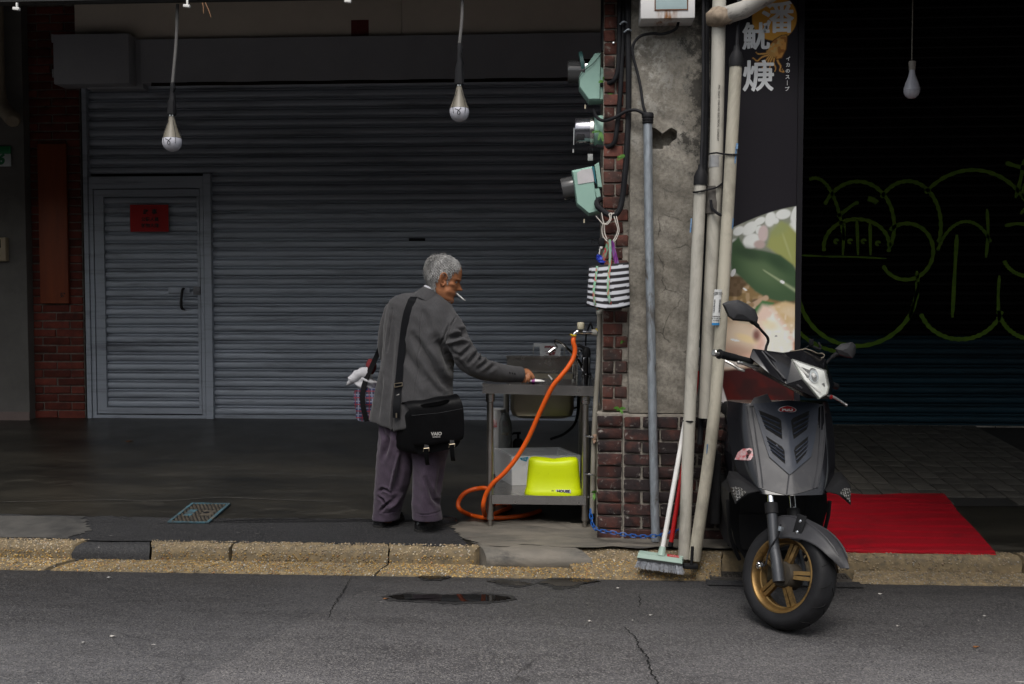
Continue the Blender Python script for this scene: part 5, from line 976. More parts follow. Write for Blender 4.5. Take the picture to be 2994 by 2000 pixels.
mb = MB(); mb.box((-0.45, 5.752, SHZ - .012), (0.115, 6.64, SHZ)); mb.box((-0.448, 5.745, SHZ - .052), (0.098, 5.7515, SHZ + .001)); mb.box((-0.45, 6.64, SHZ - .05), (0.115, 6.65, SHZ))
mb.build('shelf', M_steel, tab, smooth=False)

# mixer tap on the table
mx = thing('mixer_tap', 'black and chrome mixer tap with a long spout on the sink table', 'tap', ((0.1103, 6.5000, 1.0403)[0], 6.5, 0.99))
x = (0.1103, 6.5000, 1.0403)[0]
MB().lathe([(0, 0), (.032, 0), (.032, .008), (.027, .015), (.027, .11), (.025, .12), (0, .12)], (x, 6.5, tz(x) + .0005), (0, 0, 1), 18).build('body', mat('dark_chrome', (0.16, 0.16, 0.17), None, 5, 0.15, metal=1.0), mx)
MB().lathe([(0, .0), (.027, .0), (.029, .02), (.026, .05), (.016, .066), (0, .07)], (x, 6.5, tz(x) + .121), (0, 0, 1), 18).build('cap', M_black, mx)
MB().tube(smooth_path([(x, 6.5, tz(x) + .165), (x - .025, 6.49, tz(x) + .188), (x - .06, 6.485, tz(x) + .20)], 4), [.013]*4 + [.010]*4 + [.005], 8).build('lever', M_black, mx)
MB().tube(smooth_path([(x - .02, 6.49, tz(x) + .035), (0.0566, 6.4800, 1.0928), (-0.0058, 6.4600, 1.1605), (-0.0524, 6.4500, 1.2031), (-0.0855, 6.4400, 1.2189), (-0.0965, 6.4400, 1.2123)], 5), 0.0085, 8, flat=1.0).build('spout', M_chrome, mx)
MB().tube(smooth_path([(-0.0965, 6.4400, 1.2123), (-0.0876, 6.4400, 1.1923), (-0.0809, 6.4400, 1.1791), (-0.0964, 6.4400, 1.1657)], 4), .006, 8).tube([(-0.0964, 6.4400, 1.1679), (-0.1316, 6.4300, 1.1418)], [.012, .010], 10).build('nozzle', M_chrome, mx)
MB().tube(smooth_path([(0.1054, 6.5000, 1.1855), (0.1088, 6.4500, 1.2544), (0.1253, 6.4000, 1.3112), (0.1361, 6.4000, 1.3332), (0.1494, 6.4000, 1.2893)], 5), .006, 6).build('supply_hose', M_cable, mx)
for q in ((0.0721, 6.5000, 1.1497), (0.0566, 6.5000, 1.1251), (0.0856, 6.5000, 1.1185)): MB().lathe([(0, -.01), (.009, -.006), (.011, 0), (.009, .006), (0, .01)], q, (.3, -.5, .8), 10).build('knob', M_chrome, mx)

# garden tap on the thin water pipe, orange hose
gt = thing('garden_tap', 'chrome garden tap with a cream knob above the table', 'tap', (0.0687, 5.6900, 1.2833))
MB().tube(smooth_path([(0.1623, 5.7000, 1.2987), (0.1231, 5.6900, 1.2990), (0.0783, 5.6800, 1.2993), (0.0491, 5.6750, 1.3033), (0.0296, 5.6700, 1.2917), (0.0239, 5.6700, 1.2684)], 5), [.012]*4 + [.010]*6 + [.012]*8 + [.010]*8, 10).build('spout', M_chrome, gt)
MB().tube([(0.1526, 5.7000, 1.2987), (0.1271, 5.6920, 1.2989)], [.019, .016], 12).build('flange', M_pvc, gt)
MB().lathe([(0, 0), (.018, 0), (.0205, .004), (.0205, .036), (.018, .040), (0, .04)], (0.0645, 5.6750, 1.3169), (0, 0, 1), 12).build('knob', mat('cream_plastic', (0.50, 0.46, 0.33), None, 7, 0.5), gt)
M_yel = mat('yellow_wire', (0.62, 0.45, 0.02), None, 8, 0.5)
MB().tube(smooth_path([(0.0063, 5.6550, 1.2884), (0.0218, 5.6480, 1.2828), (0.0373, 5.6550, 1.2826)], 4), .0045, 6).tube([(0.1503, 5.6900, 1.3225), (0.1617, 5.6800, 1.3072)], .003, 6).build('wire_band', M_yel, gt)
hp = [(0.0277, 5.6680, 1.2743), (0.0219, 5.6600, 1.2493), (0.0318, 5.6600, 1.2027), (0.0241, 5.6550, 1.1582), (-0.0048, 5.6450, 1.1062), (-0.0473, 5.6400, 1.0519), (-0.0919, 5.6450, 0.9968), (-0.1348, 5.6600, 0.9130), (-0.1842, 5.6800, 0.8025), (-0.2335, 5.6900, 0.6922), (-0.2965, 5.6900, 0.5828), (-0.3715, 5.6900, 0.4888), (-0.4416, 5.7000, 0.4206), (-0.4846, 5.7150, 0.3473), (-0.4984, 5.7350, 0.2728), (-0.4931, 5.9354, 0.1657), (-0.4345, 6.0121, 0.1725), (-0.3677, 6.1190, 0.1819), (-0.3987, 6.2037, 0.1894), (-0.4794, 6.1859, 0.1879),
      (-0.4704, 5.8600, 0.3553), (-0.5459, 5.8600, 0.3606), (-0.6165, 5.8500, 0.3372), (-0.6564, 5.8400, 0.2834), (-0.6452, 5.8300, 0.2405), (-0.5969, 5.9579, 0.1677), (-0.4986, 5.9020, 0.1627), (-0.3760, 5.9137, 0.1637), (-0.2551, 5.9720, 0.1689), (-0.1747, 6.0571, 0.1764)]
hp = [Vector(p) + (Vector((0, 0, 0.0135)) if i in (15, 16, 17, 18, 19) or i > 24 else Vector()) for i, p in enumerate(hp)]
tag(MB().tube(smooth_path(hp, 7), 0.0135, 12).build('garden_hose', mat('orange_hose', (0.74, 0.115, 0.008), (0.66, 0.09, 0.008), 5, 0.42, dirt=(0.5, 0.07, 0.01), dscale=12)), 'orange garden hose hanging from the tap and looping on the floor', 'hose')

# plate with a red character behind the sink
pp = thing('steel_plate', 'bent steel plate with a dark red character standing behind the sink', 'plate', (-0.1429, 6.7600, 1.0908))
P = [(-0.2430, 6.7600, 1.1883), (-0.0293, 6.7600, 1.1819), (-0.0293, 6.7600, 1.1610), (-0.0571, 6.7600, 1.1586), (-0.0616, 6.7600, 1.0934), (-0.1987, 6.7600, 1.0929), (-0.2011, 6.7600, 1.1628), (-0.2430, 6.7600, 1.1627)]
MB().prism(P, (0, 0.003, 0)).build('plate', mat('plate_grey', (0.40, 0.42, 0.43), None, 6, 0.4, metal=0.6), pp, smooth=False)
q = (-0.1336, 6.7570, 1.1213); lettering('lettering', '發', 0.088, (q[0], 6.7585, q[2]), mat('dark_red_ink', (0.10, 0.008, 0.012), None, 6, 0.6), pp, bold=0.0025)
for pts in ([(-0.2406, 6.7580, 1.1628), (-0.2452, 6.7580, 1.1302), (-0.2452, 6.7580, 1.1022), (-0.2056, 6.7580, 1.1000)], [(-0.0339, 6.7580, 1.1587), (-0.0338, 6.7580, 1.1029), (-0.0570, 6.7580, 1.0982)]): MB().tube(pts, .003, 6).build('wire_bracket', M_leg, pp)

# bits on the table
q = (-0.1197, 6.2876, 0.9850); tag(MB().tube([Vector((-0.1339, 6.4501, 0.9850)) + Vector((0, 0, .008)), Vector((-0.1092, 6.1839, 0.9850)) + Vector((0, 0, .008))], .005, 8).build('cigarette_butt', M_white), 'white cigarette end lying on the table top', 'cigarette')

# foam box on the shelf
fb = thing('foam_box', 'white open polystyrene box on the shelf of the sink table', 'box', (-0.15, 6.0, SHZ))
M_foam = mat('polystyrene', (0.82, 0.82, 0.82), (0.74, 0.74, 0.74), 7, 0.75, bmp=0.3, bscale=160, dirt=(0.48, 0.47, 0.44), dscale=5, dlo=0.6, dhi=0.8)
B = [(-0.3493, 6.0585, 0.3625), (-0.4816, 6.3597, 0.3625)]
FBX = ((-0.3483, 6.0399, 0.3660), 0.34); ang = R(10)
ux = Vector((math.cos(ang), math.sin(ang), 0)); uy = Vector((-math.sin(ang) - 0.22, math.cos(ang), 0)).normalized()
o0 = Vector(FBX[0]); o0.z = SHZ + .001; Lx, Ly, Hh = 0.42, FBX[1], 0.1802
def bx(a, b, z): return o0 + ux * a + uy * b + Vector((0, 0, z))
th = .024; mb = MB()
out = [bx(0, 0, 0), bx(Lx, 0, 0), bx(Lx, Ly, 0), bx(0, Ly, 0)]
top = [bx(-.004, -.004, Hh), bx(Lx + .004, -.004, Hh), bx(Lx + .004, Ly + .004, Hh), bx(-.004, Ly + .004, Hh)]
lip = [bx(th*.5, th*.5, Hh + .0), bx(Lx - th*.5, th*.5, Hh), bx(Lx - th*.5, Ly - th*.5, Hh), bx(th*.5, Ly - th*.5, Hh)]
lip2 = [p - Vector((0, 0, .014)) for p in lip]
inn = [bx(th, th, Hh - .015), bx(Lx - th, th, Hh - .015), bx(Lx - th, Ly - th, Hh - .015), bx(th, Ly - th, Hh - .015)]
bot = [bx(th * 1.4, th * 1.4, .03), bx(Lx - th * 1.4, th * 1.4, .03), bx(Lx - th * 1.4, Ly - th * 1.4, .03), bx(th * 1.4, Ly - th * 1.4, .03)]
mb.loft([out, top, lip, lip2, inn, bot]).build('shell', M_foam, fb, angle=20, fixn=False)
q = bx(.045, -.006, Hh * .88); lb = MB().prism([bx(.045, -.004, Hh - .010), bx(.10, -.004, Hh - .004), bx(.088, -.0035, Hh - .034), bx(.056, -.0035, Hh - .024)], uy * -0.001).build('label', mat('blue_label', (0.02, 0.28, 0.45), None, 9, 0.5), fb, smooth=False)
lettering('print', '512', 0.016, bx(.073, -.0062, Hh - .017), M_white, lb, right=ux, ext=.0002)

# lime bath stool on the shelf front
st = thing('bath_stool', 'lime green plastic bath stool on the shelf, in front of the foam box', 'stool', (0, 5.78, SHZ))
M_lime = mat('lime_plastic', (0.60, 0.72, 0.002), (0.55, 0.66, 0.002), 4, 0.42, dirt=(0.30, 0.38, 0.02), dscale=14, dlo=0.62, dhi=0.8)
sc = Vector((((-0.2612, 5.7400, 0.3349)[0] + (0.0782, 5.7400, 0.3388)[0]) / 2, 5.815, SHZ + .001)); hw = ((0.0782, 5.7400, 0.3388)[0] - (-0.2612, 5.7400, 0.3349)[0]) / 2
Hs = (-0.1267, 5.7600, 0.5511)[2] - SHZ
def sring(z, a, b, dip=0.0, n=40):
    P = []
    for j in range(n):
        t = 2 * math.pi * j / n; cx = math.copysign(abs(math.cos(t)) ** 0.55, math.cos(t)); cy = math.copysign(abs(math.sin(t)) ** 0.75, math.sin(t))
        x = cx * a; P.append(sc + Vector((x, cy * b, z + dip * (abs(cx) ** 1.6 - 0.35))))
    return P
mb = MB().loft([sring(0, hw, .078), sring(.008, hw, .078), sring(.028, hw * .965, .074), sring(.032, hw * .945, .071), sring(Hs * .55, hw * .905, .066), sring(Hs * .82, hw * .875, .0625, .004), sring(Hs * .93, hw * .855, .060, .010), sring(Hs * .985, hw * .80, .053, .016), sring(Hs, hw * .66, .042, .016), sring(Hs * .998, hw * .30, .020, .012), sring(Hs * .995, hw * .06, .006, .004)], True, True)
mb.build('body', M_lime, st, angle=50)
MB().lathe([(.006, 0), (.012, .001), (.0125, .004), (.008, .005), (0, .003)], sc + Vector((.004, -.004, Hs - .0045)), (0, 0, 1), 14).build('boss', M_lime, st)
q = Vector((-0.0328, 5.7380, 0.3739)); o = MB().obox((q.x, sc.y - .0735, q.z), (.088, .0016, .019), None).build('sticker', M_white, st, smooth=False)
lettering('print', 'HOUSE', 0.0205, (q.x, sc.y - .0746, q.z - .0002), mat('navy_ink', (0.02, 0.012, 0.07), None, 6, 0.5), o, bold=0.0011, sx=1.12)
MB().prism([(q.x - .070, sc.y - .0745, q.z - .007), (q.x - .054, sc.y - .0745, q.z - .007), (q.x - .054, sc.y - .0745, q.z + .003), (q.x - .062, sc.y - .0745, q.z + .009), (q.x - .070, sc.y - .0745, q.z + .003)], (0, .004, 0)).build('house_mark', mat('worn_print', (0.35, 0.42, 0.05), None, 30, 0.6), st, smooth=False)

# bottles behind the foam box
def bottle(name, label, at, prof, m, neck=None, mneck=None, cap=None, mcap=None):
    t = thing(name, label, 'bottle', at, 'bottles on the shelf'); MB().lathe(prof, at, (0, 0, 1), 18).build('body', m, t)
    if neck: MB().lathe(neck, at, (0, 0, 1), 16).build('neck_wrap', mneck, t)
    if cap: MB().lathe(cap, at, (0, 0, 1), 16).build('cap', mcap, t)
    return t
M_clear = mat('clear_bottle', (0.55, 0.57, 0.55), None, 5, 0.12, trans=0.7, ior=1.3)
x = (-0.4166, 6.4500, 0.6280)[0]; zt = (-0.4166, 6.4500, 0.6885)[2]
bottle('glass_bottle', 'clear bottle with a gold neck and red cap behind the foam box', (x, 6.45, SHZ), [(0, 0), (.042, 0), (.045, .01), (.045, .30), (.04, .34), (.022, .40), (.0155, zt - SHZ - .085), (0, zt - SHZ - .085)], M_clear,
       [(.016, zt - SHZ - .088), (.0165, zt - SHZ - .05), (.015, zt - SHZ - .03), (0, zt - SHZ - .03)], mat('gold_foil', (0.40, 0.30, 0.12), None, 12, 0.4, metal=0.5), [(.0155, zt - SHZ - .030), (.017, zt - SHZ - .028), (.016, zt - SHZ), (0, zt - SHZ)], M_red)
x = (-0.3343, 6.5000, 0.5993)[0]; zt = (-0.3343, 6.5000, 0.6106)[2]
t = bottle('pump_bottle', 'dark pump bottle behind the foam box', (x, 6.5, SHZ), [(0, 0), (.035, 0), (.037, .01), (.037, zt - SHZ - .06), (.02, zt - SHZ - .04), (0, zt - SHZ - .04)], M_black)
MB().tube([(x, 6.5, zt - .042), (x, 6.5, zt - .006)], .008, 8).tube([(x + .018, 6.5, zt - .002), (x - .03, 6.5, zt - .004), (x - .04, 6.5, zt - .014)], [.009, .008, .005], 8).build('pump', M_black, t)
x = (-0.4807, 6.5000, 0.6207)[0]; zt = (-0.4806, 6.5000, 0.7292)[2]
t = bottle('white_canister', 'tall white plastic bottle behind the left table leg', (x + .012, 6.5, SHZ), [(0, 0), (.055, 0), (.058, .01), (.058, .36), (.05, .42), (.03, zt - SHZ - .02), (.028, zt - SHZ), (0, zt - SHZ)], mat('milky_plastic', (0.5, 0.5, 0.5), None, 5, 0.4))
MB().obox((x - .004, 6.447, SHZ + .33), (.03, .012, .05), None, .002).build('label', mat('red_white_label', (0.5, 0.03, 0.04), (0.6, 0.55, 0.55), 40, 0.5), t)
tag(MB().tube(smooth_path([(0.05, 6.35, .80), (0.0563, 6.3500, 0.7989), (0.0084, 6.3500, 0.7876), (-0.0027, 6.3500, 0.8314), (0.0452, 6.3500, 0.8755)], 5), .006, 6).tube(smooth_path([(0.06, 6.4, .95), (.05, 6.42, .72), (-.02, 6.45, .62), (-.12, 6.5, .57)], 6), .009, 8).build('drain_hose', M_cable), 'black drain hose curling beneath the sink basin', 'hose')

# ================================================================ STRIPED TOTE hung from the cable loop
tt = thing('striped_tote', 'black and white striped tote bag hung by white string from the thick cable', 'bag', (0.2146, 5.5600, 1.4408))
TL, TR, BL, BR = Vector((0.1095, 5.5600, 1.6724)), Vector((0.3268, 5.5600, 1.6928)), Vector((0.0948, 5.5400, 1.4542)), Vector((0.3345, 5.5400, 1.4467))
def tote(side):
    V = []; C = []; nu, nv = 36, 66
    for j in range(nv + 1):
        for i in range(nu + 1):
            u, v = i / nu, j / nv; e = math.sin(math.pi * u) ** 0.6
            p = lerp(lerp(BL, BR, u), lerp(TL, TR, u), v); bul = (0.012 + 0.05 * (1 - v) ** 0.7 * (1 if v > .03 else .4)) * e
            bul += 0.004 * math.sin(u * 9 + v * 3) * e
            V.append(p + Vector((0, -bul * side, -0.02 * math.sin(math.pi * u) * (1 - v)))); s = (v * 14.4 + 0.35 + 0.10 * math.sin(u * 6.0)) % 2
            C.append((0.50, 0.51, 0.55, 1) if (s > 1.05) else (0.012, 0.011, 0.013, 1))
    return V, C, nu, nv
V, C, nu, nv = tote(1); V2, C2, _, _ = tote(-0.7); mb = MB(); n = len(V)
q = [(j*(nu+1)+i, j*(nu+1)+i+1, (j+1)*(nu+1)+i+1, (j+1)*(nu+1)+i) for j in range(nv) for i in range(nu)]
mb.add(V, q); mb.add(V2, [f[::-1] for f in q])
me = mb.mesh('body', vcol_mat('striped_canvas', 0.75, 0.3, bmp=0.3), fixn=False, angle=80)
at = me.color_attributes.new('print', 'FLOAT_COLOR', 'POINT'); at.data.foreach_set('color', np.array(C + C2).ravel()); link('body', me, tt)
def ribbon(pts, w, th, side, n=6):
    P = smooth_path(pts, n); mb = MB(); rings = []; side = Vector(side).normalized()
    for i, p in enumerate(P):
        t = (P[min(i+1, len(P)-1)] - P[max(i-1, 0)]).normalized(); s = (side - t * side.dot(t)).normalized(); nn = t.cross(s)
        rings.append([p + s*w/2 + nn*th/2, p - s*w/2 + nn*th/2, p - s*w/2 - nn*th/2, p + s*w/2 - nn*th/2])
    return mb.loft(rings)
def webbing(a, b, c):
    m, nt, bs, co = start('woven_webbing')
    f = noise(nt, co, 90, 2, 0.5, 0, (1, 1, 0.2)); col = ramp(nt, f, [(0.40, a), (0.52, b), (0.66, c)]); nt.links.new(col, bs.inputs['Base Color']); bs.inputs['Roughness'].default_value = 0.8; return m
M_webg = webbing((0.45, 0.06, 0.07), (0.12, 0.36, 0.20), (0.35, 0.42, 0.38)); M_webp = webbing((0.16, 0.03, 0.22), (0.30, 0.06, 0.30), (0.03, 0.28, 0.32))
ribbon([(0.1527, 5.5450, 1.6719), (0.1429, 5.5200, 1.6015), (0.1331, 5.4950, 1.5354), (0.1388, 5.4900, 1.4697), (0.1584, 5.5150, 1.4261)], .012, .003, (1, 0, 0)).build('strap', M_webg, tt)
ribbon([(0.2216, 5.5400, 1.8186), (0.2239, 5.5400, 1.7432), (0.2221, 5.5350, 1.6771), (0.2137, 5.5050, 1.6011), (0.2113, 5.4850, 1.5353), (0.2206, 5.4780, 1.4791), (0.2409, 5.5100, 1.4357)], .014, .003, (1, 0, 0)).build('strap', M_webg, tt)
ribbon([(0.2183, 5.5500, 1.8078), (0.2019, 5.5600, 1.7631), (0.1836, 5.5700, 1.6972)], .020, .003, (1, 0, -.3)).build('handle', M_webg, tt)
ribbon([(0.2315, 5.5500, 1.8116), (0.2435, 5.5600, 1.7592), (0.2632, 5.5700, 1.6838)], .024, .003, (1, 0, .2)).build('handle', M_webp, tt)
M_string = mat('white_string', (0.62, 0.58, 0.52), None, 40, 0.8)
sg_ = thing('white_string', 'knotted white string tied from the thick cable down to the striped tote', 'string', (0.2263, 5.5600, 1.8102))
for pts in ([(0.1450, 5.5800, 1.9500), (0.1659, 5.5800, 1.9272), (0.1847, 5.5700, 1.9055)], [(0.1771, 5.5800, 1.9687), (0.1828, 5.5750, 1.9343), (0.1903, 5.5700, 1.9055)], [(0.2358, 5.5780, 1.9664), (0.2188, 5.5780, 1.9608), (0.2223, 5.5700, 1.9337), (0.2035, 5.5700, 1.9092), (0.1864, 5.5650, 1.9052), (0.1791, 5.5700, 1.8810), (0.1830, 5.5700, 1.8431), (0.2017, 5.5600, 1.8160), (0.2202, 5.5480, 1.8021)],
            [(0.2471, 5.5780, 1.9664), (0.2300, 5.5750, 1.9567), (0.2280, 5.5700, 1.9299), (0.2091, 5.5650, 1.9032), (0.1939, 5.5650, 1.9013), (0.1943, 5.5700, 1.8582), (0.2073, 5.5600, 1.8198)], [(0.2453, 5.5780, 1.9493), (0.2584, 5.5700, 1.9052), (0.2661, 5.5700, 1.8731), (0.2547, 5.5650, 1.8350), (0.2390, 5.5500, 1.8115)], [(0.2585, 5.5780, 1.9493), (0.2678, 5.5700, 1.9052), (0.2737, 5.5700, 1.8655), (0.2585, 5.5650, 1.8237), (0.2410, 5.5500, 1.8040)]):
    MB().tube(smooth_path(pts, 5), .0028, 6).build('strand', M_string, sg_)
bc = thing('binder_clip', 'black binder clip with a wire arm gripping the meter board', 'clip', (0.1784, 5.6600, 1.8102))
MB().obox((0.1803, 5.6600, 1.8121), (.032, .03, .044), Matrix.Rotation(.05, 3, 'Y'), .003).build('jaw', M_black, bc)
MB().tube(smooth_path([(0.1627, 5.6500, 1.8193), (0.1397, 5.6500, 1.8194), (0.1300, 5.6500, 1.8252), (0.1262, 5.6500, 1.8137), (0.1320, 5.6500, 1.8002), (0.1436, 5.6500, 1.8040), (0.1628, 5.6500, 1.8040)], 4), .0018, 6).build('wire_arm', M_chrome, bc)
MB().tube([(0.1728, 5.6600, 1.7871), (0.1672, 5.6600, 1.7390)], .004, 6).lathe([(0, -.01), (.009, -.006), (.010, 0), (.008, .008), (0, .01)], (0.1786, 5.6600, 1.7794), (0, -1, .2), 12).build('pin', M_white, bc)
bb_ = MB()
for i in range(7):
    c = Vector(lerp(Vector((0.1610, 5.5800, 1.7262)), Vector((0.1817, 5.5700, 1.6916)), i / 6)); bb_.lathe([(0, -.012), (.012 + .003 * (i % 2), -.007), (.015 + .004 * (i % 3), 0), (.012, .008), (0, .012)], c, (random.uniform(-.6, .6), random.uniform(-.8, -.2), 1), 9)
bb_.v = [(x + random.uniform(-.003, .003), y + random.uniform(-.003, .003), z + random.uniform(-.003, .003)) for x, y, z in bb_.v]
tag(bb_.build('blue_bundle', mat('blue_plastic', (0.008, 0.03, 0.36), (0.005, 0.018, 0.22), 40, 0.4), angle=20), 'crumpled blue plastic bundle sticking out of the striped tote', 'bundle')

# ================================================================ BROOM, RED HANDLE, CHAIN, GRATES, MAT
br = thing('broom', 'push broom with a white handle and pale green head standing on the kerb', 'broom', (0.4909, 5.2400, 0.0713))
h0, h1 = Vector((0.4960, 5.2450, 0.1797)), Vector((0.7299, 5.6000, 1.2882)); d = (h1 - h0).normalized()
MB().tube([h0, h1], 0.0128, 14).build('handle', M_white, br)
MB().tube([h1 - d * .075, h1 - d * .03], 0.0134, 14).build('handle_band', mat('dark_green_band', (0.01, 0.05, 0.035), None, 6, 0.5), br)
M_mint = mat('mint_plastic', (0.36, 0.48, 0.41), (0.32, 0.43, 0.37), 5, 0.45, dirt=(0.24, 0.31, 0.26), dscale=8)
MB().tube([h0 - d * .045, h0 + d * .002], [.0225, .0165], 14).build('socket', M_mint, br)
e0, e1 = Vector((0.3673, 5.2500, 0.1253)), Vector((0.5991, 5.2000, 0.1093)); ax = (e1 - e0).normalized(); L = (e1 - e0).length; hc = (e0 + e1) / 2 + Vector((0, 0.015, 0.0))
fwd = ax.cross(Vector((0, 0, 1))).normalized(); upv = fwd.cross(ax).normalized() * -1; upv = upv if upv.z > 0 else -upv
Mx = Matrix((ax, fwd, upv)).transposed()
def trap(z0, z1, w0, w1, l0, l1):
    mb = MB(); r0 = [hc + Mx @ Vector((a*l0/2, b*w0/2, z0)) for a, b in ((-1,-1),(1,-1),(1,1),(-1,1))]; r1 = [hc + Mx @ Vector((a*l1/2, b*w1/2, z1)) for a, b in ((-1,-1),(1,-1),(1,1),(-1,1))]
    return mb.loft([r0, r1])
trap(.002, .024, .075, .060, L, L * .97).build('head', M_mint, br, angle=20)
trap(-.010, .0015, .068, .072, L * .985, L * .99).build('bumper', mat('grey_rubber', (0.06, 0.065, 0.062), None, 6, 0.6), br, angle=20)
lbp = [hc + Mx @ Vector(p) for p in ((.055, -.0365, .010), (.105, -.0365, .010), (.103, -.0325, .0225), (.050, -.0325, .0225))]
a_, b_ = hc + Mx @ Vector((.045, -.012, .0246)), None
lo = MB().prism([hc + Mx @ Vector(p) for p in ((.030, -.026, .0245), (.092, -.026, .0245), (.100, .016, .0245), (.036, .016, .0245))], upv * .0006).build('label', mat('red_label', (0.5, 0.02, 0.03), None, 9, 0.5), br, smooth=False)
lettering('print', 'CLEAN', .016, hc + Mx @ Vector((.070, -.004, .0258)), M_white, lo, right=ax, up=-fwd if fwd.y < 0 else fwd, ext=.0002)
mb = MB()
for i in range(620):
    a = random.uniform(-1, 1); b = random.uniform(-1, 1); p0 = hc + Mx @ Vector((a * L * .47, b * .030, -.008)); sp = Mx @ Vector((a * .016 + random.uniform(-.004, .004), b * .014, -.048)); p1 = p0 + sp; p1.z = max(p1.z, .022 + .2 * max(0, p1.y - 5.25)); s = ax * .0011; mb.add([p0 - s, p0 + s, p1 + s * .7, p1 - s * .7, p0 + fwd * .0016, p1 + fwd * .001], [(0, 1, 2, 3), (1, 4, 5, 2), (4, 0, 3, 5)])
o = mb.build('bristles', mat('bristle', (0.52, 0.54, 0.58), (0.40, 0.42, 0.46), 60, 0.6), br, fixn=False, smooth=False); kind(o, 'stuff')
r0, r1 = Vector((0.5590, 5.4400, 0.1559)), Vector((0.7183, 5.5850, 1.0885))
rb = thing('red_broom_stick', 'red stick standing behind the white broom handle', 'stick', r0)
MB().tube([r0, r1], 0.0125, 12).build('stick', M_red, rb); MB().tube([r0 - (r1 - r0).normalized() * .02, r0 + (r1 - r0).normalized() * .004], .0135, 12).build('end_cap', M_black, rb)
stb = thing('iron_foot', 'short black iron post on a flat foot by the pipe ends', 'post', (0.6637, 5.3462, 0.0300))
MB().tube([(0.6488, 5.2200, 0.1919), (0.6420, 5.2150, 0.0805)], .0085, 8).build('post', M_black, stb)
MB().obox(Vector((0.6384, 5.2300, 0.0855)) + Vector((0, 0.0, 0)), (.075, .05, .022), rotz(.1), .004).build('foot', M_black, stb)

ch = thing('blue_chain', 'blue plastic chain lying slack at the foot of the pillar', 'chain', (0.3540, 5.5000, 0.1610))
cp = smooth_path([(0.1209, 5.6000, 0.2994), (0.1262, 5.5700, 0.2574), (0.1369, 5.5300, 0.2221), (0.1684, 5.5000, 0.2045), (0.2305, 5.4900, 0.1981), (0.3055, 5.4800, 0.1881), (0.3801, 5.4700, 0.1821), (0.4547, 5.4650, 0.1843), (0.5290, 5.4600, 0.1979), (0.6034, 5.4600, 0.2255), (0.6510, 5.4700, 0.2390)], 24)
M_chain = mat('blue_chain_plastic', (0.008, 0.085, 0.34), (0.006, 0.06, 0.24), 12, 0.4)
acc = [0.0]
for a, b in zip(cp, cp[1:]): acc.append(acc[-1] + (b - a).length)
def along(s):
    for i in range(len(acc) - 1):
        if acc[i+1] >= s: return lerp(cp[i], cp[i+1], (s - acc[i]) / max(acc[i+1] - acc[i], 1e-9))
    return cp[-1]
pitch = 0.0275; ll = 0.0195; lw = .0085
for k in range(int(acc[-1] / pitch)):
    c = along((k + .5) * pitch); t = (along((k + .5) * pitch + .008) - along((k + .5) * pitch - .008)).normalized(); s = t.cross(Vector((0, 0.35, 1))).normalized(); w = s if k % 2 else t.cross(s).normalized()
    loop = [c + t * (math.cos(a) * (ll - lw) * 0 + (ll - lw) * (1 if math.cos(a) > .01 else -1 if math.cos(a) < -.01 else 0) * .9) + t * math.cos(a) * lw + w * math.sin(a) * lw for a in [i * math.pi / 8 for i in range(17)]]
    MB().tube(loop, .0032, 6, caps=False).build('link', M_chain, ch)
def grate(name, label, x0, x1, y0, y1, z, nx, ny, m):
    t = thing(name, label, 'drain grate', ((x0+x1)/2, (y0+y1)/2, z), 'iron drain grates in the gutter'); mb = MB()
    mb.box((x0, y0, z - .02), (x1, y0 + .012, z)); mb.box((x0, y1 - .012, z - .02), (x1, y1, z)); mb.box((x0, y0 + .012, z - .02), (x0 + .012, y1 - .012, z)); mb.box((x1 - .012, y0 + .012, z - .02), (x1, y1 - .012, z)); mb.build('frame', m, t, smooth=False)
    for i in range(1, nx): x = lerp(x0, x1, i / nx); MB().box((x - .0035, y0 + .012, z - .018), (x + .0035, y1 - .012, z - .001)).build('bar', m, t, smooth=False)
    for i in range(1, ny): y = lerp(y0, y1, i / ny); MB().box((x0 + .012, y - .003, z - .019), (x1 - .012, y + .003, z - .003)).build('cross_bar', m, t, smooth=False)
    MB().box((x0, y0, z - .05), (x1, y1, z - .03)).build('pit', mat('pit_black', (0.006, 0.006, 0.006), None, 5, 0.9), t, smooth=False)
M_iron = mat('cast_iron', (0.045, 0.042, 0.038), (0.09, 0.08, 0.07), 20, 0.65, metal=0.3)
grate('drain_grate', 'iron drain grate in the gutter between the pipes and the scooter wheel', (0.7459, 5.3070, 0.0200)[0], (0.9720, 5.3201, 0.0200)[0], 5.235, 5.36, .024, 9, 4, M_iron)
grate('drain_grate', 'iron drain grate in the gutter just past the scooter wheel, beside the mat', (1.2163, 5.3342, 0.0200)[0], (1.4789, 5.3493, 0.0200)[0], 5.235, 5.36, .024, 9, 4, M_iron)
mb = MB().sheet(lambda u, v: (lerp((0.7201, 5.2758, 0.0100)[0], (1.5180, 5.3218, 0.0100)[0], u), lerp(5.16, 5.245, v), .006 + .006 * v), 12, 2); kind(mb.build('gutter_edge', M_patch))

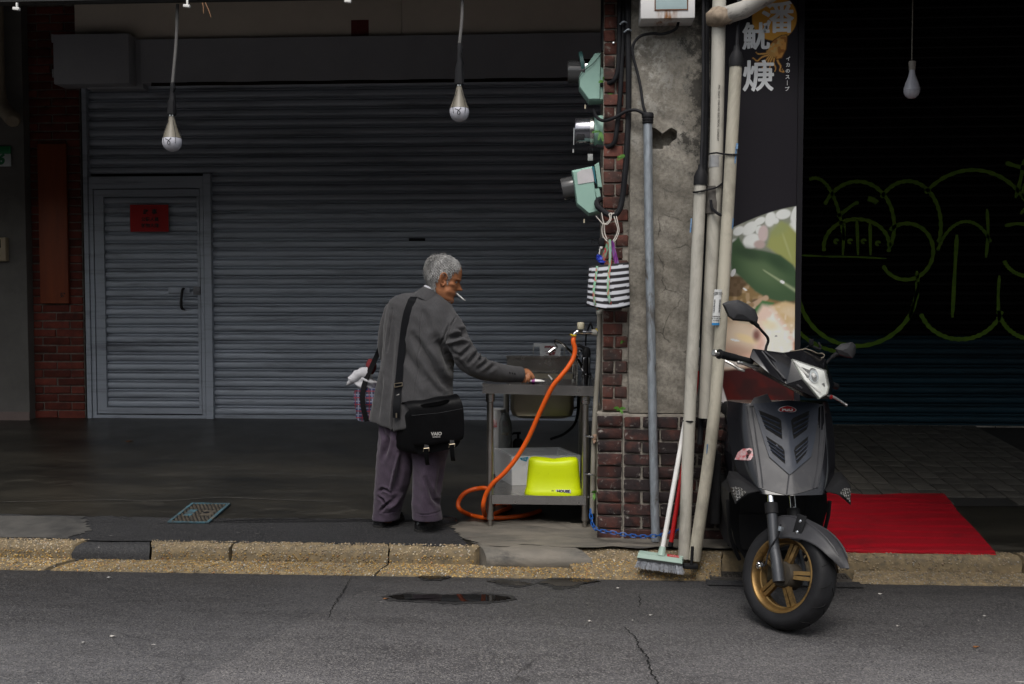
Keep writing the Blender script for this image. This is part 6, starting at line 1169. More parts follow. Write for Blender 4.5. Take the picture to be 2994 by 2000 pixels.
def mat_pt(u, v):
    x = lerp(1.28, 2.285 + 0.11 * v, u); y = lerp(5.415, 6.47 + .006 * math.sin(u * 19), v) + 0.002 * math.sin(u * 17 + 1)
    z = (floor_z(max(y, 5.44)) if y > 5.40 else lerp(.112, .126, (y - 5.372) / .028)) + .0155 + .012 * max(0, min(1, (y - 6.15) / .15)) + .004 * math.sin(u * 11 + v * 4) * (1 if v > .95 else .3) + .003 * math.sin(u * 5 + v * 9)
    if v == 0: z -= .012
    return (x, y, z)
def red_rubber():
    m, nt, b, co = start('red_rubber_mat')
    vv = nd(nt, 'ShaderNodeTexVoronoi', feature='DISTANCE_TO_EDGE'); vv.inputs['Scale'].default_value = 95; vv.inputs['Randomness'].default_value = 0.15; nt.links.new(co, vv.inputs['Vector'])
    f = noise(nt, co, 3, 7, 0.65, 0.4); col = ramp(nt, f, [(0.3, (0.46, 0.003, 0.014)), (0.7, (0.35, 0.003, 0.012))])
    g = noise(nt, co, 5, 8, 0.72, 0.4); col = mixc(nt, ramp(nt, g, [(0.55, 0.0), (0.75, 0.6)]), col, (0.11, 0.010, 0.014))
    col = mixc(nt, ramp(nt, vv.outputs[0], [(0.05, 0.0), (0.3, 0.45)]), col, (0.12, 0.003, 0.006))
    nt.links.new(col, b.inputs['Base Color']); b.inputs['Roughness'].default_value = 0.6; b.inputs['Specular IOR Level'].default_value = 0.25
    bump(nt, b, vv.outputs[0], 1.0, 0.012); return m
mb = MB().sheet(mat_pt, 48, 44); n = len(mb.v); top_f = list(mb.f)
mb.add([(x, y, z - .009) for x, y, z in mb.v], [f[::-1] for f in top_f])
ring = [i for i in range(49)] + [j * 49 + 48 for j in range(1, 45)] + [44 * 49 + i for i in range(47, -1, -1)] + [j * 49 for j in range(43, 0, -1)]
for a, b in zip(ring, ring[1:] + ring[:1]): mb.f.append((a + n, b + n, b, a)); mb.m.append(0)
tag(mb.build('rubber_mat', red_rubber(), fixn=False, angle=50), 'red perforated rubber mat lying on the floor of the right bay', 'mat')

mc = thing('manhole_cover', 'blue edged iron manhole cover in the floor before the grey shutter', 'manhole cover', (-2.26, 5.94, floor_z(5.94)))
sl = Matrix.Rotation(math.atan(.0886), 3, 'X'); c = Vector((-2.262, 5.94, floor_z(5.94) + .005))
M_mblue = mat('chipped_blue_iron', (0.06, 0.15, 0.19), (0.045, 0.05, 0.052), 22, 0.55, dirt=(0.14, 0.12, 0.09), dscale=14); M_miron = mat('worn_iron', (0.15, 0.125, 0.095), (0.07, 0.065, 0.055), 25, 0.5, metal=0.3)
MB().obox(c, (.25, .39, .008), sl).build('plate', mat('pit_dark', (0.012, 0.012, 0.012), None, 6, 0.8), mc, smooth=False)
mb = MB()
for s in (-1, 1): mb.obox(c + sl @ Vector((s * .117, 0, .006)), (.018, .39, .010), sl); mb.obox(c + sl @ Vector((0, s * .188, .006)), (.214, .014, .010), sl)
mb.build('rim', M_mblue, mc, smooth=False)
mb = MB()
for i in range(9):
    for j in range(15):
        if 5 <= j <= 9 and (1 <= i <= 2 or 5 <= i <= 7): continue
        mb.obox(c + sl @ Vector((-.096 + i * .024 + (.006 if j % 2 else -.006), -.168 + j * .024, .006)), (.013, .014, .006), sl)
o = mb.build('tread_studs', M_miron, mc, smooth=False); kind(o, 'stuff')
MB().obox(c + sl @ Vector((-.060, 0, .005)), (.052, .12, .006), sl).build('name_plate', M_mblue, mc, smooth=False)
MB().obox(c + sl @ Vector((.050, 0, .005)), (.07, .10, .006), sl).build('key_plate', M_miron, mc, smooth=False)
MB().lathe([(0, 0), (.02, 0), (.02, .001), (0, .001)], c + sl @ Vector((.040, 0, .0085)), (0, -.0886, 1), 12).build('key_hole', M_black, mc)
# litter on the ground
M_leaf = mat('brown_leaf', (0.24, 0.10, 0.03), (0.16, 0.07, 0.025), 20, 0.8)
def flake(name, at, w, l, a, m, label, cat, grp=None):
    c = Vector(at); P = [(-.5, 0), (-.25, .35), (.1, .5), (.5, .1), (.3, -.35), (-.2, -.45)]
    mb = MB().prism([c + rotz(a) @ Vector((x * l, y * w, .003 * math.sin(i * 2) + .003)) for i, (x, y) in enumerate(P)], (0, 0, .0012)); tag(mb.build(name, m, smooth=False), label, cat, grp)
flake('fallen_leaf', (1.7386, 4.2949, 0.0060), .012, .035, .2, M_leaf, 'small brown leaf with a long stem on the road at lower right', 'leaf')
flake('fallen_leaf', (-0.9040, 4.8230, 0.0060), .010, .030, .3, M_leaf, 'small orange leaf at the left end of the long puddle', 'leaf')
flake('fallen_leaf', (-3.5532, 7.8209, 0.3327), .03, .06, .3, M_leaf, 'brown leaf on the dark floor before the small shutter door', 'leaf')
SCR = ['on the road below the asphalt gap in the kerb', 'on the road between the puddle and the broom', 'on the road, left of the pair under the broom', 'on the road, right of the pair under the broom', 'on the road just past the scooter wheel', 'on the road well in front of the red mat', 'on the road near the right edge of the picture', 'the smallest one on the road under the broom', 'on the road below the manhole cover, right of its pair', 'on the road below the manhole cover, left of its pair', 'in the gutter crack at far left', 'beside the heel of the man', 'on the grate beside the scooter wheel']
for i, (px, w) in enumerate((((-2.4416, 5.1075, 0.0060), .03), ((0.2544, 5.0696, 0.0060), .022), ((0.0982, 4.5371, 0.0060), .02), ((0.3871, 4.6426, 0.0060), .024), ((1.5670, 5.0451, 0.0060), .03), ((1.4920, 4.5506, 0.0060), .014), ((1.9457, 4.7175, 0.0060), .02), ((0.2955, 4.5582, 0.0060), .01), ((-2.0031, 4.2122, 0.0060), .03), ((-2.0928, 4.1288, 0.0060), .02), ((-2.7978, 5.2147, 0.0300), .012), ((-1.1908, 5.9429, 0.1550), .01), ((1.3902, 5.2441, 0.0300), .015))):
    flake('paper_scrap', px, w * .45, w, random.uniform(-.3, .3), mat('pale_scrap%d' % (i % 3), (0.34 + .08 * (i % 3), 0.33 + .07 * (i % 3), 0.31 + .06 * (i % 3)), None, 9, 0.8) if i < 3 else bpy.data.materials['pale_scrap%d' % (i % 3)], 'pale scrap ' + SCR[i], 'paper scrap', 'pale scraps on the ground')

# pale hairline joints across the arcade floor
M_joint = mat('pale_joint', (0.11, 0.105, 0.095), (0.035, 0.033, 0.03), 30, 0.8)
for pts in ([(-3.7303, 6.1277, 0.1827), (-3.2152, 6.1785, 0.1872), (-2.9377, 6.2123, 0.1902), (-2.7029, 6.1916, 0.1884), (-2.5132, 6.2218, 0.1910), (-2.2693, 6.2926, 0.1973), (-1.9922, 6.2731, 0.1956), (-1.4455, 6.2275, 0.1915)], [(-2.4205, 6.8548, 0.2471), (-2.0325, 6.8697, 0.2484), (-1.6849, 6.8471, 0.2464), (-1.4298, 6.7859, 0.2410)], [(-0.8203, 7.0832, 0.2674), (-0.7582, 6.8561, 0.2472), (-0.7508, 6.6412, 0.2282), (-0.7055, 6.4801, 0.2139)]):
    P = smooth_path([Vector(p) + Vector((0, 0, .004)) for p in pts], 10); mb = MB(); vs_ = []
    for i, p in enumerate(P): w = .003 * (0.4 + abs(math.sin(i * 1.3)) + .4 * random.random()); q = p + Vector((0, random.uniform(-.003, .003), 0)); vs_ += [q + Vector((0, -w, 0)), q + Vector((0, w, w * .0886))]
    mb.add(vs_, [(2*i, 2*i+2, 2*i+3, 2*i+1) for i in range(len(P) - 1)]); kind(mb.build('floor_joint', M_joint, fixn=False, smooth=False))

# ================================================================ THE MAN AT THE SINK
from mathutils.bvhtree import BVHTree
PSI = R(24)                                             # he faces away and a little to the right
Rr = Vector((math.cos(PSI), -math.sin(PSI), 0)); Ff = Vector((math.sin(PSI), math.cos(PSI), 0))
def bring(l, r, b, yc=None, n=40, e=2.6, tilt=0.0):
    """cross-section of the body between two side points; b is the half depth"""
    l, r = Vector(l), Vector(r); c = (l + r) / 2
    if yc is not None: c.y = yc
    a = (r.x - l.x) / 2 / math.cos(PSI) * 0.985; P = []
    for j in range(n):
        t = 2 * math.pi * j / n; cx = math.copysign(abs(math.cos(t)) ** (2 / e), math.cos(t)); cy = math.copysign(abs(math.sin(t)) ** (2 / e), math.sin(t))
        P.append(c + Rr * (a * cx) + Ff * (b * cy) + Vector((0, 0, tilt * cx)))
    return P
def suit(name, c, c2, scale=0.0):
    m, nt, b, co = start(name)
    w = noise(nt, co, 170, 4, 0.7, 0, (1, 1, 0.3)); f = noise(nt, co, 9, 6, 0.65)
    col = mixc(nt, ramp(nt, w, [(0.38, 0.0), (0.62, 1.0)]), c, c2); col = mixc(nt, ramp(nt, f, [(0.35, 0.0), (0.7, 0.5)]), col, tuple(q * 0.7 for q in c))
    nt.links.new(col, b.inputs['Base Color']); b.inputs['Roughness'].default_value = 0.85; b.inputs['Specular IOR Level'].default_value = 0.2
    b.inputs['Sheen Weight'].default_value = 0.15; bump(nt, b, noise(nt, co, 420, 3), 0.25, 0.002); return m
M_jacket = suit('grey_wool', (0.049, 0.048, 0.050), (0.064, 0.0625, 0.065))
M_trous = suit('purple_grey_cloth', (0.054, 0.039, 0.059), (0.070, 0.051, 0.075))
M_skin = mat('skin', (0.40, 0.165, 0.075), (0.33, 0.13, 0.058), 14, 0.5, bmp=0.25, bscale=120, bdist=0.002, dirt=(0.26, 0.095, 0.045), dscale=18, dlo=0.55, dhi=0.75)

def creases(me, folds, amp=0.0012, seed=3, front=True):
    """press folds into cloth: each fold is (points, width, depth); depth > 0 sinks, < 0 raises"""
    co = get_co(me); no = get_no(me); d = np.zeros(len(co)); w = np.clip(-no[:, 1] * 2.0 + 0.4, 0, 1) if front else np.ones(len(co))
    P2 = co[:, [0, 2]]
    for pts, wd_, dp in folds:
        pts = [(p[0], p[2]) for p in pts]; best = np.full(len(co), 1e9); tt_ = np.zeros(len(co))
        for k, (a, b) in enumerate(zip(pts, pts[1:])):
            ds, t = seg_dist(P2, a, b); m = ds < best; best[m] = ds[m]; tt_[m] = (k + t[m]) / (len(pts) - 1)
        fade = np.sin(np.clip(tt_, 0.02, 0.98) * math.pi) ** 0.5; g = np.exp(-(best / wd_) ** 2); g2 = np.exp(-((best - 1.9 * wd_) / wd_) ** 2) * 0.35
        d -= (g - g2) * dp * 1.9 * fade * w
    ph = np.random.default_rng(seed).uniform(0, 6, 6)
    d += amp * (np.sin(co[:, 0] * 61 + co[:, 2] * 33 + ph[0]) * np.sin(co[:, 2] * 47 - co[:, 0] * 21 + ph[1]) + 0.6 * np.sin(co[:, 0] * 110 + co[:, 2] * 83 + ph[2]) * np.sin(co[:, 1] * 95 + ph[3]))
    set_co(me, co + no * d[:, None])
def finish(me, name, m, parent):
    me.materials.clear(); me.materials.append(m); me.polygons.foreach_set('use_smooth', [True] * len(me.polygons)); me.name = name; return link(name, me, parent)

# ---- head in its own frame: x forward, y to his left, z up from the ear
HF = Vector((math.cos(R(9)) * math.cos(R(17)), math.sin(R(9)) * math.cos(R(17)), -math.sin(R(17)))).normalized()
HL = Vector((-math.sin(R(9)), math.cos(R(9)), 0)); HU = HF.cross(HL).normalized(); HS = 1.06; HH = 0.245
HO = Vector((-0.7104, 5.6050, 1.5981)) + HL * 0.078
def hw_(x, y, z): return HO + (HF * x + HL * y + HU * z) * HS
HT = [(0.00, .070, .020, .016), (0.03, .084, .004, .032), (0.09, .088, -.026, .047), (0.17, .083, -.052, .056), (0.22, .087, -.064, .060), (0.265, .090, -.070, .0615), (0.30, .086, -.076, .063), (0.35, .087, -.084, .065), (0.42, .086, -.094, .0685), (0.50, .081, -.104, .0705), (0.56, .089, -.109, .072),
      (0.62, .092, -.112, .0735), (0.70, .090, -.114, .075), (0.79, .083, -.111, .0735), (0.87, .068, -.100, .067), (0.93, .048, -.080, .055), (0.975, .022, -.052, .036), (1.0, -.008, -.022, .012)]
def hx(h): return interp(HT, h)
def head_ring(h, n=64):
    xf, xb, w = hx(h); P = []; c = (xf + xb) / 2; a = (xf - xb) / 2; z = (h - 0.47) * HH
    for j in range(n):
        t = 2 * math.pi * j / n; cx, sy = math.cos(t), math.sin(t); e = 0.86 if cx > 0 else 1.0
        x = c + a * math.copysign(abs(cx) ** e, cx); y = w * math.copysign(abs(sy) ** (0.82 if h < 0.6 else 0.9), sy)
        ang = math.degrees(math.atan2(y, x)) if x > 0 else 180
        if x > 0:
            g = lambda c0, s: math.exp(-((ang - c0) / s) ** 2); k = lambda c0, s: math.exp(-((h - c0) / s) ** 2)
            dx = 0.030 * g(0, 7.5) * (k(.375, .035) + 0.62 * k(.44, .05) + 0.22 * k(.50, .04)) + 0.008 * (g(9, 4) + g(-9, 4)) * k(.365, .022)
            dx -= 0.011 * (g(25, 9) + g(-25, 9)) * k(.505, .035) - 0.004 * (g(22, 14) + g(-22, 14)) * k(.565, .025) - 0.004 * g(0, 40) * k(.575, .02)
            dx += 0.005 * g(0, 20) * (k(.245, .018) + 0.8 * k(.285, .018)) - 0.005 * g(0, 18) * k(.265, .010) + 0.004 * g(0, 16) * k(.06, .05)
            ch = 0.006 * (g(50, 14) + g(-50, 14)) * k(.43, .05) - 0.009 * (g(48, 16) + g(-48, 16)) * k(.27, .07)
            x += dx + ch * 0.6; y += math.copysign(ch, y)
        P.append(hw_(x, y, z))
    return P
body = MB()
hs_ = sorted(set([i / 60 for i in range(1, 60)] + [0.004, 0.995]))
body.loft([head_ring(h) for h in hs_])
# neck, trunk and legs under the clothes, forearms and hands
body.tube([hw_(-.010, 0, -.02), hw_(-.014, 0, -.075), Vector((-0.7749, 5.6900, 1.4781)), Vector((-0.8163, 5.7000, 1.3796))], [.050, .047, .047, .07], 20)
body.tube([Vector((-0.8261, 5.7000, 1.4091)), Vector((-0.8464, 5.7000, 1.2809)), Vector((-0.8735, 5.7000, 1.0037)), Vector((-0.8943, 5.7000, 0.7850))], [.07, .10, .10, .10], 20)
for pts in (([Vector((-0.9599, 5.7100, 0.7933)), Vector((-1.0272, 5.7400, 0.4572)), Vector((-1.0788, 5.7700, 0.1829))], [.08, .055, .04]), ([Vector((-0.8057, 5.6800, 0.7981)), Vector((-0.8155, 5.6700, 0.4719)), Vector((-0.8234, 5.6900, 0.2043))], [.08, .055, .04])): body.tube(pts[0], pts[1], 14)
body.tube(smooth_path([Vector((-0.6877, 5.6200, 1.3523)), Vector((-0.6175, 5.6000, 1.2271)), Vector((-0.5419, 5.6200, 1.1194)), Vector((-0.4213, 5.7000, 1.0790)), Vector((-0.3178, 5.7900, 1.0628)), Vector((-0.2811, 5.8150, 1.0591))], 4), [.034]*8 + [.030]*4 + [.030]*4 + [.030]*3 + [.028]*2, 14)
def hand(mb, wrist, palm, chains, thumb):
    """palm as a flattened tube, five fingers each a bent tapering chain rooted in it"""
    mb.tube([wrist, lerp(Vector(wrist), Vector(palm), .5), palm], [.027, .030, .031], 14, flat=0.72)
    for ch, r in chains: mb.tube(smooth_path([palm] + ch, 3), [r * 1.25] + [r * lerp(1.12, .82, k / (len(ch) * 3)) for k in range(len(ch) * 3)], 10)
    mb.tube(smooth_path([wrist] + thumb, 3), [.014] + [lerp(.0125, .0085, k / (len(thumb) * 3)) for k in range(len(thumb) * 3)], 10)
hand(body, Vector((-0.2851, 5.8150, 1.0611)), Vector((-0.2539, 5.8350, 1.0516)),
     [([Vector((-0.2395, 5.8280, 1.0643)), Vector((-0.2231, 5.8200, 1.0429)), Vector((-0.2152, 5.8250, 1.0224)), Vector((-0.2135, 5.8320, 1.0037))], .0086), ([Vector((-0.2430, 5.8150, 1.0512)), Vector((-0.2324, 5.8030, 1.0281)), Vector((-0.2368, 5.8120, 1.0033))], .0088),
      ([Vector((-0.2527, 5.8080, 1.0397)), Vector((-0.2482, 5.7980, 1.0184)), Vector((-0.2586, 5.8060, 0.9997))], .0084), ([Vector((-0.2666, 5.8060, 1.0337)), Vector((-0.2682, 5.7980, 1.0143)), Vector((-0.2766, 5.8060, 0.9996))], .0076)],
     [Vector((-0.2510, 5.8620, 1.0678)), Vector((-0.2271, 5.8720, 1.0489)), Vector((-0.2085, 5.8620, 1.0214))])
lw_, lp = Vector((-1.0422, 6.0200, 1.0487)), Vector((-1.0361, 6.0700, 1.0238))
body.tube(smooth_path([Vector((-1.0326, 5.8000, 1.4274)), Vector((-1.0858, 5.8400, 1.2142)), Vector((-1.0611, 5.9500, 1.0848)), lw_], 4), [.048]*4 + [.042]*4 + [.034]*5, 14)
hand(body, lw_, lp, [([lp + Vector((.01 * k - .015, .03, -.012)), lp + Vector((.011 * k - .016, .035, -.04)), lp + Vector((.011 * k - .016, .01, -.05))], .0085) for k in range(4)], [lp + Vector((-.03, 0, -.01)), lp + Vector((-.03, .02, -.03))])
# ears: helix rim, lobe and inner ridge
for s in (-1, 1):
    eh = lambda x, z, o=0.0: hw_(x, s * (hx(.47 + z / HH)[2] - .003 + o), z)
    body.tube(smooth_path([eh(.014, .004, .004), eh(.012, .022, .010), eh(.0, .034, .014), eh(-.014, .032, .019), eh(-.021, .016, .021), eh(-.018, -.006, .018), eh(-.008, -.022, .012), eh(.004, -.030, .008), eh(.011, -.022, .004), eh(.010, -.012, .003)], 4), [.0048]*16 + [.0052]*8 + [.0062]*12 + [.005], 8)
    body.loft([[eh(-.003 + math.cos(a) * .015 * k, .004 + math.sin(a) * .028 * k, o + .007 - math.cos(a) * .006) for a in [i * math.pi / 6 for i in range(12)]] for k, o in ((.9, -.012), (1, -.002), (.9, .002), (.5, -.001))])
    body.tube(smooth_path([eh(-.008, .022, .014), eh(-.011, .008, .015), eh(-.006, -.008, .012), eh(.004, -.012, .008)], 3), .0034, 6)
bme = remesh(body, 0.0031, 2)
man = finish(bme, 'person', M_skin, None)
tag(man, 'old grey-haired man in a grey jacket reaching for the sink table, cigarette in mouth', 'person')

# ---- jacket
jb = MB()
RG = [((-0.8394, 5.7000, 1.5410), (-0.7365, 5.7000, 1.5409), .050, 5.685), ((-0.8871, 5.7000, 1.5193), (-0.7187, 5.7000, 1.5193), .066, 5.69), ((-0.9547, 5.7000, 1.5056), (-0.7049, 5.7000, 1.5056), .082, 5.695), ((-1.0085, 5.7000, 1.4839), (-0.6852, 5.7000, 1.4839), .097, 5.70), ((-1.0386, 5.7000, 1.4484), (-0.6655, 5.7000, 1.4486), .112, 5.70), ((-1.0568, 5.7000, 1.3892), (-0.6459, 5.7000, 1.3896), .122, 5.70),
      ((-1.0693, 5.7000, 1.3101), (-0.6362, 5.7000, 1.3109), .128, 5.70), ((-1.0738, 5.7000, 1.2210), (-0.6444, 5.7000, 1.2222), .128, 5.70), ((-1.0823, 5.7000, 1.1318), (-0.6644, 5.7000, 1.1333), .126, 5.70), ((-1.0989, 5.7000, 1.0324), (-0.6785, 5.7000, 1.0344), .130, 5.70), ((-1.1215, 5.7000, 0.9329), (-0.6748, 5.7000, 0.9354), .137, 5.70), ((-1.1461, 5.7000, 0.8431), (-0.6652, 5.7000, 0.8462), .144, 5.70), ((-1.1626, 5.7000, 0.7791), (-0.6574, 5.7000, 0.7828), .148, 5.70)]
def tilt_k(i): return [-.004, -.010, -.016, -.022, -.026, -.024, -.02, -.014, -.008, 0, 0, 0, 0][i]
jb.loft([bring(l, r, b, yc, tilt=tilt_k(i)) for i, (l, r, b, yc) in enumerate(RG)])
SLV = smooth_path([Vector((-0.7193, 5.6550, 1.3904)), Vector((-0.6727, 5.6250, 1.3269)), Vector((-0.6316, 5.6050, 1.2462)), Vector((-0.5846, 5.6000, 1.1652)), Vector((-0.5229, 5.6250, 1.1055)), Vector((-0.4399, 5.6850, 1.0741)), Vector((-0.3557, 5.7550, 1.0553)), Vector((-0.2811, 5.8150, 1.0470))], 5)
rs_ = [(0, .072), (.12, .076), (.25, .073), (.40, .070), (.52, .068), (.65, .062), (.80, .054), (1.0, .0455)]
jb.tube(SLV, [interp(rs_, i / (len(SLV) - 1))[0] for i in range(len(SLV))], 24)
LSV = smooth_path([Vector((-1.0088, 5.7800, 1.4377)), Vector((-1.0493, 5.8000, 1.3370)), Vector((-1.0718, 5.8200, 1.2354)), Vector((-1.0735, 5.8600, 1.1521)), Vector((-1.0543, 5.9700, 1.0731)), Vector((-1.0404, 6.0100, 1.0494))], 5)
jb.tube(LSV, [lerp(.068, .046, i / (len(LSV) - 1)) for i in range(len(LSV))], 20)
jme = remesh(jb, 0.005, 8)
px_w = 0.0192
creases(jme, [([(-0.8765, 5.6000, 1.2827), (-0.8377, 5.6000, 1.2226), (-0.7911, 5.6000, 1.1548), (-0.7057, 5.6000, 1.0190)], .019, .013), ([(-0.7478, 5.6000, 1.2617), (-0.7129, 5.6000, 1.2171), (-0.6819, 5.6000, 1.1590), (-0.6626, 5.6000, 1.1009)], .026, .026), ([(-0.9433, 5.6000, 1.2106), (-0.8909, 5.6000, 1.1330), (-0.8131, 5.6000, 1.0283)], .022, .009), ([(-0.7640, 5.6000, 1.1005), (-0.7057, 5.6000, 1.0132), (-0.6707, 5.6000, 0.9745)], .018, .010),
              ([(-0.6871, 5.5500, 1.2447), (-0.6505, 5.5500, 1.2467), (-0.6061, 5.5500, 1.2564), (-0.5600, 5.5500, 1.2489)], .009, -.009), ([(-0.6755, 5.5500, 1.2678), (-0.6253, 5.5500, 1.2833), (-0.5791, 5.5500, 1.2968)], .013, .016), ([(-0.6253, 5.5500, 1.3216), (-0.5983, 5.5500, 1.3140), (-0.5830, 5.5500, 1.2776)], .009, .011), ([(-0.6122, 5.5500, 1.1623), (-0.5793, 5.5500, 1.1951), (-0.5446, 5.5500, 1.2259)], .010, .010), ([(-0.5602, 5.5500, 1.1298), (-0.5293, 5.5500, 1.1722), (-0.5023, 5.5500, 1.2030)], .010, .011), ([(-0.5013, 5.5800, 1.1474), (-0.4877, 5.5800, 1.1783), (-0.4915, 5.5800, 1.1976)], .009, .017),
              ([(-0.5109, 5.6000, 1.0957), (-0.4759, 5.6000, 1.1268), (-0.4487, 5.6000, 1.1502)], .010, .009), ([(-0.4640, 5.6200, 1.0808), (-0.4348, 5.6200, 1.1062), (-0.4115, 5.6200, 1.1180)], .011, .006), ([(-0.6506, 5.5500, 1.1910), (-0.6122, 5.5500, 1.1373), (-0.5796, 5.5500, 1.0855)], .012, .007), ([(-0.6640, 5.5500, 1.2294), (-0.6410, 5.5500, 1.1910), (-0.6025, 5.5500, 1.1720)], .010, .008),
              ([(-1.0146, 5.6000, 1.4299), (-1.0289, 5.6000, 1.3232), (-1.0453, 5.6000, 1.1870)], .006, .007), ([(-0.9973, 5.6000, 1.3620), (-1.0182, 5.6000, 1.1287), (-1.0433, 5.6000, 0.8551)], .020, .007), ([(-0.9735, 5.6000, 1.0509), (-0.9898, 5.6000, 0.9337), (-1.0065, 5.6000, 0.7653)], .006, .012), ([(-1.0736, 5.6000, 1.0504), (-1.0901, 5.6000, 0.9331), (-1.1027, 5.6000, 0.7960)], .016, .009), ([(-0.8289, 5.6000, 1.4707), (-0.8415, 5.6000, 1.2459), (-0.8723, 5.6000, 0.8953)], .0035, .003), ([(-0.7934, 5.6000, 1.0517), (-0.7449, 5.6000, 0.9838), (-0.7059, 5.6000, 0.9548)], .02, .007), ([(-0.8368, 5.6000, 1.4300), (-0.8020, 5.6000, 1.3720), (-0.7789, 5.6000, 1.2945)], .02, .006), ([(-0.6697, 5.6000, 1.3528), (-0.7010, 5.6000, 1.2753), (-0.7207, 5.6000, 1.2268)], .006, .006), ([(-0.6365, 5.6000, 1.3915), (-0.6619, 5.6000, 1.3432), (-0.6816, 5.6000, 1.2657)], .004, .005)], 0.0011)
co = get_co(jme)      # hem: hangs lower on both sides of the back vent
low = co[:, 2] < (-0.9182, 5.7000, 0.8167)[2]; xv = (-1.0153, 5.6500, 0.7904)[0]
k = np.clip(((-0.9182, 5.7000, 0.8167)[2] - co[:, 2]) / .035, 0, 1)
dz = np.where(co[:, 0] < xv, -0.030 * np.exp(-((co[:, 0] - xv) / .09) ** 2) - .0, -0.034 * np.exp(-((co[:, 0] - xv) / .10) ** 2) - .012); co[:, 2] += np.where(low, k * dz, 0)
set_co(jme, co)
jacket = finish(jme, 'jacket', M_jacket, man)
jbv = BVHTree.FromPolygons([v.co.copy() for v in jme.vertices], [list(p.vertices) for p in jme.polygons])
def on_back(p, off=.004):
    h = jbv.ray_cast(Vector((p[0], 5.0, p[2])), Vector((0, 1, 0)))
    return Vector((p[0], h[0].y - off, p[2])) if h[0] else Vector(p)
# turned-down collar, shirt collar rim
cn = (Vector((0.42, 0.12, 1))).normalized(); cu = cn.cross(Vector((0, 1, 0))).normalized(); cv = cn.cross(cu)
def cring(c, a, b, n=40, wob=0.0): return [Vector(c) + cu * math.cos(2*math.pi*j/n) * a + cv * math.sin(2*math.pi*j/n) * b for j in range(n)]
mb = MB().loft([cring((-0.8098, 5.6850, 1.4702), .096, .100), cring((-0.7998, 5.6850, 1.4977), .088, .092), cring((-0.7859, 5.6850, 1.5271), .068, .072), cring((-0.7819, 5.6850, 1.5369), .060, .064), cring((-0.7819, 5.6850, 1.5310), .055, .059), cring((-0.7940, 5.6850, 1.4781), .055, .059)], False, False)
mb.build('collar', M_jacket, jacket, angle=60, fixn=False)
mb = MB().loft([cring((-0.7900, 5.6850, 1.4918), .0575, .0615), cring((-0.7799, 5.6850, 1.5428), .0585, .0625), cring((-0.7779, 5.6850, 1.5477), .0555, .0595), cring((-0.7860, 5.6850, 1.4977), .0525, .0565)], False, False)
mb.build('shirt_collar', mat('white_shirt', (0.62, 0.62, 0.66), None, 9, 0.8), man, angle=60, fixn=False)
for q in ((-0.3424, 5.7000, 1.0655), (-0.3287, 5.7000, 1.0617), (-0.3149, 5.7000, 1.0578)):
    p = on_back(q, -.001); MB().lathe([(0, 0), (.0055, 0), (.0062, .002), (.005, .003), (0, .0022)], p, (0.1, -1, -0.1), 10).build('cuff_button', M_black, jacket)

# ---- trousers
tb = MB(); Rsv, Fsv = Rr, Ff
LL = [((-1.1059, 5.7200, 0.8411), (-0.8412, 5.7200, 0.8428), .115, 5.72), ((-1.0985, 5.7200, 0.7310), (-0.8576, 5.7200, 0.7329), .110, 5.725), ((-1.1070, 5.7300, 0.6393), (-0.8836, 5.7300, 0.6412), .105, 5.73), ((-1.1197, 5.7400, 0.5369), (-0.9118, 5.7400, 0.5389), .098, 5.74), ((-1.1283, 5.7500, 0.4341), (-0.9381, 5.7500, 0.4361), .092, 5.75), ((-1.1369, 5.7600, 0.3510), (-0.9623, 5.7600, 0.3530), .088, 5.757), ((-1.1394, 5.7700, 0.2677), (-0.9888, 5.7700, 0.2695), .082, 5.763), ((-1.1458, 5.7700, 0.2228), (-1.0012, 5.7700, 0.2246), .080, 5.768), ((-1.1501, 5.7700, 0.1881), (-1.0075, 5.7700, 0.1899), .080, 5.77)]
RL = [((-0.9347, 5.6800, 0.8467), (-0.6628, 5.6800, 0.8485), .115, 5.69), ((-0.9153, 5.6800, 0.7377), (-0.6730, 5.6800, 0.7396), .110, 5.68), ((-0.8982, 5.6700, 0.6500), (-0.6919, 5.6700, 0.6517), .102, 5.675), ((-0.8927, 5.6700, 0.5507), (-0.7199, 5.6700, 0.5524), .095, 5.67), ((-0.8931, 5.6700, 0.4512), (-0.7341, 5.6700, 0.4529), .088, 5.67), ((-0.8935, 5.6700, 0.3716), (-0.7463, 5.6700, 0.3732), .084, 5.67), ((-0.8977, 5.6700, 0.3117), (-0.7544, 5.6700, 0.3134), .083, 5.67), ((-0.8980, 5.6700, 0.2578), (-0.7447, 5.6700, 0.2597), .081, 5.672), ((-0.8962, 5.6700, 0.2139), (-0.7368, 5.6700, 0.2159), .080, 5.675)]
tb.loft([bring(l, r, b, yc, e=2.3) for l, r, b, yc in LL]); tb.loft([bring(l, r, b, yc, e=2.3) for l, r, b, yc in RL])
tme = remesh(tb, 0.006, 5)
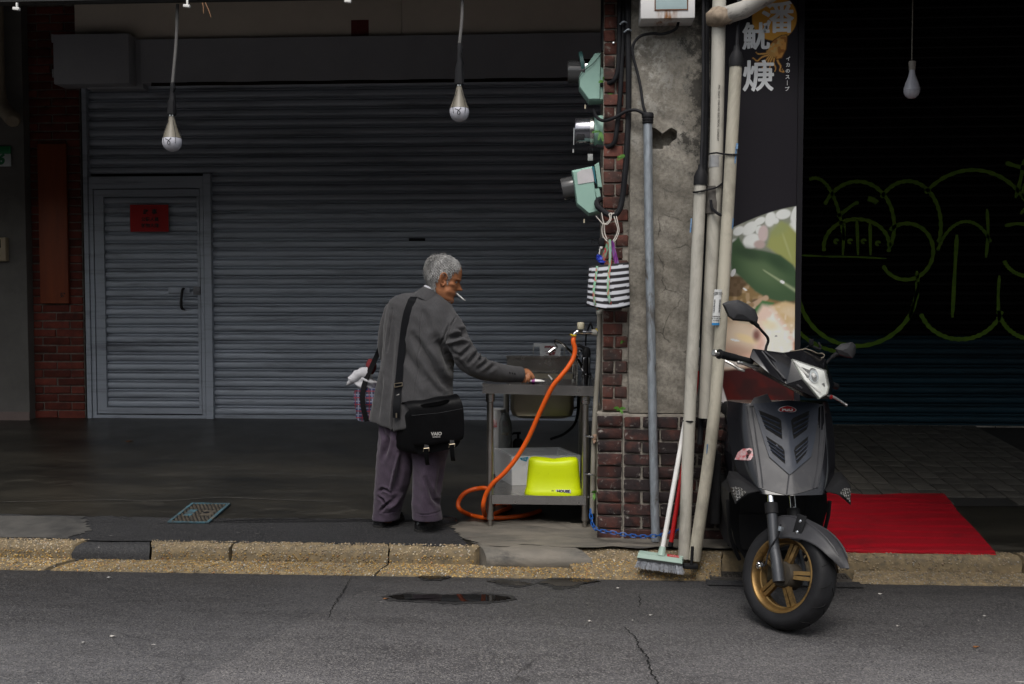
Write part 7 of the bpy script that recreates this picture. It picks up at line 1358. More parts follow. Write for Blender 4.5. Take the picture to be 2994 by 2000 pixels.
creases(tme, [([(-0.9759, 5.6000, 0.6008), (-1.0020, 5.6000, 0.5023), (-1.0303, 5.6000, 0.3838)], .007, -.010), ([(-0.9582, 5.6000, 0.6010), (-0.9785, 5.6000, 0.4828), (-1.0026, 5.6000, 0.3841)], .016, .014), ([(-1.1014, 5.6000, 0.3731), (-1.0776, 5.6000, 0.3912), (-1.0500, 5.6000, 0.3836), (-1.0303, 5.6000, 0.3680)], .007, .009), ([(-1.1056, 5.6000, 0.3395), (-1.0819, 5.6000, 0.3280), (-1.0584, 5.6000, 0.2966)], .007, .012), ([(-1.0942, 5.6000, 0.2567), (-1.0664, 5.6000, 0.2886), (-1.0346, 5.6000, 0.3167)], .007, .012), ([(-1.0507, 5.6000, 0.2651), (-1.0130, 5.6000, 0.2972), (-0.9752, 5.6000, 0.3489)], .010, -.009), ([(-1.0755, 5.6000, 0.7472), (-1.0444, 5.6000, 0.6787), (-1.0606, 5.6000, 0.6000)], .014, .008), ([(-1.0202, 5.6000, 0.7770), (-1.0446, 5.6000, 0.6395), (-1.0766, 5.6000, 0.5606)], .013, .007), ([(-0.9229, 5.6000, 0.5620), (-0.9313, 5.6000, 0.4637), (-0.9515, 5.6000, 0.3650)], .010, -.006),
              ([(-0.8153, 5.6000, 0.4747), (-0.7900, 5.6000, 0.4062), (-0.7706, 5.6000, 0.3474), (-0.7413, 5.6000, 0.3045)], .010, .010), ([(-0.8247, 5.6000, 0.5630), (-0.8292, 5.6000, 0.4254), (-0.8338, 5.6000, 0.2679)], .022, -.004), ([(-0.7267, 5.6000, 0.5443), (-0.7388, 5.6000, 0.4461), (-0.7548, 5.6000, 0.3673)], .012, .006), ([(-0.8810, 5.6000, 0.2633), (-0.8063, 5.6000, 0.2623), (-0.7316, 5.6000, 0.2692)], .003, .0035), ([(-1.1180, 5.6000, 0.2485), (-1.0528, 5.6000, 0.2454), (-0.9737, 5.6000, 0.2543)], .003, .003)], 0.0014, 8)
finish(tme, 'trousers', M_trous, man)
# ---- shoes
M_shoe = mat('black_leather', (0.008, 0.008, 0.009), (0.013, 0.013, 0.014), 18, 0.25, bmp=0.15, bscale=60)
def shoe(heel, toe, parent):
    h, t = Vector(heel), Vector(toe); d = (t - h); L = d.length; d = d.normalized(); s = Vector((0, 0, 1)).cross(d).normalized(); up = d.cross(s)
    def rg(k, w, hh, z0): return [h + d * (k * L) + s * (w * math.copysign(abs(math.cos(a)) ** .75, math.cos(a))) + up * (z0 + (hh * max(0, math.sin(a)) ** .8 if math.sin(a) > 0 else 0)) for a in [i * math.pi / 10 for i in range(11)]] 
    o = MB().loft([rg(k, w, hh, .016) for k, w, hh in ((0.0, .018, .02), (.02, .028, .045), (.08, .033, .062), (.25, .035, .070), (.42, .036, .068), (.58, .041, .056), (.72, .045, .046), (.85, .044, .038), (.94, .034, .030), (.985, .02, .02), (1.0, .008, .012))]).build('shoe', M_shoe, parent, angle=60)
    def sg2(k, w, z): return [h + d * (k * L) + s * (w * c) + up * z for c in (-1, -.5, 0, .5, 1)]
    ks = ((-.02, .014), (0, .026), (.06, .034), (.25, .036), (.45, .037), (.6, .042), (.74, .047), (.87, .046), (.96, .034), (1.01, .014)); P0 = [h + d*(k*L) - s*w for k, w in ks]; P1 = [h + d*(k*L) + s*w for k, w in ks][::-1]
    MB().prism([p + up * .0 for p in P0 + P1], up * .017).build('sole', mat('shoe_sole', (0.02, 0.019, 0.018), None, 12, 0.7), o, angle=40)
    return o
shoe((-0.8816, 5.6637, 0.1416), (-0.6685, 5.8362, 0.1569), man); shoe((-1.1226, 5.7217, 0.1467), (-1.0184, 5.9406, 0.1661), man)

# ---- hair: a close cap plus individual short strands
def head_local(P): q = (P - np.array(HO)) / HS; return np.stack([q @ np.array(HF), q @ np.array(HL), q @ np.array(HU)], 1)
def hair_zone(x, y, h):
    """True where hair grows (x forward, h 0 chin to 1 crown)"""
    if h > 0.86: return x < 0.058
    if h > 0.74: return x < 0.056
    if h > 0.60: return x < 0.040 - (0.74 - h) * 0.05
    if h > 0.46: return x < 0.032 - (0.60 - h) * 0.06 and not (-.026 < x < 0.018 and h < 0.60 and abs(y) > .05)
    if h > 0.40: return x < -0.024 or 0.018 < x < 0.030
    if h > 0.14: return x < -0.034 + (0.40 - h) * 0.06
    return False
pts = []; nrm = []
cap = MB(); Nn = 72; hs2 = [0.14 + i * 0.0143 for i in range(60)]
grid = []
for h in hs2:
    ring = head_ring(h, Nn); row = []
    for j, p in enumerate(ring):
        l = head_local(np.array([p]))[0]; c = hw_((hx(h)[0] + hx(h)[1]) / 2 * .9, 0, (h - .47) * HH * .9); n = (p - c).normalized(); ok = hair_zone(l[0], l[1], h)
        row.append((p, n, ok)); 
    grid.append(row)
vid = {}
for i, row in enumerate(grid):
    for j, (p, n, ok) in enumerate(row):
        if ok: vid[(i, j)] = len(cap.v); cap.v.append(tuple(p + n * (.006 + .003 * math.sin(i * 1.7 + j * 2.3))))
for i in range(len(grid) - 1):
    for j in range(Nn):
        q = [(i, j), (i, (j+1) % Nn), (i+1, (j+1) % Nn), (i+1, j)]
        if all(k in vid for k in q): cap.f.append(tuple(vid[k] for k in q)); cap.m.append(0)
hv = []; hf = []; hc_ = [(0.25, 0.245, 0.235, 1)] * len(cap.v)
WH = hw_(-.070, .0, .105); cand = [(p, n, i) for i, row in enumerate(grid) for (p, n, ok) in row if ok]
sv = list(cap.v); sf = list(cap.f)
for _ in range(8500):
    p, n, i = random.choice(cand); h = hs2[i] + random.uniform(-.006, .006); p = p + HF * random.uniform(-.004, .004) + HU * random.uniform(-.002, .002)
    l = head_local(np.array([p]))[0]
    if l[1] > 0.03 and random.random() < .6: continue
    out = p - WH; out = out - n * out.dot(n); out = out.normalized() if out.length > 1e-6 else HF
    dn = (-HU) - n * (-HU).dot(n); bk = (-HF) - n * (-HF).dot(n)
    top = max(0, min(1, (h - .72) / .2)); d = (out * 1.0 + dn * (.75 * (1 - top)) + bk * .35 * (1 - top) + HF * .15 * top + n * (.30 + .35 * top + (.25 if l[0] < -.06 else 0)) + Vector((random.uniform(-.2, .2), random.uniform(-.2, .2), random.uniform(-.15, .2)))).normalized()
    L = random.uniform(.015, .027) * (1.3 if top > .3 else 1.0) * (0.6 if h < .42 or (l[0] > 0 and h < .6) else 1); w = random.uniform(.0005, .0009); s = d.cross(n).normalized() * w
    base = len(sv); p0 = p + n * .003; p1 = p0 + d * L * .5; d2 = (d + dn * .28 - n * .15).normalized(); p2 = p1 + d2 * L * .5
    sv += [tuple(p0 - s), tuple(p0 + s), tuple(p1 - s * .9), tuple(p1 + s * .9), tuple(p2)]; sf += [(base, base+1, base+3, base+2), (base+2, base+3, base+4)]
    ck = (int(l[0] * 70 + 50 + l[2] * 25), int(l[1] * 60 + 50), int(l[2] * 45 + 50)); g = (.16 + .30 * ((math.sin(ck[0] * 12.9 + ck[1] * 78.2 + ck[2] * 37.7) * 4375.5) % 1)) * random.uniform(.8, 1.2) * (0.55 if (h < .5 and l[0] < -.02 and random.random() < .6) else 1.0); hc_ += [(g, g * .985, g * .96, 1)] * 5
me = bpy.data.meshes.new('hair'); me.from_pydata(sv, [], sf); at = me.color_attributes.new('print', 'FLOAT_COLOR', 'POINT'); at.data.foreach_set('color', np.array(hc_).ravel()); me.materials.append(vcol_mat('grey_hair', 0.5, 0.35)); link('hair', me, man)
mb = MB()
for _ in range(260):     # moustache, eyebrow and stubble
    k = random.random()
    if k < .5: x0, y0, z0, L = random.uniform(.074, .090), -random.uniform(.008, .034), (.305 - .47) * HH + random.uniform(-.005, .004), .011; d = HF * .4 - HU * .9 - HL * .3
    elif k < .7: x0, y0, z0, L = .080, -random.uniform(.014, .045), (.575 - .47) * HH + random.uniform(-.003, .003), .008; d = HF * .8 + HU * .3 - HL * .6
    else: x0, y0, z0, L = random.uniform(.060, .085), -random.uniform(.0, .04), (random.uniform(.03, .14) - .47) * HH, .006; d = HF * .3 - HU * .8 - HL * .5
    hh = z0 / HH + .47; xf, xb, w = hx(hh); c = (xf + xb) / 2; a = (xf - xb) / 2; yy = min(abs(y0), w * .95); xx = c + a * (max(0, 1 - (yy / w) ** 2.2)) ** .5
    p = hw_(xx, -yy, z0); d = (d + Vector((random.uniform(-.3, .3), random.uniform(-.3, .3), random.uniform(-.3, .3)))).normalized(); s = d.cross(Vector((0, 1, .3))).normalized() * .0008; mb.add([p - s, p + s, p + d * L], [(0, 1, 2)])
fh_ = mb.build('facial_hair', mat('grey_bristle', (0.30, 0.29, 0.28), (0.12, 0.115, 0.11), 90, 0.6), man, fixn=False, smooth=False); kind(fh_, 'stuff')
for s in (-1, 1):
    MB().lathe([(0, -.0115), (.006, -.010), (.0105, -.005), (.0115, 0), (.0105, .005), (.006, .010), (0, .0115)], hw_(.066, s * .030, (.505 - .47) * HH), HF, 12).build('eye', mat('eye', (0.35, 0.32, 0.3), (0.02, 0.015, 0.012), 60, 0.2), man)

# ---- what he carries
mo = hw_(.096, -.012, (.262 - .47) * HH)
cg = thing('cigarette', 'white cigarette sticking out of the man\'s mouth', 'cigarette', mo)
ce = Vector((-0.5973, 5.6900, 1.4781)); cdv = (ce - mo).normalized()
MB().tube([mo - cdv * .008, mo + cdv * .045], .0042, 10).build('paper', M_white, cg); MB().tube([mo + cdv * .0452, mo + cdv * .058], .0041, 10).build('ash', mat('ash', (0.3, 0.29, 0.28), None, 60, 0.9), cg)
pk = thing('tissue_packet', 'small white packet with a purple mark under the man\'s hand on the table', 'packet', (-0.1960, 5.9114, 0.9950))
pc = Vector((-0.1977, 5.8400, 1.0132)); pc.z = tz(pc.x) + .013
mb = MB().loft([[pc + Vector((x, w * math.cos(a), hh * math.sin(a))) for a in [i * math.pi / 5 for i in range(10)]] for x, w, hh in ((-.045, .006, .004), (-.04, .022, .011), (0, .025, .0125), (.03, .022, .010), (.04, .016, .006), (.052, .018, .002))])
mb.v = [(x + random.uniform(-.002, .002), y + random.uniform(-.002, .002), z + random.uniform(-.001, .001)) for x, y, z in mb.v]; mb.build('wrapper', M_white, pk, angle=20)
MB().loft([[pc + Vector((x, .0262 * math.cos(a), .0136 * math.sin(a))) for a in [i * math.pi / 5 for i in range(10)]] for x in (-.022, -.004)]).build('purple_band', mat('purple_print', (0.25, 0.02, 0.22), None, 9, 0.5), pk)

# messenger bag
bg_ = thing('messenger_bag', 'black messenger bag with a flap and buckles hanging at the man\'s hip', 'bag', (-0.7784, 5.5500, 0.6009))
M_bag = mat('black_vinyl', (0.002, 0.002, 0.0025), (0.003, 0.003, 0.0035), 9, 0.45, bmp=0.25, bscale=30, bdist=0.006, spec=0.14)
def quad_ring(tl, tr, br, bl, rnd=.22, n=8, push=(0, 0, 0)):
    tl, tr, br, bl = (Vector(p) for p in (tl, tr, br, bl)); P = []
    cs = [tl, tr, br, bl]
    for i in range(4):
        a, b, c = cs[i-1], cs[i], cs[(i+1) % 4]
        for k in range(n):
            t = k / (n - 1); p0, p1 = lerp(b, a, rnd), lerp(b, c, rnd); P.append(p0 * (1-t)**2 + b * 2*t*(1-t) + p1 * t*t + Vector(push))
    return P
def ring_scale(P, k): c = sum(P, Vector()) / len(P); return [c + (p - c) * k for p in P]
back = quad_ring((-0.9975, 5.6300, 0.8520), (-0.6630, 5.6000, 0.9395), (-0.6325, 5.6000, 0.6529), (-1.0028, 5.6300, 0.6116)); front = quad_ring((-0.8959, 5.5150, 0.8754), (-0.6156, 5.4900, 0.9278), (-0.6010, 5.4900, 0.6639), (-0.8759, 5.5150, 0.6094))
mid = [lerp(a, b, .5) + Vector((-.004, 0, -.004)) for a, b in zip(back, front)]
mb = MB().loft([ring_scale(back, .9), back, mid, front, ring_scale(front, .92)]); mb.build('body', M_bag, bg_, angle=60)
FLP = [[(-0.9725, 5.6000, 0.8713), (-0.6554, 5.5850, 0.9507)], [(-0.9356, 5.5450, 0.9086), (-0.6297, 5.5300, 0.9582)], [(-0.9050, 5.5000, 0.8905), (-0.6028, 5.4780, 0.9386)], [(-0.8838, 5.4870, 0.8461), (-0.5860, 5.4620, 0.8929)], [(-0.8762, 5.4850, 0.7736), (-0.5802, 5.4600, 0.8171)], [(-0.8726, 5.4850, 0.7161), (-0.5804, 5.4600, 0.7524)], [(-0.8692, 5.4870, 0.6812), (-0.5865, 5.4630, 0.7215)], [(-0.8582, 5.4900, 0.6674), (-0.6022, 5.4670, 0.7094)]]
rows = []
for a, b in FLP:
    a, b = Vector(a), Vector(b); rows.append([lerp(a, b, i / 14) + Vector((0, -.006 * math.sin(math.pi * i / 14), .003 * math.sin(i * .9))) for i in range(15)])
cols = [smooth_path([r[i] for r in rows], 5) for i in range(15)]; nvv = len(cols[0]); mb = MB()
vs_ = [cols[i][j] for j in range(nvv) for i in range(15)]; mb.add(vs_, [(j*15+i, j*15+i+1, (j+1)*15+i+1, (j+1)*15+i) for j in range(nvv-1) for i in range(14)])
nb = len(mb.v); mb.add([p + Vector((0, .006, -.004)) for p in vs_], [f[::-1] for f in mb.f[:]])
edge = [j * 15 for j in range(nvv)] + [(nvv-1)*15 + i for i in range(1, 15)] + [j*15 + 14 for j in range(nvv-2, -1, -1)]
for a, b in zip(edge, edge[1:]): mb.f.append((a, b, b + nb, a + nb)); mb.m.append(0)
fl = mb.build('flap', M_bag, bg_, fixn=False, angle=60)
MB().tube([Vector((-0.8767, 5.4780, 0.8415)), Vector((-0.7275, 5.4660, 0.8572)), Vector((-0.5875, 5.4580, 0.8838))], .0012, 5).build('seam', mat('seam_thread', (0.03, 0.03, 0.033), None, 9, 0.7), fl)
ribbon([(-0.8268, 5.4920, 0.8861), (-0.8055, 5.4780, 0.8973), (-0.7617, 5.4660, 0.9065), (-0.7077, 5.4620, 0.9168), (-0.6815, 5.4660, 0.9242), (-0.6675, 5.4760, 0.9194)], .020, .007, (0, -.3, 1)).build('handle', M_bag, bg_)
M_gold = mat('worn_brass', (0.45, 0.38, 0.28), None, 20, 0.35, metal=0.9)
for q in (Vector((-0.7926, 5.4750, 0.6492)), Vector((-0.6470, 5.4580, 0.6760))):
    ribbon([q + Vector((-.002, .012, .035)), q + Vector((0, -.004, .012)), q + Vector((0, -.004, -.02)), q + Vector((.002, .004, -.06)), q + Vector((.004, .016, -.085))], .024, .004, (1, 0, 0)).build('buckle_strap', M_bag, bg_)
    mb = MB(); mb.tube([q + Vector((-.017, -.008, -.008)), q + Vector((-.014, -.009, .010)), q + Vector((.016, -.009, .013)), q + Vector((.015, -.008, -.005))], .002, 6); mb.build('buckle', M_gold, bg_)
M_silver = mat('silver_print', (0.55, 0.53, 0.50), None, 9, 0.35, metal=0.3)
q = Vector((-0.7347, 5.4600, 0.7417)); lettering('emblem', 'VAIO', .026, (q.x, 5.462, q.z), M_silver, fl, right=(1, -.12, .05), bold=.0009, sx=1.0, shear=.1)
q = Vector((-0.7348, 5.4600, 0.7245)); lettering('emblem_small', 'NOTEBOOK', .0085, (q.x, 5.463, q.z), M_silver, fl, right=(1, -.12, .05), bold=.0002, sx=.95)
sp = [on_back(p, .007) if f else Vector(p) for p, f in (((-0.9739, 5.5500, 0.8186), 0), ((-0.9732, 5.5480, 0.8809), 0), ((-0.9692, 5.5500, 0.9582), 1), ((-0.9651, 5.5500, 1.0008), 1), ((-0.9547, 5.5500, 1.1322), 1), ((-0.9425, 5.5500, 1.2479), 1), ((-0.9304, 5.5500, 1.3441), 1), ((-0.9165, 5.5500, 1.4114), 1), ((-0.8988, 5.5500, 1.4632), 1), ((-0.8873, 5.6000, 1.4919), 1), ((-0.8761, 5.6800, 1.5173), 0), ((-0.8765, 5.7600, 1.5056), 0), ((-0.8795, 5.8300, 1.3969), 0))]
ribbon(sp, .041, .004, (1, 0, 0.1), 8).build('shoulder_strap', mat('black_webbing', (0.005, 0.0055, 0.007), None, 80, 0.7, spec=0.15), bg_)
q = on_back((-0.9651, 5.5500, 1.0008), .013); mb = MB()
for a, b in (((-.022, 0, -.010), (.022, 0, -.002)), ((-.022, 0, .010), (.022, 0, .016)), ((-.022, 0, -.010), (-.022, 0, .010)), ((.022, 0, -.002), (.022, 0, .016))): mb.tube([q + Vector(a), q + Vector(b)], .0026, 6)
mb.build('strap_buckle', M_gold, bg_)
q = Vector((-0.9712, 5.5350, 0.8340)); MB().tube([q + Vector((0, 0, -.012)), q + Vector((0, 0, .014))], .004, 6).build('swivel', M_gold, bg_)
q = on_back((-0.9714, 5.5500, 0.9194), .0105); lettering('strap_emblem', 'VAIO', .028, q, M_silver, bg_, right=(.02, 0, -1), up=(1, 0, .02), bold=.0008)

# plaid bag with folded clothes, hanging on his left
pb = thing('plaid_bag', 'blue and red plaid bag hanging at the man\'s left side', 'bag', (-1.2096, 5.9000, 0.7538))
bk_ = quad_ring((-1.2986, 6.0200, 0.9320), (-1.0708, 6.0000, 0.9455), (-1.0614, 6.0000, 0.7424), (-1.2872, 6.0200, 0.7424), .15); fr_ = quad_ring((-1.2909, 5.8600, 0.9469), (-1.0626, 5.8400, 0.9704), (-1.0474, 5.8400, 0.7584), (-1.2675, 5.8600, 0.7584), .15)
rg = [ring_scale(bk_, .85), bk_, [lerp(a, b, .5) for a, b in zip(bk_, fr_)], fr_]
for k in (.88, .7, .5, .3, .1): rg.append([p + Vector((0, -.010 * (1 - k), 0)) for p in ring_scale(fr_, k)])
mb = MB()
n0 = len(rg[0]); sub = []
for a, b in zip(rg, rg[1:]):
    for k in range(3): sub.append([lerp(p, q, k / 3) for p, q in zip(a, b)])
sub.append(rg[-1])
def dens(r):
    out = []
    for a, b in zip(r, r[1:] + r[:1]):
        for k in range(4): out.append(lerp(a, b, k / 4))
    return out
mb.loft([dens(r) for r in sub])
def plaid():
    m, nt, b, co = start('plaid_cloth'); sp_ = nd(nt, 'ShaderNodeSeparateXYZ'); nt.links.new(co, sp_.inputs[0])
    def band(sock, per, w, off):
        a = nd(nt, 'ShaderNodeMath', operation='MULTIPLY_ADD'); a.inputs[1].default_value = 1 / per; a.inputs[2].default_value = off; nt.links.new(sock, a.inputs[0])
        f = nd(nt, 'ShaderNodeMath', operation='FRACT'); nt.links.new(a.outputs[0], f.inputs[0]); l = nd(nt, 'ShaderNodeMath', operation='LESS_THAN'); l.inputs[1].default_value = w; nt.links.new(f.outputs[0], l.inputs[0]); return l.outputs[0]
    xz = nd(nt, 'ShaderNodeMath', operation='MULTIPLY_ADD'); xz.inputs[1].default_value = .5; nt.links.new(sp_.outputs[1], xz.inputs[0]); nt.links.new(sp_.outputs[0], xz.inputs[2])
    col = mixc(nt, band(sp_.outputs[2], .040, .5, 0), (0.015, 0.02, 0.075), (0.02, 0.022, 0.045))
    col = mixc(nt, band(xz.outputs[0], .040, .18, .3), col, (0.15, 0.16, 0.22)); col = mixc(nt, band(sp_.outputs[2], .040, .16, .1), col, (0.15, 0.16, 0.22)); col = mixc(nt, band(sp_.outputs[2], .040, .14, .55), col, (0.20, 0.012, 0.02)); col = mixc(nt, band(xz.outputs[0], .040, .12, .7), col, (0.14, 0.012, 0.025))
    nt.links.new(col, b.inputs['Base Color']); b.inputs['Roughness'].default_value = .7; bump(nt, b, noise(nt, co, 20, 3), .3, .01); return m
mb.v = [(x + .003 * math.sin(z * 70), y + .004 * math.sin(z * 50 + x * 60), z) for x, y, z in mb.v]
mb.build('body', plaid(), pb, angle=60)
ribbon([(-1.2010, 5.8380, 0.7616), (-1.2220, 5.8330, 0.8478), (-1.2266, 5.8380, 0.9289), (-1.2080, 5.8500, 1.0095), (-1.1725, 5.8600, 1.0906), (-1.1391, 5.8600, 1.1621), (-1.1062, 5.8400, 1.2344)], .030, .004, (1, 0, 0.3)).build('strap', mat('black_webbing2', (0.005, 0.005, 0.006), None, 60, 0.7, spec=0.15), pb)
def crumple(name, c, rx, ry, rz, m, label, cat, seed, amp=.18):
    r = np.random.default_rng(seed); bm = bmesh.new(); bmesh.ops.create_icosphere(bm, subdivisions=4, radius=1)
    ph = r.uniform(0, 6, 9)
    for v in bm.verts:
        p = v.co; f = 1 + amp * (math.sin(p.x * 5 + ph[0] + 2 * math.sin(p.z * 3)) * .6 + math.sin(p.z * 8 + ph[1] + p.x * 3) * .5 + math.sin((p.x + p.z) * 11 + ph[2]) * .35); v.co = Vector((c[0] + p.x * rx * f, c[1] + p.y * ry * f, c[2] + p.z * rz * f))
    me = bpy.data.meshes.new(name); bm.to_mesh(me); bm.free(); me.materials.append(m); me.polygons.foreach_set('use_smooth', [True] * len(me.polygons)); return tag(link(name, me), label, cat)
M_cloth = mat('pale_grey_cloth', (0.44, 0.44, 0.46), (0.36, 0.36, 0.38), 12, .85, bmp=.3, bscale=60, bdist=.006)
crumple('folded_cloth', (-1.2226, 5.9000, 0.9889), .068, .05, .052, M_cloth, 'crumpled pale grey cloth sticking out of the plaid bag', 'cloth', 5)
t = MB().tube(smooth_path([(-1.3239, 5.8700, 0.9745), (-1.2989, 5.8700, 1.0034), (-1.2553, 5.8800, 1.0376), (-1.2056, 5.8900, 1.0473)], 5), [.004, .008, .014, .019, .022] + [.028]*4 + [.034]*4 + [.038]*3, 12)
t.v = [(x + .004 * math.sin(z * 120 + x * 90), y, z + .003 * math.sin(x * 130)) for x, y, z in t.v]; tag(t.build('cloth_sleeve', M_cloth), 'end of a pale grey sleeve poking out leftwards over the plaid bag', 'cloth')
crumple('knitted_hat', (-1.1907, 5.9200, 1.0823), .032, .04, .048, mat('dark_red_cloth', (0.13, 0.012, 0.016), None, 9, .85), 'dark red knitted hat tucked between the plaid bag and the man', 'hat', 6, .05)

# ================================================================ SCOOTER, front wheel turned
M_gloss = mat('black_gloss_paint', (0.008, 0.008, 0.010), (0.011, 0.011, 0.013), 4, 0.2, coat=0.3, spec=0.35, dirt=(0.035, 0.034, 0.034), dscale=7, dlo=0.6, dhi=0.8)
M_gpaint = mat('charcoal_metallic', (0.050, 0.050, 0.054), (0.038, 0.038, 0.042), 5, 0.42, metal=0.0, spec=0.35, dirt=(0.085, 0.082, 0.08), dscale=6, dlo=0.56, dhi=0.75)
M_navy = mat('navy_plastic', (0.018, 0.024, 0.038), (0.026, 0.032, 0.047), 12, 0.5, dirt=(0.06, 0.065, 0.075), dscale=14, dlo=0.6, dhi=0.8, bmp=0.08, bscale=150)
M_blk = mat('black_plastic', (0.008, 0.008, 0.009), (0.013, 0.013, 0.014), 10, 0.6, spec=0.25)
M_rubber = mat('tyre_rubber', (0.010, 0.010, 0.011), (0.017, 0.017, 0.019), 16, 0.6, spec=0.28, bmp=0.15, bscale=90)
M_goldw = mat('bronze_alloy', (0.30, 0.185, 0.065), (0.20, 0.12, 0.045), 14, 0.42, metal=0.75, dirt=(0.05, 0.033, 0.018), dscale=9, dlo=0.5, dhi=0.66)
M_grime = mat('grimy_hub', (0.065, 0.052, 0.036), (0.035, 0.03, 0.024), 20, 0.7, metal=0.3)
def lens_mat():
    m, nt, b, co = start('headlight_lens'); b.inputs['Base Color'].default_value = (0.95, 0.96, 0.93, 1); b.inputs['Roughness'].default_value = 0.04; b.inputs['Alpha'].default_value = 0.16; b.inputs['Coat Weight'].default_value = 0.5
    return m
M_lens = lens_mat(); M_refl = mat('reflector', (0.93, 0.94, 0.90), (0.80, 0.82, 0.77), 9, 0.3, metal=0.0)
sct = thing('motor_scooter', 'black motor scooter facing the road, front wheel turned, with bronze rims', 'scooter', (1.0097, 4.4801, 0.0000))
WC = Vector((0.9912, 4.5200, 0.2327)); WC.z = 0.2405
AX = Vector((0, math.sin(R(26)), math.cos(R(26)))); SR = Matrix.Rotation(R(40), 3, AX)
if (SR @ Vector((1, 0, 0))).y < 0: SR = Matrix.Rotation(R(-40), 3, AX)
def wf(x, y, z): return WC + SR @ Vector((x, y, z))          # turned front frame: x along the axle, y back, z up, from the axle
def wheel(c, M3, parent, name='front_wheel', both=True):
    def lat(prof, n=48): 
        return [[c + M3 @ Vector((o, r * math.cos(2*math.pi*j/n), r * math.sin(2*math.pi*j/n))) for j in range(n)] for r, o in prof]
    w = MB().loft(lat([(.158, -.040), (.166, -.046), (.182, -.054), (.200, -.0575), (.214, -.056), (.226, -.047), (.235, -.030), (.2395, -.012), (.2400, 0), (.2395, .012), (.235, .030), (.226, .047), (.214, .056), (.200, .0575), (.182, .054), (.166, .046), (.158, .040)]), False, False).build(name, M_rubber, parent, angle=60)
    MB().loft(lat([(.170, -.046), (.171, -.0505), (.164, -.0515), (.158, -.047), (.150, -.034), (.146, -.018), (.140, -.016), (.140, .016), (.146, .018), (.150, .034), (.158, .047), (.164, .0515), (.171, .0505), (.170, .046)]), False, False).build('rim', M_goldw, w, angle=35)
    MB().loft(lat([(.001, -.048), (.030, -.050), (.052, -.046), (.060, -.036), (.062, -.01), (.062, .03), (.040, .045), (.001, .046)], 28), True, True).build('hub', M_grime, w, angle=40)
    for k in range(5):
        for s in (-1, 1):
            a = 2 * math.pi * k / 5 + 0.35; t0, t1 = a + s * .17, a + s * .085; mb = MB()
            def pt(r, t, o): return c + M3 @ Vector((o, r * math.cos(t), r * math.sin(t)))
            hw2 = .0085; rings = []
            for r, t, o, hh in ((.050, t0, -.026, .012), (.085, lerp(t0, t1, .5), -.022, .010), (.144, t1, -.014, .010)):
                p = pt(r, t, 0); tg = (M3 @ Vector((0, -math.sin(t), math.cos(t)))); axv = M3 @ Vector((1, 0, 0))
                rings.append([p + axv * (o - hh) - tg * hw2, p + axv * (o - hh) + tg * hw2, p + axv * (o + hh) + tg * hw2, p + axv * (o + hh) - tg * hw2])
            mb.loft(rings); mb.build('spoke', M_goldw, w, angle=30)
    mb = MB()                                     # tread: raised dark lines painted for the shade in its grooves
    for k in range(15):
        a = 2 * math.pi * k / 15
        for s in (-1, 1):
            pts = []
            for q in range(7):
                o = s * lerp(.004, .050, q / 6); ang = a + (.10 if s > 0 else 0) + .16 * (q / 6) ** .7; r = interp([(0, .2400), (.012, .2395), (.030, .235), (.047, .226), (.056, .214)], abs(o))[0] + .0006; pts.append(c + M3 @ Vector((o, r * math.cos(ang), r * math.sin(ang))))
            mb.tube(pts, .0019, 5)
    tg_ = mb.build('tread_shade_lines', mat('groove_shade_black', (0.004, 0.004, 0.004), None, 9, 0.9) if 'groove_shade_black' not in bpy.data.materials else bpy.data.materials['groove_shade_black'], w); kind(tg_, 'stuff')
    return w
wheel(WC, SR, sct)
RW = Vector((WC.x + .02, 5.86, floor_z(5.86) + .242)); wheel(RW, Matrix.Identity(3), sct, 'rear_wheel')
# fork legs, axle cap, brake line
for s in (-1, 1):
    ff = lambda x, y, t: WC + SR @ Vector((x, y, 0)) + AX * t           # along the raked steering axis
    fk = MB().tube([ff(s*.082, -.012, -.035), ff(s*.082, -.008, .06), ff(s*.080, 0, .10)], [.027, .026, .025], 14).tube([ff(s*.080, 0, .10), ff(s*.080, 0, .20), ff(s*.079, 0, .27)], [.0235, .0235, .024], 14).build('fork_leg', mat('fork_grey', (0.045, 0.048, 0.054), (0.06, 0.062, 0.068), 9, 0.45, metal=0.4) if s < 0 else bpy.data.materials['fork_grey'], sct)
    MB().tube([ff(s*.079, 0, .27), ff(s*.079, 0, .32)], .030, 14).build('dust_boot', M_blk, fk)
    MB().tube([ff(s*.079, 0, .32), ff(s*.079, 0, .40)], .0155, 12).build('stanchion', M_chrome, fk)
MB().lathe([(0, 0), (.008, .001), (.008, .012), (.017, .014), (.0185, .022), (.0185, .03), (.012, .031), (.011, .018), (0, .018)], wf(-.108, .055, .012), SR @ Vector((-1, 0.25, 0)), 18).build('axle_cap', M_chrome, sct)
MB().tube(smooth_path([wf(-.105, .05, .02), wf(-.104, .055, .09), wf(-.104, .03, .16), wf(-.103, .035, .215)], 5), .0042, 6).build('brake_line', M_cable, sct)
MB().obox(wf(-.106, .024, .195), (.022, .014, .02), SR, .002).build('line_clip', M_galv, sct)
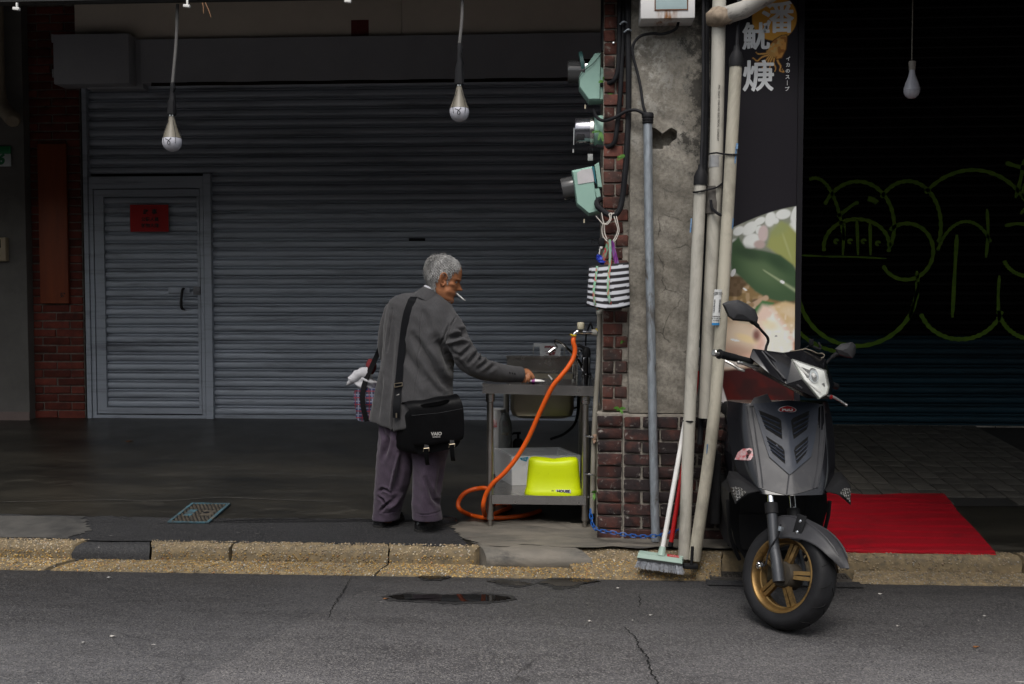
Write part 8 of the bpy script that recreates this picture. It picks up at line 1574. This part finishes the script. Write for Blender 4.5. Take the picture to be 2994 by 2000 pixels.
# front fender in the turned frame
# measured backwards from the front: angle 0 is straight ahead of the wheel (y = -r)
def fender_pt(u, v):
    t = lerp(R(128), R(24), v); wdt = interp([(0, .066), (.3, .076), (.65, .078), (.88, .058), (1.0, .018)], v)[0]; rr = .262 + .125 * max(0, v - .45) ** 1.4; k = lerp(-1, 1, u)
    rim = interp([(0, .115), (.25, .150), (.5, .115), (.8, .05), (1, .012)], v)[0]; r = rr + .010 * (1 - abs(k)) - rim * max(0, abs(k) - .62) ** 1.1 / .38 ** 1.1 * .62 - .010 * abs(k)
    return wf(k * wdt * (1.06 if abs(k) > .6 else 1.0), -r * math.cos(t), r * math.sin(t))
mb = MB().sheet(fender_pt, 16, 28); n = len(mb.v); cen = WC; mb.add([Vector(p) + (cen - Vector(p)).normalized() * .005 for p in mb.v], [f[::-1] for f in mb.f[:]])
fe = mb.build('front_fender', M_gpaint, sct, fixn=False, angle=50)
for s in (-.30, .30): MB().tube([Vector(fender_pt(.5 + s, v)) + (Vector(fender_pt(.5 + s, v)) - WC).normalized() * .001 for v in [.1 + .08 * i for i in range(11)]], [.002] + [.005] * 9 + [.002], 6).build('fender_rib', M_gpaint, fe)
MB().obox(wf(-.069, -.040, .225), (.006, .05, .12), SR, .002).build('fender_bracket', M_blk, fe)
for z in (.255, .205): MB().lathe([(0, 0), (.0085, 0), (.0085, .003), (.004, .0055), (0, .0055)], wf(-.0725, -.040, z), SR @ Vector((-1, 0, 0)), 12).build('bolt', M_chrome, fe)

# ---- leg shield and front apron
BX = (1.0307, 4.7430, 0.8042)[0]
def ap(z):
    """front apron at height z: centre depth and half width"""
    yc = interp([(.50, 4.565), (.545, 4.56), (.62, 4.61), (.70, 4.66), (.80, 4.73), (.90, 4.785), (.985, 4.84), (1.05, 4.88)], z)[0]
    w = interp([(.50, .120), (.545, .150), (.60, .195), (.68, .232), (.78, .252), (.90, .256), (.985, .245), (1.05, .20)], z)[0]
    return yc, w
def apron_y(x, z):
    yc, w = ap(z); k = abs(x - BX); r1 = w * .74
    y = yc + .16 * k + (k / .25) ** 2 * .018
    if k > r1: y += (k - r1) * 1.35
    return y
def apron_ring(z, n=26):
    yc, w = ap(z); P = []
    for i in range(n + 1): x = BX + lerp(-w, w, i / n); P.append((x, apron_y(x, z), z + (.026 * abs(lerp(-1, 1, i / n)) if z < .52 else 0)))
    P += [(BX + w * .97, apron_y(BX + w, z) + .05, z), (BX + w * .6, yc + .20, z), (BX - w * .6, yc + .20, z), (BX - w * .97, apron_y(BX - w, z) + .05, z)]
    return P
zs_ = [.592, .605, .62, .66, .70, .75, .80, .85, .90, .94, .965, .985]
shell = MB().loft([apron_ring(z) for z in zs_]).build('front_shield', M_gloss, sct, angle=40)
def onap(p, off): return Vector((p[0], apron_y(p[0], p[2]) - off, p[2]))
def plate(name, poly, off, th, m, parent, sub=6, angle=30):
    """panel laid on the apron: outline points subdivided, filled from its centre line"""
    pts = [Vector(p) for p in poly]; fine = []
    for a, b in zip(pts, pts[1:] + pts[:1]):
        for k in range(sub): fine.append(lerp(a, b, k / sub))
    c = sum(fine, Vector()) / len(fine); rings = []
    for k in (1.0, .75, .5, .25, .02): rings.append([onap(c + (p - c) * k, off) for p in fine])
    base = [onap(p, off - th) for p in fine]
    return MB().loft([base] + rings, False, True).build(name, m, parent, angle=angle, fixn=False)
grey = plate('apron_panel', [(0.8559, 4.8770, 0.9767), (0.9506, 4.8590, 0.9925), (1.0494, 4.8410, 1.0000), (1.1454, 4.8560, 0.9940), (1.2403, 4.8710, 0.9764), (1.2187, 4.8040, 0.8460), (1.1802, 4.7190, 0.7122), (1.1445, 4.6390, 0.6236), (1.0736, 4.5940, 0.6061), (0.9971, 4.5610, 0.5929), (0.9372, 4.5920, 0.6050), (0.8785, 4.6350, 0.6182), (0.8725, 4.7190, 0.7092), (0.8642, 4.8050, 0.8430)], .004, .006, M_gpaint, sct)
for pts in ([(0.8572, 4.8750, 0.9736), (0.8656, 4.8040, 0.8432), (0.8741, 4.7190, 0.7092), (0.8781, 4.6330, 0.6170)], [(0.8804, 4.8670, 0.9713), (0.8872, 4.7980, 0.8442), (0.8939, 4.7140, 0.7102), (0.8953, 4.6330, 0.6204)], [(1.2363, 4.8680, 0.9734), (1.2152, 4.8030, 0.8461), (1.1786, 4.7190, 0.7121), (1.1425, 4.6370, 0.6223)], [(1.2123, 4.8630, 0.9738), (1.1913, 4.7970, 0.8467), (1.1568, 4.7140, 0.7128), (1.1235, 4.6290, 0.6205)], [(1.0169, 4.6570, 0.6763), (0.9971, 4.5610, 0.5961)]):
    P = smooth_path([onap(p, .0045) for p in pts], 5); MB().tube(P, .0035, 6).build('ridge', M_gpaint, grey)
vp = plate('grille_panel', [(0.8890, 4.8700, 0.9843), (1.0498, 4.8430, 1.0047), (1.2031, 4.8660, 0.9867), (1.1849, 4.8270, 0.9085), (1.1572, 4.7740, 0.8170), (1.1301, 4.7370, 0.7541), (1.0177, 4.6610, 0.6804), (0.9372, 4.7350, 0.7526), (0.9229, 4.7720, 0.8153), (0.9035, 4.8290, 0.9062)], .013, .010, M_navy, sct)
def mir(p): return (2 * BX - p[0], p[1], p[2])
gr1 = [(0.9103, 4.8510, 0.9566), (0.9948, 4.8160, 0.9249), (1.0077, 4.8070, 0.9130), (1.0041, 4.7620, 0.8305), (0.9344, 4.8020, 0.8736)]; gr2 = [(0.9317, 4.7860, 0.8429), (1.0009, 4.7450, 0.7971), (1.0086, 4.7350, 0.7809), (1.0044, 4.6970, 0.7238), (0.9524, 4.7400, 0.7682)]
for P in (gr1, gr2):  # flat black patches painted for the shade inside grille openings; nothing is cut
    for f in (lambda p: p, mir):
        Q = [f(p) for p in P]; gp = plate('grille_shade_patch', Q, .0135, .001, mat('grille_shade_black', (0.004, 0.004, 0.004), None, 9, 0.9) if 'grille_shade_black' not in bpy.data.materials else bpy.data.materials['grille_shade_black'], vp, 3)
        a0, a1, b0, b1 = Vector(Q[0]), Vector(Q[-1]), Vector(Q[1]), Vector(Q[3]); nsl = 3
        for k in range(1, nsl + 1):
            t = k / (nsl + 1) + .04; p, q = lerp(a0, a1, t), lerp(b0, b1, t - .02); mm = [onap(lerp(p, q, i / 4), .0155) for i in range(5)]
            ribbon([v + Vector((0, 0, .0)) for v in mm], .0065, .006, (0, -.5, 1), 2).build('louvre', M_navy, gp)
# badge
bd = onap((1.0414, 4.8240, 0.9605), .0155); dn_ = Vector((0, -1, .3)).normalized(); mb = MB()
def bad(k, o): return [bd + Vector((math.cos(a) * .041 * k, 0, math.sin(a) * .0145 * k + .005 * k * (1 - abs(math.cos(a))) )) + dn_ * o for a in [i * math.pi / 14 for i in range(28)]]
bo = MB().loft([bad(1.06, -.003), bad(1.06, .002), bad(.98, .0028)]).build('badge', mat('badge_silver', (0.6, 0.6, 0.6), None, 9, 0.3, metal=.6), sct)
MB().loft([bad(.93, .001), bad(.93, .0034), bad(.5, .0038)]).build('badge_face', mat('badge_red', (0.36, 0.008, 0.015), None, 9, 0.35), bo)
lettering('emblem', 'PGO', .019, bd + dn_ * .0046 + Vector((0, 0, .0005)), M_white, bo, right=(1, 0, 0), up=(0, .3, 1), bold=.0011, sx=1.3)
# red flame sticker with characters
sk = [(0.7939, 4.7550, 0.7203), (0.8083, 4.7760, 0.7564), (0.8281, 4.7800, 0.7773), (0.8562, 4.7750, 0.7848), (0.8727, 4.7680, 0.7795), (0.8674, 4.7550, 0.7520), (0.8545, 4.7440, 0.7325), (0.8280, 4.7480, 0.7267)]
so = plate('sticker', sk, .0015, .0008, mat('flame_sticker', (0.55, 0.50, 0.50), (0.45, 0.03, 0.04), 55, 0.5), shell, 3)
c = onap((0.8495, 4.7630, 0.7571), .0032); lettering('print', '金', .026, c + Vector((0, 0, .009)), M_ink, so, right=(1, .3, 0), bold=.0008); lettering('print', '樂', .022, c + Vector((-.004, -.001, -.012)), M_ink, so, right=(1, .3, 0), bold=.0006)

# turn lamps at the lower corners
def corner_lamp(f):
    hs0 = [f(p) for p in ((0.7515, 4.6840, 0.6203), (0.7661, 4.7080, 0.6516), (0.8006, 4.6950, 0.6511), (0.8794, 4.6140, 0.6063), (0.8261, 4.6120, 0.5934), (0.7682, 4.6170, 0.5439))]
    hs0 = [Vector(p) for p in hs0]; c = sum(hs0, Vector()) / 6; o = MB().loft([[p + Vector((0, .09, .015)) for p in hs0], hs0, [c + (p - c) * .82 + Vector((0, -.008, 0)) for p in hs0]]).build('lamp_pod', M_blk, sct, angle=40)
    ln = [Vector(f(p)) for p in ((0.7549, 4.6750, 0.6124), (0.8010, 4.6680, 0.6239), (0.8332, 4.6350, 0.6081), (0.8040, 4.6100, 0.5872), (0.7710, 4.6160, 0.5537))]; c = sum(ln, Vector()) / 5
    m = bpy.data.materials.get('dimpled_lens')
    if not m:
        m, nt, b, co = start('dimpled_lens'); b.inputs['Base Color'].default_value = (.20, .195, .185, 1); b.inputs['Metallic'].default_value = .5; b.inputs['Roughness'].default_value = .25; b.inputs['Coat Weight'].default_value = .6; vv = voro(nt, co, 85, 'F1', 0, .1); bump(nt, b, vv, 1.0, .02); nt.links.new(ramp(nt, vv, [(.2, (.38, .37, .35)), (.6, (.07, .07, .065))]), b.inputs['Base Color'])
    MB().loft([ln, [c + (p - c) * .86 + Vector((0, -.012, 0)) for p in ln], [c + (p - c) * .4 + Vector((0, -.016, 0)) for p in ln]]).build('turn_lamp', m, o, angle=25)
corner_lamp(lambda p: p); corner_lamp(mir)
# dark well behind the wheel, floor board, engine, seat, tail
MB().loft([[(BX - w, y, z), (BX - w * .7, y + dy, z), (BX + w * .7, y + dy, z), (BX + w, y, z), (BX + w, y + .25, z), (BX - w, y + .25, z)] for z, w, y, dy in ((.16, .13, 5.06, .05), (.25, .19, 5.02, .08), (.36, .225, 4.97, .11), (.46, .240, 4.94, .13), (.53, .238, 4.95, .13), (.56, .2, 4.98, .10))]).build('inner_fender', M_blk, sct, angle=40)
for s in (-1, 1): MB().tube(smooth_path([(BX + s*.247, 4.93, .50), (BX + s*.243, 4.94, .42), (BX + s*.228, 4.98, .32), (BX + s*.200, 5.02, .24), (BX + s*.165, 5.06, .17)], 5), .010, 8).build('shield_edge', M_blk, sct)
MB().loft([[(BX - w, y, z0), (BX + w, y, z0), (BX + w * .92, y, z1), (BX - w * .92, y, z1)] for y, w, z0, z1 in ((5.06, .20, .22, .40), (5.25, .215, .22, .40), (5.5, .21, .24, .42))]).build('floor_board', M_blk, sct, angle=30)
MB().loft([rrect(BX - w, BX + w, y0, y1, z, .05) for z, w, y0, y1 in ((.40, .13, 5.38, 6.15), (.55, .175, 5.40, 6.28), (.72, .185, 5.40, 6.40), (.80, .16, 5.42, 6.46))]).build('rear_body', M_gloss, sct, angle=50)
MB().loft([rrect(BX - w, BX + w, y0, y1, z, .06) for z, w, y0, y1 in ((.805, .16, 5.40, 6.42), (.86, .165, 5.38, 6.44), (.90, .14, 5.42, 6.40), (.91, .08, 5.5, 6.3))]).build('seat', M_black, sct, angle=50)
MB().loft([rrect(BX - .26, BX - .12, 5.55, 5.98, z, .04) for z in (.30, .34, .46, .52)]).build('engine_case', mat('engine_grey', (0.05, 0.05, 0.052), (0.03, 0.03, 0.03), 14, 0.6, metal=.4), sct, angle=50)
MB().loft([rrect(BX - .275, BX - .215, 5.36, 5.62, z, .02) for z in (.28, .34, .60, .66)]).build('side_cover', M_blk, sct, angle=50)
fp = MB().obox((0.8499, 5.3500, 0.4323), (.052, .05, .055), Matrix.Rotation(.5, 3, 'Y'), .012).build('footrest', mat('foot_alloy', (0.5, 0.5, 0.5), (0.3, 0.3, 0.3), 40, .35, metal=.8), sct)
MB().prism([(0.8278, 5.3000, 0.4183), (0.8691, 5.3000, 0.4170), (0.8731, 5.3100, 0.3544), (0.8443, 5.3100, 0.3541)], (0, .006, 0)).build('bracket_plate', M_chrome, sct, smooth=False)
MB().tube(smooth_path([(0.8623, 5.4000, 0.3328), (0.8685, 5.4000, 0.2582), (0.8836, 5.4000, 0.2210), (0.8835, 5.3800, 0.2723)], 4), .016, 8).build('stand_arm', M_blk, sct)
MB().lathe([(0, 0), (.07, 0), (.075, .01), (.075, .04), (0, .05)], (BX - .23, 5.78, .41), (-1, 0, 0), 22).build('fan_cover', M_blk, sct)
MB().tube(smooth_path([(0.8504, 5.7000, 0.4642), (0.8439, 5.7000, 0.3263), (0.8528, 5.7000, 0.2081), (0.8827, 5.7000, 0.1097)], 4), .05, 10).build('mud_guard', M_blk, sct)
for s in (-1, 1): MB().tube([(BX + s*.13, 5.45, .28), (BX + s*.15, 5.47, floor_z(5.47) + .012)], .012, 8).build('stand_leg', M_blk, sct)
MB().loft([[(BX - .17, 5.12, .56), (BX + .17, 5.12, .56), (BX + .17, 5.2, .56), (BX - .17, 5.2, .56)], [(BX - .2, 5.14, .95), (BX + .2, 5.14, .95), (BX + .2, 5.2, .95), (BX - .2, 5.2, .95)]]).build('inner_shield', M_blk, sct, angle=30)
o = plate('shield_cap', [(0.8698, 4.9000, 0.9726), (0.8958, 4.9000, 1.0113), (0.9582, 4.9000, 1.0317), (0.9784, 4.9000, 0.9884)], .012, .008, M_gpaint, sct, 3)

# ---- handlebar cowl with headlight, turned with the wheel
V = dict(A=(0.8536, 4.7000, 1.2604), B=(0.8361, 4.6700, 1.2222), C=(0.9170, 4.6000, 1.1483), D=(0.9862, 4.5750, 1.1039), E=(1.0139, 4.6100, 1.2154), F=(1.0540, 4.5650, 1.1268), G=(1.1293, 4.5750, 1.0376), H=(1.1743, 4.6700, 1.1615), I=(1.1977, 4.6900, 1.0805), J=(1.1827, 4.6600, 1.0498), K=(1.0956, 4.7600, 1.2516), L=(0.9998, 4.7200, 1.2406), M=(1.2328, 4.8800, 1.2076), N=(1.2854, 4.9000, 1.0752), O=(1.2464, 4.8400, 1.0128), P=(0.9178, 4.7050, 1.2491), Q=(0.9571, 4.7200, 1.1103), S=(0.8801, 4.8400, 1.1527), T=(1.1602, 4.9200, 1.0058), U=(0.9658, 4.9500, 1.2125), W=(1.2264, 5.0000, 1.2020))
keys = list(V); idx = {k: i for i, k in enumerate(keys)}
bm = bmesh.new(); bv = [bm.verts.new(V[k]) for k in keys]
for f in ('ABC', 'ACP', 'PCD', 'PDEL', 'DFE', 'DGF', 'LEHK', 'KHM', 'HMNI', 'INOJ', 'JOG', 'EHIJGF', 'BSQC', 'CQD', 'QGD', 'QTOG', 'QST', 'ABSU', 'APLU', 'LKU', 'KMWU', 'MNW', 'NOTW', 'STWU'):
    try: bm.faces.new([bv[idx[c]] for c in f])
    except ValueError: pass
bmesh.ops.recalc_face_normals(bm, faces=bm.faces); bmesh.ops.bevel(bm, geom=bm.edges[:], offset=.0035, segments=2, affect='EDGES', profile=.6)
me = bpy.data.meshes.new('handlebar_cowl'); bm.to_mesh(me); bm.free(); me.materials.append(M_gloss); me.polygons.foreach_set('use_smooth', [True] * len(me.polygons)); me.set_sharp_from_angle(angle=R(28)); cowl = link('handlebar_cowl', me, sct)
MB().tube(smooth_path([(0.9096, 4.6950, 1.2465), (0.9622, 4.6500, 1.1953), (1.0189, 4.5850, 1.1172), (1.0523, 4.5620, 1.0882)], 5), .004, 6).build('crease', M_gpaint, cowl)
MB().tube(smooth_path([(0.8975, 4.6980, 1.2479), (0.9391, 4.6350, 1.1805), (0.9808, 4.5800, 1.1283)], 5), .004, 6).build('crease', M_gpaint, cowl)
nl = Vector((.62, -.74, .25)).normalized()
hl = [Vector(V[k]) for k in 'EHIJGF']; c = sum(hl, Vector()) / 6; hf2 = []
for a, b in zip(hl, hl[1:] + hl[:1]):
    for k in range(5): hf2.append(lerp(a, b, k / 5))
def hring(k, o): return [c + (p - c) * k + nl * o for p in hf2]
hlo = MB().loft([hring(.96, .002), hring(.94, .006), hring(.45, .0065), hring(.05, .007)], False, True).build('headlight', M_refl, sct, angle=40)
MB().loft([hring(.985, .004), hring(.975, .014), hring(.90, .022), hring(.6, .030), hring(.25, .033), hring(.03, .034)], False, True).build('lens', M_lens, hlo, angle=50)
MB().loft([hring(1.0, -.004), hring(1.01, .007), hring(.97, .010), hring(.955, .004)], False, False).build('lens_rim', mat('rim_grey', (0.30, 0.31, 0.28), None, 8, .4), hlo, angle=40)
q = Vector((1.1066, 4.6200, 1.1382)) + nl * .010; MB().lathe([(0, -.002), (.034, 0), (.036, .004), (.03, .005), (.012, .001), (0, .001)], q, nl, 20).build('bulb_bowl', M_chrome, hlo)
MB().lathe([(0, 0), (.010, .001), (.011, .006), (.006, .010), (0, .011)], q, nl, 12).build('bulb', M_white, hlo)
for a, b in (((1.0180, 4.6000, 1.2067), (1.0834, 4.6000, 1.1428)), ((1.0645, 4.5700, 1.1171), (1.1428, 4.6000, 1.0618))): MB().tube([Vector(a) + nl * .006, Vector(b) + nl * .007], .004, 6).build('reflector_rib', M_white, hlo)
# torn windshield stub, phone holder
mb = MB(); edge = [(1.0432, 4.7600, 1.2466), (1.0820, 4.7700, 1.2494), (1.1185, 4.7900, 1.2566), (1.1505, 4.8100, 1.2475), (1.1877, 4.8300, 1.2318), (1.2120, 4.8500, 1.2324), (1.2276, 4.8600, 1.2220), (1.2187, 4.8500, 1.2127), (1.1945, 4.8300, 1.2072)]
P = [Vector(p) for p in edge]; mb.loft([[p + Vector((0, 0, .002)), p + Vector((0, .03, -.004)), p + Vector((0, .03, -.008)), p + Vector((0, 0, -.003))] for p in P]); mb.build('torn_trim', mat('torn_cream', (0.36, 0.32, 0.25), (0.2, 0.17, 0.13), 40, .8), cowl, angle=30)
ph = MB().obox((1.1476, 4.8000, 1.2870), (.020, .014, .028), rotz(.5), .002).obox((1.1927, 4.8200, 1.2699), (.010, .010, .03), Matrix.Rotation(-.4, 3, 'Y'), .002).obox((1.1720, 4.8200, 1.2601), (.05, .02, .012), Matrix.Rotation(.35, 3, 'Y'), .003); ph.tube([(1.1160, 4.8000, 1.2544), (1.1390, 4.8100, 1.2686), (1.1624, 4.8200, 1.2600)], .003, 6); ph.build('phone_holder', M_blk, sct)
# grips, levers
g0, g1 = Vector((0.6520, 4.5500, 1.2489)), Vector((0.8480, 4.7000, 1.1980)); gd = (g1 - g0).normalized()
mb = MB().tube([g0 + gd * .038, g1], .0165, 14)
for k in range(9): mb.tube([g0 + gd * (.045 + k * .012), g0 + gd * (.051 + k * .012)], .0182, 14)
mb.tube([g0 + gd * .036, g0 + gd * .042], .023, 14); go = mb.build('grip', M_black, sct)
MB().tube([g0, g0 + gd * .003, g0 + gd * .03, g0 + gd * .036], [.013, .0165, .0165, .014], 14).build('bar_end', M_steel, go)
MB().tube(smooth_path([(0.7758, 4.6000, 1.2011), (0.7946, 4.6100, 1.1973), (0.8340, 4.6300, 1.1835), (0.8739, 4.6600, 1.1769)], 4), [.006, .0065, .0075] + [.0085] * 10, 8).lathe([(0, -.010), (.008, -.006), (.010, 0), (.008, .006), (0, .010)], (0.7743, 4.6000, 1.2011), (1, 0, 0), 10).build('brake_lever', M_steel, sct)
MB().tube(smooth_path([(0.7355, 4.7500, 1.1992), (0.7660, 4.7400, 1.1838), (0.7965, 4.7300, 1.1636), (0.8235, 4.7200, 1.1547)], 4), .008, 8).build('lever_perch', M_steel, sct)
MB().tube(smooth_path([(1.2939, 4.9800, 1.0123), (1.3267, 4.9900, 0.9946), (1.3697, 5.0000, 0.9666)], 4), [.007] * 5 + [.006] * 4, 8).lathe([(0, -.009), (.008, -.005), (.0095, 0), (.008, .005), (0, .009)], (1.3697, 5.0000, 0.9666), (1, 0, -.5), 10).build('brake_lever', M_steel, sct)
MB().tube([(1.2572, 4.9500, 1.0791), (1.3333, 5.0500, 1.0537)], .017, 12).build('grip', M_black, sct)
MB().lathe([(0, -.008), (.010, -.004), (.011, .003), (0, .008)], (1.2760, 4.9300, 1.0138), (.5, -1, 0), 10).build('red_button', M_red, sct)
# mirrors
def mirror(poly, stem, parent_y, dvec, nm='mirror'):
    P = [Vector(p) for p in poly]; c = sum(P, Vector()) / len(P); d = Vector(dvec); o = MB().loft([[c + (p - c) * .9 + d * .055 for p in P], [p + d * .045 for p in P], [p + d * .012 for p in P], [c + (p - c) * .80 - d * .008 for p in P], [c + (p - c) * .25 - d * .022 for p in P]]).build(nm, mat('mirror_shell', (0.035, 0.035, 0.038), (0.05, 0.05, 0.054), 20, .5) if 'mirror_shell' not in bpy.data.materials else bpy.data.materials['mirror_shell'], sct, angle=22)
    MB().tube(smooth_path(stem, 5), [.013] * 3 + [.010] * 4 + [.0065] * (len(stem) * 5 - 5 + 1 - 7), 10).build('stem', M_blk, o)
mirror([(0.7034, 4.6600, 1.4697), (0.7314, 4.6600, 1.4823), (0.7736, 4.6600, 1.4871), (0.8147, 4.6700, 1.4681), (0.8528, 4.6800, 1.4411), (0.8691, 4.6900, 1.4028), (0.8647, 4.6900, 1.3805), (0.8251, 4.6800, 1.3854), (0.7527, 4.6600, 1.3922), (0.7290, 4.6600, 1.4111)], [(0.8459, 4.7000, 1.3914), (0.8732, 4.7100, 1.3704), (0.9026, 4.7300, 1.3410), (0.9306, 4.7500, 1.3129), (0.9376, 4.7600, 1.2915), (0.9299, 4.7600, 1.2689), (0.9234, 4.7500, 1.2467)], 4.66, (.35, .93, 0))
mirror([(1.3160, 5.0200, 1.2436), (1.3467, 5.0300, 1.2670), (1.4056, 5.0500, 1.2748), (1.4254, 5.0600, 1.2555), (1.4243, 5.0600, 1.2179), (1.4101, 5.0500, 1.1945), (1.3704, 5.0400, 1.2001), (1.3274, 5.0300, 1.2159)], [(1.3333, 5.0400, 1.2187), (1.3108, 5.0300, 1.2056), (1.2833, 5.0000, 1.1886), (1.2593, 4.9700, 1.1685), (1.2495, 4.9500, 1.1530)], 5.0, (.35, .93, 0))
